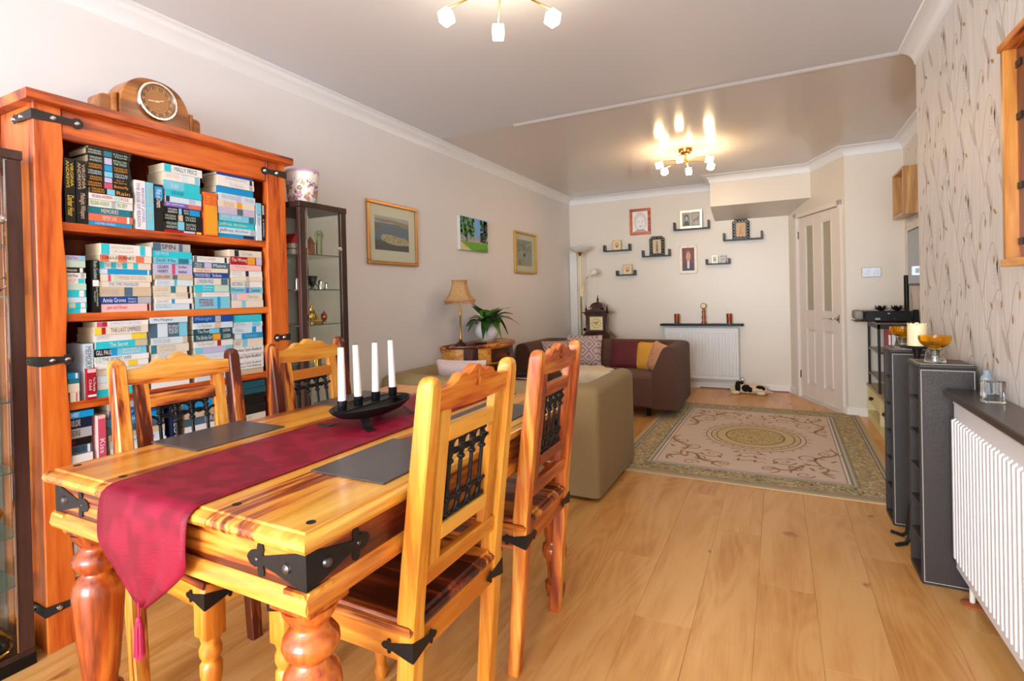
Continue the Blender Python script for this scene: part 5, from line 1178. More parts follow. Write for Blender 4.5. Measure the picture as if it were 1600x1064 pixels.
for a, L, W, up_, dr_, k in LV:
    if math.cos(a) < 0: L = min(L, max(.12, .165 / max(.3, -math.cos(a)) * .8))
    dr_ = min(dr_, math.sin(up_) + .12 / L)
    o = part('leaf', leaf_mesh(L, W, up_, dr_), M_LEAF[k], t, 60); o.location = (.02 * math.cos(a), .02 * math.sin(a), .155); o.rotation_euler = (rr.uniform(-.15, .15), 0, a)
solo('phone_handset', MB().box((-.05, -.022, 0), (.05, .022, .012), .004), M_BLACK, 'flat dark handset lying between the lamp and the lily', 'phone', (-2.235, 3.80, .766), .9)

# ================================================================== sofas
def sofa(name, label, loc, rz, w_, d_, h_, base, mat, seat_mat, feet_h):
    """back along +y, front (seat opening) at -y"""
    t = thing(name, label, 'sofa', loc, rz, 'matching curved-arm sofas')
    hw = w_ / 2; R = .035
    def tub(T, Rc, n=8):
        q = [(-hw + T, f * (d_ - T - Rc)) for f in (0, .25, .5, .75)]
        q += [(-hw + T + Rc + Rc * math.cos(a), d_ - T - Rc + Rc * math.sin(a)) for a in [PI - k / n * PI / 2 for k in range(n + 1)]]
        q += [(-hw + T + Rc + f * (w_ - 2 * T - 2 * Rc), d_ - T) for f in (.25, .5, .75)]
        q += [(hw - T - Rc + Rc * math.cos(a), d_ - T - Rc + Rc * math.sin(a)) for a in [PI / 2 - k / n * PI / 2 for k in range(n + 1)]]
        return q + [(hw - T, f * (d_ - T - Rc)) for f in (.75, .5, .25, 0)]
    T = .235
    P3 = [tub(0, R), tub(.13, .13), tub(T, .30)]
    inner = P3[2]
    prof = [(.03, base), (0, base + .012), (0, h_ - .035), (.03, h_ - .014), (.12, h_ + .001), (.3, h_ + .013), (.6, h_ + .018), (.85, h_ + .008), (1.02, h_ - .014), (1.25, h_ - .065), (1.5, h_ - .125), (1.75, h_ - .185), (1.93, h_ - .25), (2.0, base + .25), (2.0, base)]
    def at_(k, q):
        a, b = (P3[0][k], P3[1][k]) if q <= 1 else (P3[1][k], P3[2][k]); f = q if q <= 1 else q - 1
        return (a[0] + (b[0] - a[0]) * f, a[1] + (b[1] - a[1]) * f)
    rings = [[(*at_(k, q), z) for q, z in prof] for k in range(len(inner))]
    part('tub_frame', MB().loft(rings), mat, t, 50)
    sz = base + .30
    inn = [(x * .995, y) for x, y in inner]
    ins = [(-hw + T - .004, -.005)] + inn[1:-1] + [(hw - T + .004, -.005)]
    part('seat', MB().prism(ins, 'z', base + .004, sz, .02), seat_mat, t, 40)
    for x, y in ((-hw + .28, .09), (hw - .28, .09), (-hw + .14, d_ - .12), (hw - .26, d_ - .12)):
        part('foot', MB().lathe([(0, .02), (base + .003, .026)], 12, (x, y)), M_BLACK, t)
    return t
M_SOFA = plain('brown_chenille', S(88, 58, 44), .85, noise=.18, nscale=160, bump=.3, sheen=.06)
M_SOFS = plain('brown_seat_chenille', S(98, 66, 50), .85, noise=.18, nscale=160, bump=.3, sheen=.06)
M_SOF_LIT = plain('flash_lit_brown_chenille', S(150, 128, 88), .85, noise=.16, nscale=160, bump=.3, sheen=.06)  # same brown fabric as the other sofa, flash glow put into its colour
sofa('sofa', 'dark brown curved sofa below the photo ledges, facing the camera', (-1.645, 4.91, 0), 0, 1.63, .83, .648, .085, M_SOFA, M_SOFS, .08)
sofa('sofa', 'brown curved sofa painted flash-lit olive, its back to the dining table', (-1.675, 3.575, 0), PI, 1.55, .785, .630, .022, M_SOF_LIT, M_SOFS, .02)
def cushion(label, loc, rot, w_, h_, th, mat, flip=None):
    def fn_(s):
        def fn(u, v):
            a, b = u * 2 - 1, v * 2 - 1
            k = max(0, (1 - a ** 4) * (1 - b ** 4)) ** .55
            pin = 1 - .06 * (1 - a * a) * b * b - 0
            pin2 = 1 - .06 * (1 - b * b) * a * a
            return (a * w_ / 2 * pin2, s * th / 2 * k, b * h_ / 2 * pin)
        return fn
    mb = MB().grid(fn_(1), 14, 14).grid(fn_(-1), 14, 14)
    o = solo('cushion', mb, mat, label, 'cushion', loc, 0, 'scatter cushions on the sofas', 60)
    o.rotation_euler = rot
    return o
def pat_mat(name, c1, c2, scale, kind='zig'):
    mt, nt, bs = new_mat(name); L = nt.links.new
    tc = N(nt, 'ShaderNodeTexCoord'); wv = N(nt, 'ShaderNodeTexWave', wave_type='BANDS', bands_direction='DIAGONAL'); wv.inputs['Scale'].default_value = scale; wv.inputs['Distortion'].default_value = 0
    ab = N(nt, 'ShaderNodeVectorMath', operation='ABSOLUTE')
    fr_ = N(nt, 'ShaderNodeVectorMath', operation='WRAP'); fr_.inputs[1].default_value = (.07, 10, .07); fr_.inputs[2].default_value = (-.07, -10, -.07)
    L(tc.outputs['Object'], fr_.inputs[0]); L(fr_.outputs[0], ab.inputs[0]); L(ab.outputs[0], wv.inputs['Vector'])
    cr = N(nt, 'ShaderNodeValToRGB'); cr.color_ramp.elements[0].position = .42; cr.color_ramp.elements[0].color = c1; cr.color_ramp.elements[1].position = .58; cr.color_ramp.elements[1].color = c2
    L(wv.outputs[0], cr.inputs[0]); L(cr.outputs[0], bs.inputs['Base Color']); setp(bs, Roughness=.85, Sheen_Weight=.05)
    return mt
M_CPK = pat_mat('pink_geometric', S(150, 124, 122), S(196, 174, 172), 14)
cushion('pinkish grey patterned cushion at the left end of the dark brown sofa', (-2.20, 5.36, .515), (-.30, 0, .55), .34, .30, .11, M_CPK)
cushion('large pinkish grey geometric cushion left of centre on the dark brown sofa', (-1.90, 5.45, .545), (-.26, 0, .10), .40, .36, .12, M_CPK)
cushion('dark burgundy velvet cushion in the middle of the dark brown sofa', (-1.44, 5.47, .52), (-.26, 0, -.06), .36, .32, .11, plain('burgundy_velvet', S(92, 22, 28), .7, noise=.4, nscale=6, sheen=.1))
cushion('mustard yellow cushion beside the burgundy one', (-1.215, 5.42, .515), (-.22, 0, -.35), .26, .30, .09, plain('mustard_cotton', S(214, 156, 56), .8))
c_ = cushion('peach cushion with small studs leaning on the dark brown sofa arm', (-1.06, 5.27, .515), (-.30, .10, -.95), .36, .31, .11, plain('peach_cotton', S(216, 160, 122), .8, noise=.06))
st_ = MB(); rr = random.Random(6)
for a, b in ((-.1, -.08), (.02, -.1), (.09, -.02), (-.05, .02), (.05, .08), (-.1, .1), (.11, .1), (-.01, -.04)):
    k = ((1 - (a / .18) ** 4) * (1 - (b / .155) ** 4)) ** .55
    st_.ball((a, -.055 * k - .001, b), (.006, .004, .006), 8, 5)
part('stud', st_, plain('button_brown', S(96, 64, 48), .4), c_)
cushion('pale pink textured cushion on the flash-toned brown sofa', (-2.03, 3.19, .575), (.24, 0, .12), .40, .30, .12, pat_mat('pale_pink_weave', S(196, 168, 164), S(214, 190, 186), 24))
# sheepskin throw over the seat edge of the dark brown sofa
def throw(u, v):
    a, b = u * 2 - 1, v
    k = 1 - .45 * abs(2 * v - 1) ** 3 + .07 * math.sin(v * 17 + 2 * a)
    x = -1.80 + a * .27 * k + .16 * v
    b = v * (1 - .12 * abs(a) ** 3) + .04 * math.sin(u * 13)
    if b < .52: y, z = 5.28 - b * .64, .394
    elif b < .66: q = (b - .52) / .14 * PI / 2; y = 4.905 + .04 * (1 - math.sin(q)) - .018; z = .394 - .03 * (1 - math.cos(q))
    else: y, z = 4.885, .364 - (b - .66) * .34
    f = .5 + .5 * math.sin(u * 17 + v * 5) * math.sin(v * 13)
    return (x, y - (.012 * f if b >= .6 else 0), z + (.014 * f if b < .6 else 0))
th = solo('sheepskin_throw', MB().grid(throw, 22, 26), plain('cream_fleece', S(232, 216, 184), .95, noise=.15, nscale=120, bump=.9, sheen=.1), 'cream sheepskin throw draped over the dark brown sofa seat', 'throw', smooth=70)
md = th.modifiers.new('thickness', 'SOLIDIFY'); md.thickness = .016; md.offset = 1
t = thing('footstool', 'low dark footstool half hidden behind the flash-toned brown sofa', 'stool', (-2.20, 4.54, 0))
part('cushion_top', MB().box((-.17, -.17, .30), (.17, .17, .385), .03), M_SOFA, t, 50)
for x in (-.13, .13):
    for y in (-.13, .13): part('leg', MB().lathe([(0, .014), (.305, .018)], 10, (x, y)), M_BLACK, t)
for k, (c, lab) in enumerate(((S(226, 226, 230), 'white-edged magazine at the bottom of the pile on the footstool'), (S(120, 30, 44), 'dark red magazine in the middle of the pile on the footstool'), (S(36, 36, 44), 'dark magazine on top of the pile on the footstool'))):
    o = solo('magazine', MB().box((-.11, -.145, 0), (.11, .145, .0115), .001), plain('magazine_%d' % k, c, .3), lab, 'magazine', (-2.20, 4.54, .386 + k * .012), .2 * k - .1, 'magazines on the footstool')
    part('pages', MB().box((-.1115, -.143, .002), (.1115, .1465, .0095)), M_PAGE if k else M_WHITE, o)
# ================================================================== rug
RGX0, RGX1, RGY0, RGY1 = -1.03, .625, 3.385, 5.715
rg = thing('rug', 'large cream and olive bordered rug with a central medallion', 'rug', ((RGX0 + RGX1) / 2, (RGY0 + RGY1) / 2, 0), math.radians(-.6))
hx, hy = (RGX1 - RGX0) / 2, (RGY1 - RGY0) / 2
M_RUG, nt, bs = new_mat('rug_pile'); L = nt.links.new
tc = N(nt, 'ShaderNodeTexCoord'); no = N(nt, 'ShaderNodeTexNoise'); no.inputs['Scale'].default_value = 260; L(tc.outputs['Object'], no.inputs['Vector'])
va = N(nt, 'ShaderNodeVertexColor'); va.layer_name = 'Col'; mx = N(nt, 'ShaderNodeMixRGB', blend_type='MULTIPLY'); mx.inputs[0].default_value = .12
L(va.outputs[0], mx.inputs[1]); L(no.outputs[0], mx.inputs[2]); L(mx.outputs[0], bs.inputs['Base Color']); setp(bs, Roughness=.95)
part('pile', MB().box((-hx, -hy, 0), (hx, hy, .008), .002, col=S(204, 180, 140)), M_RUG, rg, 0)
p = Print((0, 0, .0082), (1, 0, 0), (0, 1, 0), (0, 0, 1), .0003)
OL, SAGE, GRY, CRE, FIE, BRO, GLD = S(180, 162, 124), S(160, 160, 136), S(140, 136, 132), S(206, 194, 176), S(220, 200, 186), S(150, 112, 72), S(186, 158, 104)
BANDS = [(.0, S(198, 174, 134)), (.035, GRY), (.05, CRE), (.058, S(120, 112, 104)), (.066, OL), (.205, S(126, 116, 96)), (.211, SAGE), (.222, CRE), (.234, GRY), (.248, S(226, 216, 206)), (.262, S(150, 120, 96)), (.268, None)]
for (e, c), (e2, _c) in zip(BANDS, BANDS[1:]):
    p.rect(-hx + e, -hy + e, hx - e, -hy + e2, c, 1); p.rect(-hx + e, hy - e2, hx - e, hy - e, c, 1); p.rect(-hx + e, -hy + e2, -hx + e2, hy - e2, c, 1); p.rect(hx - e2, -hy + e2, hx - e, hy - e2, c, 1)
p.rect(-hx + .268, -hy + .268, hx - .268, hy - .268, FIE, 1)
rr = random.Random(31)
for k in range(2600):           # scattered border foliage
    s = rr.random()
    e = rr.uniform(.078, .204)
    if s < .3: u, v = rr.uniform(-hx + e, hx - e), -hy + e
    elif s < .55: u, v = rr.uniform(-hx + e, hx - e), hy - e
    elif s < .78: u, v = -hx + e, rr.uniform(-hy + e, hy - e)
    else: u, v = hx - e, rr.uniform(-hy + e, hy - e)
    an = rr.choice([.5, 2.6, -.5, 1.2]) + rr.uniform(-.3, .3)
    p.poly(leaf_pts(u, v, rr.uniform(.02, .04), rr.uniform(.006, .011), an, 4), rr.choice([S(222, 206, 158), S(212, 190, 138), S(136, 142, 122), S(146, 120, 84), S(230, 218, 178)]), 2 + k % 2)
def ann(r0, r1, c, k, n=48):
    for i in range(n):
        a, b = 2 * PI * i / n, 2 * PI * (i + 1) / n
        p.poly([(.02 + r * math.cos(q), r * 1.18 * math.sin(q)) for r, q in ((r0, a), (r1, a), (r1, b), (r0, b))], c, k)
for r0, r1, c in ((.352, .360, BRO), (.315, .325, S(160, 122, 82)), (.285, .315, S(214, 196, 160)), (.275, .285, BRO), (.215, .275, S(208, 190, 150)), (.203, .215, S(140, 106, 60)), (.001, .203, S(198, 176, 126))): ann(r0, r1, c, 2)
for k in range(28):
    a = 2 * PI * k / 28; p.ell(.02 + .30 * math.cos(a), .30 * 1.18 * math.sin(a), .010, .010, S(166, 130, 84), 3, 6)
    a += .1; p.poly(leaf_pts(.02 + .36 * math.cos(a), .36 * 1.18 * math.sin(a), .04, .016, a, 4), S(170, 134, 92), 3)
for k in range(200):
    a, r = rr.uniform(0, 2 * PI), .19 * math.sqrt(rr.random())
    p.poly(leaf_pts(.02 + r * math.cos(a), r * 1.18 * math.sin(a), .028, .009, rr.uniform(0, 6.28), 4), rr.choice([S(140, 108, 62), S(214, 196, 148), S(160, 128, 78)]), 3 + k % 2)
SCR = S(172, 136, 96)
def scroll(u, v, r, a0, turns, sgn, wd=.013, n=26):
    pts = []
    for i in range(n + 1):
        t_ = i / n; rr_ = r * (1 - .8 * t_); a = a0 + sgn * turns * 2 * PI * t_
        pts.append((u + rr_ * math.cos(a), v + rr_ * math.sin(a)))
    p.line(pts, [wd * (1 - .5 * i / n) for i in range(n + 1)], SCR, 3)
def vine(u0, v0, u1, v1, amp, ph, leaves=5):
    pts = []
    for i in range(19):
        t_ = i / 18; du, dv = u1 - u0, v1 - v0; Ln = math.hypot(du, dv); o = amp * math.sin(t_ * PI * 2 + ph) * math.sin(PI * t_) ** .5
        pts.append((u0 + du * t_ - dv / Ln * o, v0 + dv * t_ + du / Ln * o))
    p.line(pts, [.011 + .011 * math.sin(PI * i / 18) for i in range(19)], SCR, 3)
    for i in range(leaves):
        q = pts[2 + i * 3]; p.poly(leaf_pts(q[0], q[1], .065, .018, math.atan2(v1 - v0, u1 - u0) + (1.0 if i % 2 else -1.0), 5), S(168, 130, 86), 4)
for sx in (-1, 1):
    for sy in (-1, 1):
        vine(sx * .52, sy * .16, sx * .44, sy * .62, .06 * sx, 0, 5); vine(sx * .44, sy * .62, sx * .12, sy * .80, .05 * sx * sy, .6, 5); vine(sx * .44, sy * .62, sx * .50, sy * .84, .03, .3, 4)
        scroll(sx * .22, sy * .60, .08, 0 if sx > 0 else PI, 1.4, sx * sy); scroll(sx * .14, sy * .80, .07, 1.5 * sy, 1.3, -sx * sy); scroll(sx * .38, sy * .46, .07, 2.2 * sy, 1.1, sx * sy); scroll(sx * .34, sy * .84, .055, 0, 1.2, sx * sy); scroll(sx * .48, sy * .34, .05, 1, 1.2, -sx * sy); scroll(sx * .30, sy * .73, .05, 2, 1.2, -sx * sy)
        for u, v, an in ((.10, .50, .9), (.16, .68, 2.0), (.30, .54, .4), (.40, .74, 1.2), (.50, .52, 2.2), (.06, .60, 1.3), (.05, .70, 1.6)): p.poly(leaf_pts(sx * u, sy * v, .075, .022, an if sx * sy > 0 else PI - an, 5), S(168, 130, 86), 4)
    for k in range(3):
        for s2 in (-1, 1): p.line([(.02, sx * (.47 + k * .09)), (.02 + s2 * .04, sx * (.50 + k * .09)), (.02 + s2 * .085, sx * (.49 + k * .09)), (.02 + s2 * .10, sx * (.52 + k * .09))], [.010, .012, .009, .005], SCR, 3)
p.build('woven_pattern', rg, M_RUG)

# ================================================================== back wall: lamp, clock, radiator, ledges
t = thing('floor_lamp', 'brass floor lamp with glass uplighter bowl and bent reading arm in the corner', 'lamp', (-2.262, 6.42, 0))
part('base', MB().lathe([(0, .13), (.015, .13), (.03, .05), (.04, .014)], 24), M_BRASS, t, 50)
part('pole', MB().lathe([(.04, .013), (1.12, .013), (1.125, .018), (1.14, .018), (1.145, .010), (1.66, .010)], 14), plain('satin_brass', S(214, 196, 140), .35, .6), t, 50)
part('bowl_holder', MB().lathe([(1.655, .012), (1.68, .03), (1.70, .042)], 18), M_BRASS, t, 50)
M_OPAL = plain('opal_glass', S(222, 222, 214), .25)
part('glass_bowl', MB().lathe([(1.70, .035), (1.715, .08), (1.74, .125), (1.768, .152), (1.772, .150), (1.745, .118), (1.72, .07), (1.712, .02)], 32), M_OPAL, t, 60)
part('finial', MB().ball((0, 0, 1.785), (.03, .03, .016)), M_OPAL, t)
part('reading_arm', MB().tube([(.016, 0, 1.11), (.022, 0, 1.20), (.04, 0, 1.30), (.075, 0, 1.37), (.12, 0, 1.40)], .006, 8), M_BRASS, t, 60)
m = MB(); m.M = Matrix.Translation((.115, 0, 1.398)) @ Matrix.Rotation(1.0, 4, 'Y'); m.lathe([(0, .016), (.02, .02), (.05, .04), (.08, .044), (.11, .036), (.12, .02)], 18)
part('reading_shade', m, M_OPAL, t, 60)
part('dimmer_knob', MB().ball((.05, -.02, .715), (.022, .018, .022)), M_BLACK, t)
t = thing('clock_pedestal', 'dark wooden pedestal under the ornate bracket clock, hidden by the sofa', 'pedestal', (-2.02, 6.36, 0))
part('body', MB().box((-.17, -.12, 0), (.17, .12, .61), .004), W_MAH, t); part('top', MB().box((-.19, -.14, .61), (.19, .14, .635), .004), W_MAH, t); part('drawer', MB().box((-.15, -.127, .42), (.15, -.12, .56), .003), W_MAH, t)
t = thing('bracket_clock', 'ornate dark mahogany bracket clock with square ivory dial and finials', 'clock', (-2.02, 6.36, .636))
part('base', MB().box((-.17, -.10, 0), (.17, .10, .03), .004).box((-.15, -.09, .03), (.15, .09, .055), .006), W_MAH, t)
part('case', MB().box((-.115, -.08, .055), (.115, .08, .27), .003), W_MAH, t)
for s in (-1, 1): part('column', MB().lathe([(.055, .016), (.07, .016), (.08, .011), (.16, .014), (.24, .011), (.255, .016), (.27, .016)], 14, (s * .125, -.07)), W_MAH, t, 50)
part('cornice', MB().box((-.15, -.095, .27), (.15, .095, .29), .004).box((-.175, -.11, .29), (.175, .11, .305), .006), W_MAH, t)
part('pediment', MB().prism([(-.13, .305), (.13, .305), (.10, .335), (.07, .34), (.04, .36), (-.04, .36), (-.07, .34), (-.10, .335)], 'y', -.09, .09, .004), W_MAH, t)
part('dome', MB().loft([[(a * q * .085, b * q * .07, z) for a, b in ((-1, -1), (1, -1), (1, 1), (-1, 1))] for z, q in ((.355, 1.15), (.365, 1.15), (.37, .95), (.39, .9), (.41, .7), (.422, .4), (.425, .1))]), W_MAH, t, 30)
FIN = [(0, .014), (.008, .018), (.014, .008), (.03, .017), (.04, .010), (.048, .014), (.054, .006), (.075, .005), (.095, .0015)]
for x, z in ((-.135, .305), (.135, .305), (0, .424)): part('finial', MB().lathe(FIN, 12, (x, -.06 if x else 0), z), W_MAH, t, 50)
p = Print((0, -.0805, .163), (1, 0, 0), (0, 0, 1), (0, -1, 0), .0008)
p.rect(-.085, -.085, .085, .085, S(190, 160, 90), 1); p.rect(-.078, -.078, .078, .078, S(232, 214, 166), 2)
for k in range(12):
    a = k * PI / 6; p.line([(.048 * math.cos(a), .048 * math.sin(a)), (.064 * math.cos(a), .064 * math.sin(a))], .008, S(90, 66, 40), 3)
p.ell(0, 0, .03, .03, S(214, 178, 100), 3, 18); p.line([(0, 0), (.035, .03)], .006, S(50, 34, 24), 4); p.line([(0, 0), (-.042, .012)], .006, S(50, 34, 24), 4)
p.build('dial', t)

def radiator(name, label, loc, rz, length, z0, z1, pitch, depth=.06):
    """front looks along -y, length along +x"""
    t = thing(name, label, 'radiator', loc, rz)
    mt = bpy.data.materials.get('radiator_enamel') or plain('radiator_enamel', S(228, 230, 232), .35)
    n = int(length / pitch); zz = [(z0, 0.004), (z0 + .034, .004), (z0 + .042, 1), (z1 - .062, 1), (z1 - .054, .004), (z1, .004)]
    vs, fs = [], []
    xs = []
    for i in range(n):
        for q, d in ((.0, 0), (.12, 1), (.5, 1), (.62, 0)): xs.append((.012 + (i + q) * pitch * (length - .024) / (n * pitch), d))
    xs.append((length - .012, 0))
    for z, k in zz:
        for x, d in xs: vs.append((x, -(.011 * d * (1 if k == 1 else 0)), z))
    m_ = len(xs)
    for i in range(len(zz) - 1):
        for j in range(m_ - 1): fs.append((i * m_ + j, i * m_ + j + 1, (i + 1) * m_ + j + 1, (i + 1) * m_ + j))
    part('front_panel', MB().add(vs, fs), mt, t, 20)
    part('casing', MB().box((0, .002, z0), (.012, depth, z1), .002).box((length - .012, .002, z0), (length, depth, z1), .002).box((0, .001, z0 - .004), (length, .012, z0 + .006), .002).box((.012, depth - .012, z0), (length - .012, depth, z1)), mt, t)
    part('top_grille', MB().box((.002, -.001, z1 - .004), (length - .002, .012, z1 + .006), .002).box((.002, depth - .01, z1 - .004), (length - .002, depth, z1 + .004), .001), mt, t)
    g = MB()
    for k in range(int(length / .03)): g.box((.015 + k * .03, .012, z1 - .003), (.022 + k * .03, depth - .01, z1))
    part('grille_slat', g, mt, t)
    part('wall_bracket', MB().box((.1, depth, z0 + .1), (.13, depth + .045, z1 - .1)).box((length - .13, depth, z0 + .1), (length - .1, depth + .045, z1 - .1)), mt, t)
    return t
r1 = radiator('radiator', 'white ribbed panel radiator on the back wall behind the brown sofa', (-1.255, 6.598, 0), 0, .84, .128, .727, .038, .055)
m = MB(); m.tube([(.83, .03, .10), (.83, .03, .006)], .008, 8)
part('pipe', m, M_SKIRT, r1); part('valve', MB().lathe([(0, .012), (.01, .016), (.05, .016), (.056, .010)], 12, (.872, .03), .098).tube([(.84, .03, .115), (.872, .03, .115)], .008, 8), M_CHROME, r1, 50)
part('pipe', MB().tube([(.872, .03, .10), (.872, .03, .004)], .007, 8), M_BRASS, r1)
r2 = radiator('radiator', 'white ribbed radiator under the dark shelf on the wallpapered wall', (.583, 2.512, 0), -PI / 2, 1.55, .10, .722, .033, .055)
part('pipe', MB().tube([(.075, .028, .10), (.075, .028, .005)], .0085, 10), plain('pipe_cream', S(226, 220, 206), .3), r2, 50)
part('pipe_collar', MB().lathe([(.001, .034), (.006, .034), (.010, .026), (.012, .010)], 20, (.075, .028)), plain('wood_collar', S(168, 92, 48), .4), r2, 50)
M_SHF = plain('dark_oak_foil', S(58, 42, 40), .3, noise=.15, nscale=20, stretch=(6, 1, 6), coat=.15)
solo('radiator_shelf', MB().prism([(-1.30, 6.565), (-1.28, 6.545), (-.38, 6.545), (-.36, 6.565), (-.36, 6.699), (-1.30, 6.699)], 'z', .756, .780, .005), M_BLACK, 'black wall shelf over the radiator on the back wall', 'shelf')
solo('radiator_shelf', MB().prism([(.555, 2.50), (.555, .90), (.689, .90), (.689, 2.528), (.583, 2.528)], 'z', .746, .772, .004), M_SHF, 'dark brown shelf over the right-hand radiator', 'shelf')
M_COPG = plain('copper_crackle', S(150, 76, 40), .2, .5, noise=.5, nscale=60)
for x, lab in ((-1.105, 'copper crackle tealight glass at the left of the black shelf'), (-.512, 'copper crackle tealight glass at the right of the black shelf')):
    t = thing('tealight_glass', lab, 'candle holder', (x, 6.615, .781), 0, 'copper tealight glasses')
    part('glass', MB().lathe([(0, .026), (.012, .027), (.014, .030), (.118, .032), (.118, .029), (.02, .027)], 22), M_COPG, t, 50); part('foot', MB().lathe([(0, .0275), (.013, .0285)], 22), M_CHROME, t, 50)
t = thing('novelty_clock', 'twisted wooden pillar clock with a small round gold face on the black shelf', 'clock', (-.795, 6.615, .781))
part('pillar', MB().lathe([(0, .030), (.01, .030), (.04, .018), (.075, .026), (.11, .016), (.14, .022), (.17, .014), (.19, .016)], 16), plain('russet_wood', S(160, 84, 46), .35, coat=.3), t, 50)
m = MB(); m.M = Matrix.Translation((0, .012, .212)) @ Matrix.Rotation(PI / 2, 4, 'X'); m.lathe([(0, .032), (.024, .034), (.03, .028)], 22); part('clock_body', m, M_BRASS, t, 50)
p = Print((0, -.0185, .212), (1, 0, 0), (0, 0, 1), (0, -1, 0), .0006); p.ell(0, 0, .025, .025, S(244, 232, 190), 1, 20); p.line([(0, 0), (.010, .012)], .003, S(60, 40, 20), 2); p.line([(0, 0), (-.012, .002)], .003, S(60, 40, 20), 2); p.build('dial', t)

M_LEDGE = plain('ledge_black', S(40, 42, 48), .4)
def ledge(label, x0, x1, z, h=.085, d=.095, th=.014):
    t = thing('wall_ledge', label, 'wall shelf', (0, 0, 0), 0, 'black U-shaped wall ledges')
    part('shelf', MB().box((x0, YB - d, z), (x1, YB - .001, z + th), .002), M_LEDGE, t)
    for a, b in ((x0, x0 + .022), (x1 - .022, x1)): part('upright', MB().box((a, YB - d, z + th), (b, YB - .001, z + h), .002), M_LEDGE, t)
ledge('black U-shaped ledge, furthest left on the back wall', -2.012, -1.66, 1.709)
ledge('black U-shaped ledge holding the left black ornate frame', -1.515, -1.17, 1.613)
ledge('small black U-shaped ledge, lowest on the back wall', -1.85, -1.602, 1.392, .067)
ledge('black U-shaped ledge holding the silver double frame', -1.125, -.71, 1.917, .098)
ledge('long black U-shaped ledge under the boxed beam', -.564, -.14, 1.752, .09)
ledge('small black U-shaped ledge with two tiny frames', -.762, -.491, 1.483, .066)
def rim(t, x0, x1, z0, z1, w_, y, th, mat, nm='frame_'):
    for n_, a, b in (('rail', (x0, z0), (x1, z0 + w_)), ('rail', (x0, z1 - w_), (x1, z1)), ('stile', (x0, z0 + w_), (x0 + w_, z1 - w_)), ('stile', (x1 - w_, z0 + w_), (x1, z1 - w_))):
        part(nm + n_, MB().box((a[0], y - th, a[1]), (b[0], y, b[1]), .003), mat, t)
def portrait(p, w_, h_, skin, hair, coat, bgc, big=False):
    p.rect(0, 0, w_, h_, bgc, 1)
    if big:
        p.ell(w_ * .5, h_ * .52, w_ * .42, h_ * .46, hair, 2, 22); p.ell(w_ * .52, h_ * .43, w_ * .30, h_ * .34, skin, 3, 22)
        for s in (-1, 1): p.ell(w_ * (.52 + s * .13), h_ * .5, w_ * .045, h_ * .025, coat, 4, 10)
        p.ell(w_ * .52, h_ * .39, w_ * .04, h_ * .03, bgc, 4, 8); p.ell(w_ * .52, h_ * .27, w_ * .11, h_ * .03, coat, 4, 10); p.poly([(w_ * .05, 0), (w_ * .95, 0), (w_ * .7, h_ * .12), (w_ * .3, h_ * .12)], coat, 4)
    else:
        p.poly([(w_ * .08, 0), (w_ * .92, 0), (w_ * .86, h_ * .28), (w_ * .62, h_ * .42), (w_ * .38, h_ * .42), (w_ * .14, h_ * .28)], coat, 2)
        p.poly([(w_ * .40, h_ * .1), (w_ * .58, h_ * .1), (w_ * .6, h_ * .46), (w_ * .4, h_ * .46)], S(226, 222, 218), 3)
        p.ell(w_ * .5, h_ * .66, w_ * .21, h_ * .23, hair, 3, 18); p.ell(w_ * .5, h_ * .61, w_ * .18, h_ * .20, skin, 4, 18)
        for s in (-1, 1): p.ell(w_ * (.5 + s * .07), h_ * .64, w_ * .024, h_ * .012, hair, 5, 8)
        p.line([(w_ * .43, h_ * .53), (w_ * .57, h_ * .53)], h_ * .014, S(150, 90, 80), 5)
BK = (1, 0, 0), (0, 0, 1), (0, -1, 0)
t = thing('photo_frame', 'orange wooden frame with a large grey portrait of a smiling face, topmost left', 'photo frame', (0, 0, 0))
rim(t, -1.675, -1.412, 1.905, 2.235, .034, YB - .002, .022, W_BK['x']); part('mount', MB().box((-1.65, YB - .012, 1.93), (-1.44, YB - .002, 2.21)), M_WHITE, t)
p = Print((-1.638, YB - .0125, 1.942), *BK, .0006); portrait(p, .19, .256, S(240, 236, 236), S(214, 210, 210), S(170, 164, 166), S(238, 238, 240), True); p.build('photo', t)
t = thing('photo_frame', 'white ornate frame with a colour portrait of a person in a dark jacket', 'photo frame', (0, 0, 0))
MWF = plain('frame_white', S(240, 232, 214), .3, noise=.08, nscale=40, bump=.4)
rim(t, -1.072, -.863, 1.39, 1.735, .034, YB - .002, .02, MWF)
p = Print((-1.038, YB - .008, 1.424), *BK, .0006); portrait(p, .141, .277, S(206, 150, 130), S(150, 110, 92), S(46, 50, 66), S(120, 36, 44)); p.build('photo', t)
for a, b in ((-1.06, 1.40), (-.876, 1.40), (-1.06, 1.722), (-.876, 1.722), (-.967, 1.395), (-.967, 1.728), (-.87, 1.56), (-1.066, 1.56)):
    o = part('leaf_boss', MB().ball((a, YB - .022, b), (.014, .006, .012), 8, 5), MWF, t)
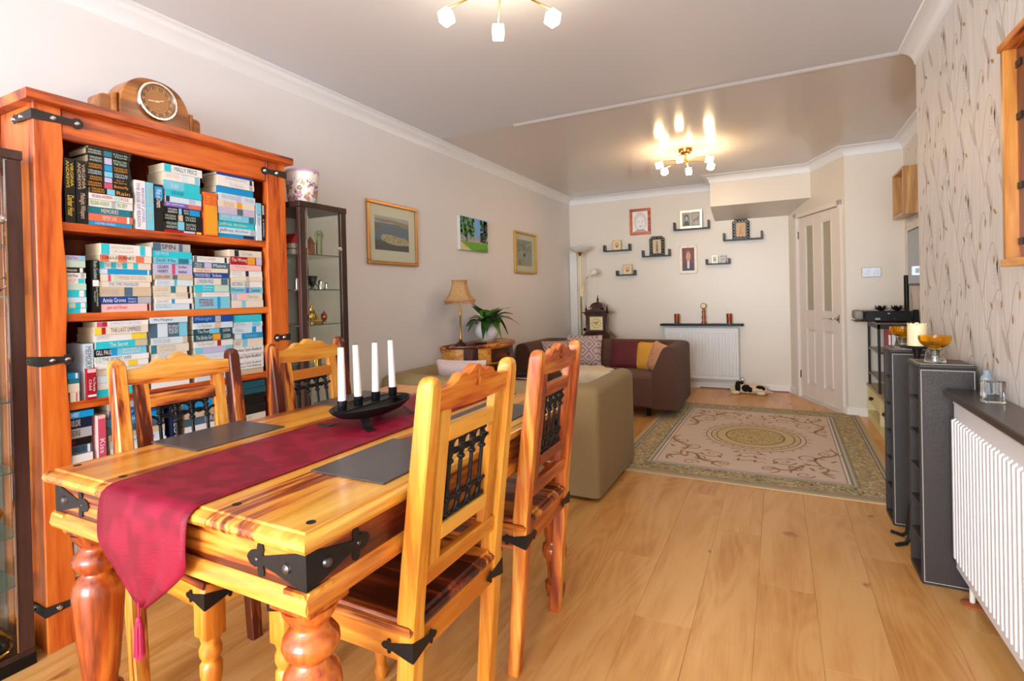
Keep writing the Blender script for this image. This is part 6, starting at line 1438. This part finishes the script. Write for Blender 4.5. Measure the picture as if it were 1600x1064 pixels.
def standing(label, x0, x1, z, h, w_, mat, fn, th=.016, y=YB - .05, boss=None):
    t = thing('photo_frame', label, 'photo frame', (0, 0, 0))
    rim(t, x0, x1, z, z + h, w_, y, th, mat); part('backing', MB().box((x0 + .004, y - .004, z + .004), (x1 - .004, y + .004, z + h - .004)), M_BLACK, t)
    part('easel_strut', MB().box(((x0 + x1) / 2 - .012, y, z + .002), ((x0 + x1) / 2 + .012, y + .028, z + h * .55)), M_BLACK, t)
    p = Print((x0 + w_, y - .0045, z + w_), *BK, .0006); fn(p, x1 - x0 - 2 * w_, h - 2 * w_); p.build('photo', t)
    if boss:
        def ring_(cx, cz, r): part('pierced_scroll', MB().tube([(cx + r * math.cos(a), y - th * .5, cz + r * 1.1 * math.sin(a)) for a in [2 * PI * i / 12 for i in range(12)]], .006, 6, closed=True), boss, t, 60)
        nv, nh = 6, 4
        for k in range(nv):
            for xx in (x0 - .006, x1 + .006): ring_(xx, z + h * (k + .5) / nv, h / nv * .42)
        for k in range(nh):
            ring_(x0 + (x1 - x0) * (k + .5) / nh, z + h + .006, (x1 - x0) / nh * .4)
            ring_(x0 + (x1 - x0) * (k + .5) / nh, z + .012, (x1 - x0) / nh * .3)
SEP = S(206, 186, 150)
def sep(p, w_, h_): p.rect(0, 0, w_, h_, SEP, 1); p.ell(w_ * .5, h_ * .8, w_ * .09, h_ * .07, S(100, 76, 56), 2); p.poly([(w_ * .36, h_ * .2), (w_ * .64, h_ * .2), (w_ * .6, h_ * .7), (w_ * .4, h_ * .7)], S(130, 104, 80), 2); p.line([(w_ * .45, h_ * .05), (w_ * .45, h_ * .3)], w_ * .06, S(90, 70, 56), 3); p.line([(w_ * .56, h_ * .05), (w_ * .56, h_ * .3)], w_ * .06, S(90, 70, 56), 3)
def sep2(p, w_, h_): p.rect(0, 0, w_, h_, S(206, 168, 120), 1); p.line([(w_ * .3, h_ * .2), (w_ * .45, h_ * .4), (w_ * .5, h_ * .7), (w_ * .66, h_ * .85)], w_ * .1, S(176, 136, 96), 2); p.line([(w_ * .45, h_ * .4), (w_ * .7, h_ * .25)], w_ * .08, S(160, 124, 90), 2)
def two(p, w_, h_):
    p.rect(0, 0, w_, h_, S(214, 210, 200), 1); g = w_ * .47
    p.rect(0, h_ * .02, g, h_ * .98, S(150, 150, 146), 2); p.ell(g * .5, h_ * .6, g * .28, h_ * .26, S(70, 70, 70), 3); p.ell(g * .5, h_ * .56, g * .2, h_ * .18, S(176, 170, 164), 4); p.poly([(g * .1, h_ * .03), (g * .9, h_ * .03), (g * .75, h_ * .36), (g * .25, h_ * .36)], S(80, 80, 80), 3)
    p.rect(w_ - g, 0, w_, h_, S(40, 38, 36), 2); p.rect(w_ - g + .006, .006, w_ - .006, h_ - .006, S(176, 172, 160), 3); p.line([(w_ - g * .75, h_ * .3), (w_ - g * .55, h_ * .5), (w_ - g * .3, h_ * .4), (w_ - g * .2, h_ * .65)], .012, S(80, 76, 70), 4)
def med(p, w_, h_): p.rect(0, 0, w_, h_, S(222, 206, 164), 1); p.ell(w_ * .5, h_ * .5, w_ * .26, h_ * .32, S(196, 140, 96), 2, 18); p.ell(w_ * .5, h_ * .55, w_ * .13, h_ * .16, S(222, 184, 150), 3); p.poly([(w_ * .34, h_ * .25), (w_ * .66, h_ * .25), (w_ * .6, h_ * .42), (w_ * .4, h_ * .42)], S(130, 70, 56), 3)
def leafy(p, w_, h_):
    p.rect(0, 0, w_, h_, S(220, 212, 200), 1)
    for a in range(5): p.poly(leaf_pts(w_ * .5, h_ * .45, w_ * .34, w_ * .12, a * 1.26 + .3, 4), S(90, 84, 80), 2)
MCAR = plain('frame_black_gloss', S(22, 22, 24), .25); MSIL = plain('frame_champagne', S(232, 218, 180), .25, .5, noise=.1, nscale=50); MCRM = plain('frame_cream', S(222, 204, 158), .5)
standing('black ornate frame with a sepia standing figure on the left ledge pair', -1.40, -1.263, 1.6275, .215, .017, MCAR, sep, boss=MCAR)
standing('black ornate frame with a tan picture on the ledge under the beam', -.438, -.302, 1.7665, .205, .017, MCAR, sep2, boss=MCAR)
standing('champagne double frame with two grey photographs on the upper ledge', -1.05, -.79, 1.9315, .222, .03, MSIL, two)
standing('small cream square frame with a round portrait on the leftmost ledge', -1.895, -1.782, 1.7235, .130, .012, MCRM, med)
standing('small cream square frame with a round portrait on the lowest ledge', -1.768, -1.648, 1.4065, .130, .012, MCRM, med)
standing('tiny pale frame with a leaf picture, left of the pair on the small right ledge', -.692, -.626, 1.4975, .09, .010, MSIL, leafy)
standing('tiny grey frame with a leaf picture, right of the pair on the small right ledge', -.598, -.535, 1.4975, .09, .012, plain('frame_pewter', S(120, 118, 116), .3, .6), leafy)

# toy dog lying by the radiator
t = thing('toy_dog', 'black and white plush toy dog lying on the floor under the back radiator', 'soft toy', (-.30, 6.47, 0), math.radians(4))
M_FURW = plain('white_plush', S(226, 206, 176), .95, noise=.12, nscale=160, bump=.8); M_FURB = plain('black_plush', S(18, 16, 16), .95, noise=.3, nscale=160, bump=.6)
part('body', MB().loft([[(x, ry * math.cos(a) + oy, max(.002, zc + rz_ * math.sin(a))) for a in [2 * PI * i / 16 for i in range(16)]] for x, ry, rz_, zc, oy in ((-.12, .02, .02, .045, 0), (-.10, .055, .045, .048, 0), (-.03, .072, .052, .052, 0), (.05, .075, .058, .056, 0), (.13, .07, .05, .05, 0), (.175, .045, .035, .038, 0), (.19, .01, .01, .034, 0))]), M_FURW, t, 60)
part('head', MB().loft([[(x, ry * math.cos(a), max(.003, zc + rz_ * math.sin(a))) for a in [2 * PI * i / 16 for i in range(16)]] for x, ry, rz_, zc in ((-.205, .012, .014, .035), (-.195, .026, .026, .038), (-.165, .036, .036, .048), (-.14, .052, .055, .068), (-.10, .056, .062, .078), (-.065, .044, .05, .07), (-.045, .012, .012, .06))]), M_FURW, t, 60)
for s in (-1, 1): part('ear', MB().ball((-.125, s * .052, .075), (.03, .014, .055), 12, 8), M_FURB, t, 60)
part('patch', MB().ball((-.04, -.048, .066), (.05, .032, .042), 12, 8).ball((.0, -.062, .055), (.035, .016, .03), 10, 6).ball((-.105, -.01, .118), (.045, .044, .022), 12, 6), M_FURB, t, 60)
part('patch', MB().ball((.10, -.052, .083), (.045, .028, .02), 12, 6).ball((.135, -.055, .07), (.02, .02, .02), 10, 6), M_FURB, t, 60)
part('nose', MB().ball((-.207, 0, .038), (.008, .010, .008), 8, 6), M_BLACK, t, 60)
for x, y in ((-.15, -.085), (.11, -.085), (-.15, .085), (.13, .085)): part('paw', MB().ball((x, y, .022), (.05, .022, .022), 12, 6), M_FURW, t, 60)
part('tail', MB().tube([(.18, 0, .03), (.215, .01, .02), (.235, .03, .018)], [.016, .012, .008], 8), M_FURW, t, 60)

# ================================================================== right-hand side
M_LTH = plain('charcoal_leather', S(54, 47, 45), .42, noise=.1, nscale=200, bump=.25); M_SEAM = plain('seam_thread', S(190, 184, 180), .7); M_LTI = plain('charcoal_lining', S(48, 42, 42), .5)
def tower(label, x0, x1, y0, y1, H, n):
    t = thing('storage_tower', label, 'shelf unit', (0, 0, 0), 0, 'charcoal stitched storage towers')
    e = .016
    part('near_side', MB().box((x0, y0, 0), (x1, y0 + e, H), .003), M_LTH, t); part('far_side', MB().box((x0, y1 - e, 0), (x1, y1, H), .003), M_LTH, t)
    part('back', MB().box((x1 - .008, y0 + e, 0), (x1, y1 - e, H)), M_LTI, t); part('top', MB().box((x0, y0 + .0005, H), (x1, y1 - .0005, H + .014), .003), M_LTH, t); part('bottom', MB().box((x0, y0 + e, .0), (x1 - .008, y1 - e, .02)), M_LTI, t)
    for k in range(1, n):
        z = .02 + (H - .02) * k / n
        part('shelf', MB().box((x0 + .004, y0 + e, z - .007), (x1 - .008, y1 - e, z + .003), .001), M_LTI, t)
    s = MB()
    for a, b in (((x0 + .008, y0 - .0008, .012), (x0 + .008, y0 - .0008, H - .008)), ((x0 + .008, y0 - .0008, H - .008), (x1 - .008, y0 - .0008, H - .008)), ((x1 - .008, y0 - .0008, H - .008), (x1 - .008, y0 - .0008, .012)), ((x0 + .008, y0 - .0008, .012), (x1 - .008, y0 - .0008, .012)), ((x0 + .008, y0 + .008, H + .0145), (x1 - .008, y0 + .008, H + .0145)), ((x0 + .008, y0 + .008, H + .0145), (x0 + .008, y1 - .008, H + .0145))): s.tube([a, b], .0013, 4)
    part('stitching', s, M_SEAM, t)
    return t
tower('charcoal stitched shelf tower nearest the camera, amber glass on top', .484, .662, 2.537, 2.735, .846, 6)
tower('charcoal stitched shelf tower further back, behind the candle stand', .484, .662, 3.105, 3.30, .846, 6)
t = thing('candle_stand', 'tall black iron candle stand with splayed feet between the two towers', 'candle holder', (.556, 2.93, 0))
part('dish', MB().lathe([(.884, .02), (.888, .064), (.894, .068), (.897, .066), (.892, .02)], 24), M_BLKM, t, 50); part('stem', MB().lathe([(.10, .014), (.3, .012), (.85, .012), (.885, .02)], 12), M_BLKM, t, 50)
for a in (2.45, 3.75, .0):
    c, s = math.cos(a), math.sin(a); R_ = .125 if a else .09
    part('foot', MB().tube([(0, 0, .20), (c * .035, s * .035, .17), (c * .05, s * .05, .08), (c * .055, s * .055, .03), (c * .075, s * .075, .010), (c * R_, s * R_, .008)], [.010, .010, .009, .009, .009, .008], 8), M_BLKM, t, 60)
t = thing('pillar_candle', 'cream pillar candle with melted rim on the black candle stand', 'candle', (.556, 2.93, .8975))
rr = random.Random(9); ag = [2 * PI * i / 24 for i in range(24)]
part('wax', MB().loft([[(r * math.cos(a), r * math.sin(a), z + (dz * (.5 + .5 * math.sin(a * 5 + 1)) if top else 0)) for a in ag] for z, r, top, dz in ((0, .036, 0, 0), (.085, .036, 0, 0), (.092, .0355, 1, .012), (.090, .031, 1, .010), (.078, .026, 0, 0), (.076, .01, 0, 0))]), plain('cream_wax', S(246, 234, 190), .45), t, 60)
part('wick', MB().tube([(0, 0, .075), (.001, 0, .09)], .0012, 5), M_WICK, t)
def amber_bowl(label, loc):
    t = thing('amber_bowl', label, 'bowl', loc, 0, 'amber glass bowls on thick clear feet')
    part('bowl', MB().lathe([(.052, .014), (.056, .020), (.062, .034), (.075, .048), (.092, .054), (.105, .053), (.105, .0505), (.09, .050), (.074, .043), (.064, .024), (.061, .006)], 36), M_AMBER, t, 60)
    part('foot', MB().lathe([(0, .034), (.006, .035), (.03, .030), (.052, .026), (.052, .020), (.045, .012), (.02, .010), (.018, .002)], 32), M_GLOBJ, t, 60)
amber_bowl('amber glass bowl on a clear foot on the nearest charcoal tower', (.555, 2.625, .8612))
amber_bowl('amber glass bowl half hidden by the cream candle on the far tower', (.548, 3.19, .8612))
t = thing('glass_block', 'square clear glass tealight block on the right radiator shelf', 'candle holder', (.632, 2.27, .7725), .25)
part('block', MB().box((-.030, -.015, 0), (.030, .015, .072), .003), M_GLOBJ, t)
part('tealight_well', MB().lathe([(.030, .011), (.0725, .012), (.0725, .010), (.032, .009)], 16), M_GLOBJ, t, 50)
t = thing('glass_ornament', 'small blue-tinted glass ornament at the wall end of the right radiator shelf', 'ornament', (.662, 2.44, .7725))
part('ornament', MB().lathe([(0, .014), (.006, .016), (.03, .010), (.05, .018), (.062, .016), (.075, .008), (.085, .010), (.09, .002)], 16), plain('blue_tint_glass', S(196, 214, 226), .08, trans=.6), t, 60)

# alcove: cream bench, metal rack, set-top box, television
M_CREAM = plain('cream_paint', S(226, 214, 160), .5, noise=.05, nscale=12)
t = thing('cream_bench', 'low cream painted unit with a drawer under the black rack in the alcove', 'cabinet', (0, 0, 0))
bx0, bx1, by0, by1, bh = .702, .998, 4.35, 5.640, .312
part('top', MB().box((bx0 - .006, by0, bh - .022), (bx1, by1, bh), .003), plain('bench_top', S(176, 158, 120), .45, noise=.1), t)
part('end', MB().box((bx0, by1 - .02, .0), (bx1, by1, bh - .022)), M_CREAM, t); part('end', MB().box((bx0, by0, .0), (bx1, by0 + .02, bh - .022)), M_CREAM, t); part('divider', MB().box((bx0, 4.98, .0), (bx1, 5.0, bh - .022)), M_CREAM, t)
part('bottom', MB().box((bx0, by0 + .02, .05), (bx1, by1 - .02, .07)), M_CREAM, t); part('plinth', MB().box((bx0 + .002, by0 + .02, 0), (bx0 + .014, by1 - .02, .05)), M_CREAM, t); part('back', MB().box((bx1 - .01, by0 + .02, .07), (bx1, by1 - .02, bh - .022)), M_CREAM, t)
for a, b in ((5.005, 5.615), (4.375, 4.975)):
    d_ = part('drawer', MB().box((bx0 + .002, a, .16), (bx0 + .05, b, bh - .026), .003), M_CREAM, t)
    part('knob', MB().ball((bx0 - .016, (a + b) / 2, .225), .016).tube([(bx0 - .012, (a + b) / 2, .225), (bx0 + .004, (a + b) / 2, .225)], .007, 8), M_BLKM, d_, 60)
t = thing('metal_rack', 'black metal rack with dark wooden shelves standing on the cream bench', 'shelf unit', (0, 0, 0))
W_RK = wood('rack_wood', [(.25, S(74, 52, 42)), (.6, S(110, 82, 66)), (.8, S(130, 100, 80))], 'y')
rx0, rx1, ry0, ry1, rt_ = .706, .99, 5.05, 5.585, .882
for x in (rx0, rx1 - .018):
    for y in (ry0, ry1 - .018): part('leg', MB().box((x, y, bh), (x + .018, y + .018, rt_ - .014), .001), M_BLKM, t)
part('top_shelf', MB().box((rx0 - .004, ry0 - .004, rt_ - .014), (rx1 + .004, ry1 + .004, rt_), .002), W_RK, t); part('top_rail', MB().box((rx0, ry0 + .001, rt_ - .05), (rx1, ry0 + .016, rt_ - .014)).box((rx0 + .001, ry0, rt_ - .05), (rx0 + .016, ry1, rt_ - .014)).box((rx1 - .016, ry0, rt_ - .05), (rx1 - .001, ry1, rt_ - .014)), M_BLKM, t)
for z in (.63, .41): part('shelf', MB().box((rx0 + .002, ry0 + .002, z), (rx1 - .002, ry1 - .002, z + .012), .001), W_RK, t)
for k, (c, w_, h_, lab) in enumerate(((S(196, 50, 48), .02, .19, 'red upright folder on the black rack'), (S(150, 150, 152), .03, .20, 'grey upright folder beside the red one on the black rack'), (S(110, 112, 116), .03, .19, 'darker grey upright folder on the black rack'), (S(130, 132, 134), .03, .20, 'last grey upright folder on the black rack'))):
    x = .785 + sum((.022, .032, .032)[:k])
    o = solo('folder', MB().box((x, 5.12, .6425), (x + w_, 5.32, .6425 + h_), .001), plain('folder_%d' % k, c, .5), lab, 'folder', group='folders on the black rack')
    part('label_strip', MB().box((x + .003, 5.1192, .70), (x + w_ - .003, 5.1201, .78)), M_WHITE, o)
t = thing('recorder_box', 'black set-top recorder overhanging the metal rack in the alcove', 'recorder', (0, 0, 0))
part('case', MB().box((.632, 5.10, .8905), (.94, 5.40, .972), .004), M_BLACK, t)
for x in (.72, .90):
    for y in (5.14, 5.36): part('foot', MB().lathe([(0, .012), (.0085, .012)], 10, (x, y), .8825), M_BLACK, t)
p = Print((.632, 5.0998, .8905), *BK, .0004); p.rect(.066, .012, .10, .028, S(150, 150, 150), 1); p.rect(.15, .06, .165, .068, S(190, 190, 190), 1); p.rect(.19, .02, .20, .024, S(90, 90, 90), 1); p.build('front_marking', t)
o = solo('folded_cloth', MB().box((.572, 5.16, .9005), (.628, 5.42, .975), .012), plain('grey_cloth', S(150, 148, 140), .8, noise=.2, nscale=30), 'grey folded cloth beside the black recorder', 'cloth', smooth=60)
o.parent = None
solo('cloth_tray', MB().box((.566, 5.15, .8825), (.70, 5.43, .8900), .002), W_RK, 'thin wooden board under the recorder edge', 'board')
for k, (x, lab) in enumerate(((.758, 'black lotus tealight holder, left one on the recorder'), (.868, 'black lotus tealight holder, right one on the recorder'))):
    t = thing('lotus_holder', lab, 'candle holder', (x, 5.24, .9725), 0, 'black lotus tealight holders')
    part('cup', MB().lathe([(0, .016), (.004, .018), (.02, .018), (.02, .015)], 12), M_BLKM, t)
    for q in range(14):
        a = q * 2 * PI / 14; r0, r1 = .016, (.06 if q % 2 else .046)
        c, s = math.cos(a), math.sin(a); h1 = .022 if q % 2 else .042
        part('petal', MB().loft([[(c * r - s * w_ * k_2, s * r + c * w_ * k_2, z + dz) for k_2, dz in ((-1, 0), (1, 0), (1, .002), (-1, .002))] for r, w_, z in ((r0, .005, .004), ((r0 + r1) / 2, .014, h1 * .45), (r1, .002, h1))]), M_BLKM, t)
t = thing('television', 'wall-mounted flat television on the alcove wall, seen edge-on', 'television', (0, 0, 0))
part('housing', MB().box((.935, 4.30, 1.172), (.962, 5.19, 1.612), .004), M_BLACK, t); part('screen', MB().box((.933, 4.315, 1.19), (.9355, 5.175, 1.597)), plain('screen_glass', S(34, 38, 42), .06, spec=.8), t); part('wall_bracket', MB().box((.962, 4.55, 1.28), (.999, 4.90, 1.50)), M_BLKM, t)
solo('soundbar', MB().lathe([(0, .015), (.004, .018), (.376, .018), (.38, .015)], 14), M_BLACK, 'upright black tube speaker behind the television', 'speaker', (.972, 5.47, .8825))
solo('black_speaker', MB().box((-.03, -.04, 0), (.03, .04, .10), .006), M_BLACK, 'small black speaker at the right end of the rack', 'speaker', (.958, 5.15, .8825), .0)
bpy.data.objects['black_speaker'].location = (.968, 5.13, .8825)
bpy.data.objects['black_speaker'].scale = (.6, .5, 1)
t = thing('wall_niche_box', 'pale oak open box frame high on the alcove wall', 'wall shelf', (0, 0, 0))
W_OAK = wood('pale_oak', [(.25, S(176, 130, 78)), (.55, S(204, 158, 100)), (.8, S(222, 180, 124))], 'z')
ya, yb, za, zb = 5.13, 5.55, 1.745, 2.125
for n_, a, b in (('side', (.90, ya, za), (.999, ya + .02, zb)), ('side', (.90, yb - .02, za), (.999, yb, zb)), ('top', (.90, ya + .02, zb - .02), (.999, yb - .02, zb)), ('bottom', (.90, ya + .02, za), (.999, yb - .02, za + .02)), ('back', (.985, ya + .02, za + .02), (.999, yb - .02, zb - .02))): part(n_, MB().box(a, b, .001), W_OAK, t)
W_HB = wood('honey_board', [(.2, S(140, 78, 22)), (.5, S(184, 116, 40)), (.8, S(204, 140, 60))], 'z', rnd=.05)
# carved wooden mirror frame on the wallpapered wall
t = thing('wooden_wall_frame', 'orange wooden wall frame with iron hooks, cut off by the right edge', 'wall frame', (0, 0, 0))
ya, yb, za, zb = 1.35, 2.06, 1.238, 1.852; fx0, fx1 = .602, .689
part('side_board', MB().box((fx0, yb - .022, za), (fx1, yb, zb), .002), W_HB, t); part('side_board', MB().box((fx0, ya, za), (fx1, ya + .022, zb), .002), W_SHE['z'], t)
part('top_board', MB().box((fx0 - .006, ya - .006, zb), (fx1, yb + .006, zb + .022), .002), W_SHE['y'], t); part('bottom_board', MB().box((fx0 - .006, ya - .006, za - .022), (fx1, yb + .006, za), .002), W_SHE['y'], t)
part('back_panel', MB().box((fx1 - .014, ya + .022, za), (fx1, yb - .022, zb)), W_SHE['z'], t); part('inner_stile', MB().box((fx0 + .03, yb - .11, za), (fx0 + .055, yb - .022, zb), .002), W_SHD['z'], t); part('inner_stile', MB().box((fx0 + .025, yb - .36, za), (fx0 + .05, yb - .22, zb), .002), W_SHE['z'], t)
for z in (za + .05, zb - .05, 1.45, 1.65): part('iron_corner', MB().box((fx0 + .026, yb - .06, z - .010), (fx0 + .03, yb - .026, z + .010), .001), M_IRON, t)
part('hook', MB().tube([(fx0 + .02, yb - .27, 1.74), (fx0 - .005, yb - .27, 1.70), (fx0 - .002, yb - .27, 1.665), (fx0 + .012, yb - .27, 1.67)], .004, 8), M_IRON, t, 60)
part('side_peg', MB().box((fx0 + .04, yb, 1.315), (fx0 + .06, yb + .018, 1.335), .003).box((fx0 + .04, yb, 1.765), (fx0 + .06, yb + .018, 1.785), .003), W_SHE['y'], t)

# ================================================================== ceiling lights
M_CUBE = plain('frosted_cube', S(255, 244, 220), .3, emis=S(255, 216, 162), estr=CUBE_E)
M_CUBE2 = plain('frosted_cube_dimmed', S(255, 244, 220), .3, emis=S(255, 232, 198), estr=CUBE_E * .36)
def ceiling_light(label, cx, cy, zc, angs, R_=.25, cm=None):
    t = thing('ceiling_light', label, 'ceiling light', (cx, cy, 0), 0, 'six-armed brass ceiling lights with glass cubes')
    part('canopy', MB().lathe([(CZ, .06), (CZ - .03, .058), (CZ - .045, .045), (CZ - .047, .012)], 24), plain('copper_brass', S(196, 140, 84), .25, 1.0) if 'copper_brass' not in bpy.data.materials else bpy.data.materials['copper_brass'], t, 50)
    part('drop_rod', MB().lathe([(CZ - .046, .008), (zc + .05, .008), (zc + .045, .018), (zc + .025, .018), (zc + .02, .004)], 12), M_BRASS, t, 50)
    for a in angs:
        c, s = math.cos(a), math.sin(a)
        ar = part('arm', MB().tube([(c * .012, s * .012, zc + .038), (c * .12, s * .12, zc + .044), (c * (R_ - .01), s * (R_ - .01), zc + .034)], .0035, 8), M_BRASS, t, 60)
        q = MB(); q.M = Matrix.Translation((c * R_, s * R_, zc)) @ Matrix.Rotation(a, 4, 'Z') @ Matrix.Rotation(.25, 4, 'Y')
        q.box((-.024, -.024, -.026), (.024, .024, .026), .004)
        part('glass_cube', q, cm or M_CUBE, ar)
        h_ = MB(); h_.M = Matrix.Translation((c * R_, s * R_, zc)) @ Matrix.Rotation(a, 4, 'Z') @ Matrix.Rotation(.25, 4, 'Y'); h_.lathe([(.026, .012), (.036, .010)], 10)
        part('lamp_cap', h_, M_BRASS, ar)
ceiling_light('six-cube brass ceiling light over the rug', -.72, 4.93, 2.30, [math.radians(q) for q in (38, 92, 147, 216, 268, 330)])
ceiling_light('six-cube brass ceiling light over the dining table, cut off by the top edge', -.913, 1.767, 2.29, [math.radians(q) for q in (2, 63, 121, 178, 240, 300)], .255, M_CUBE2)
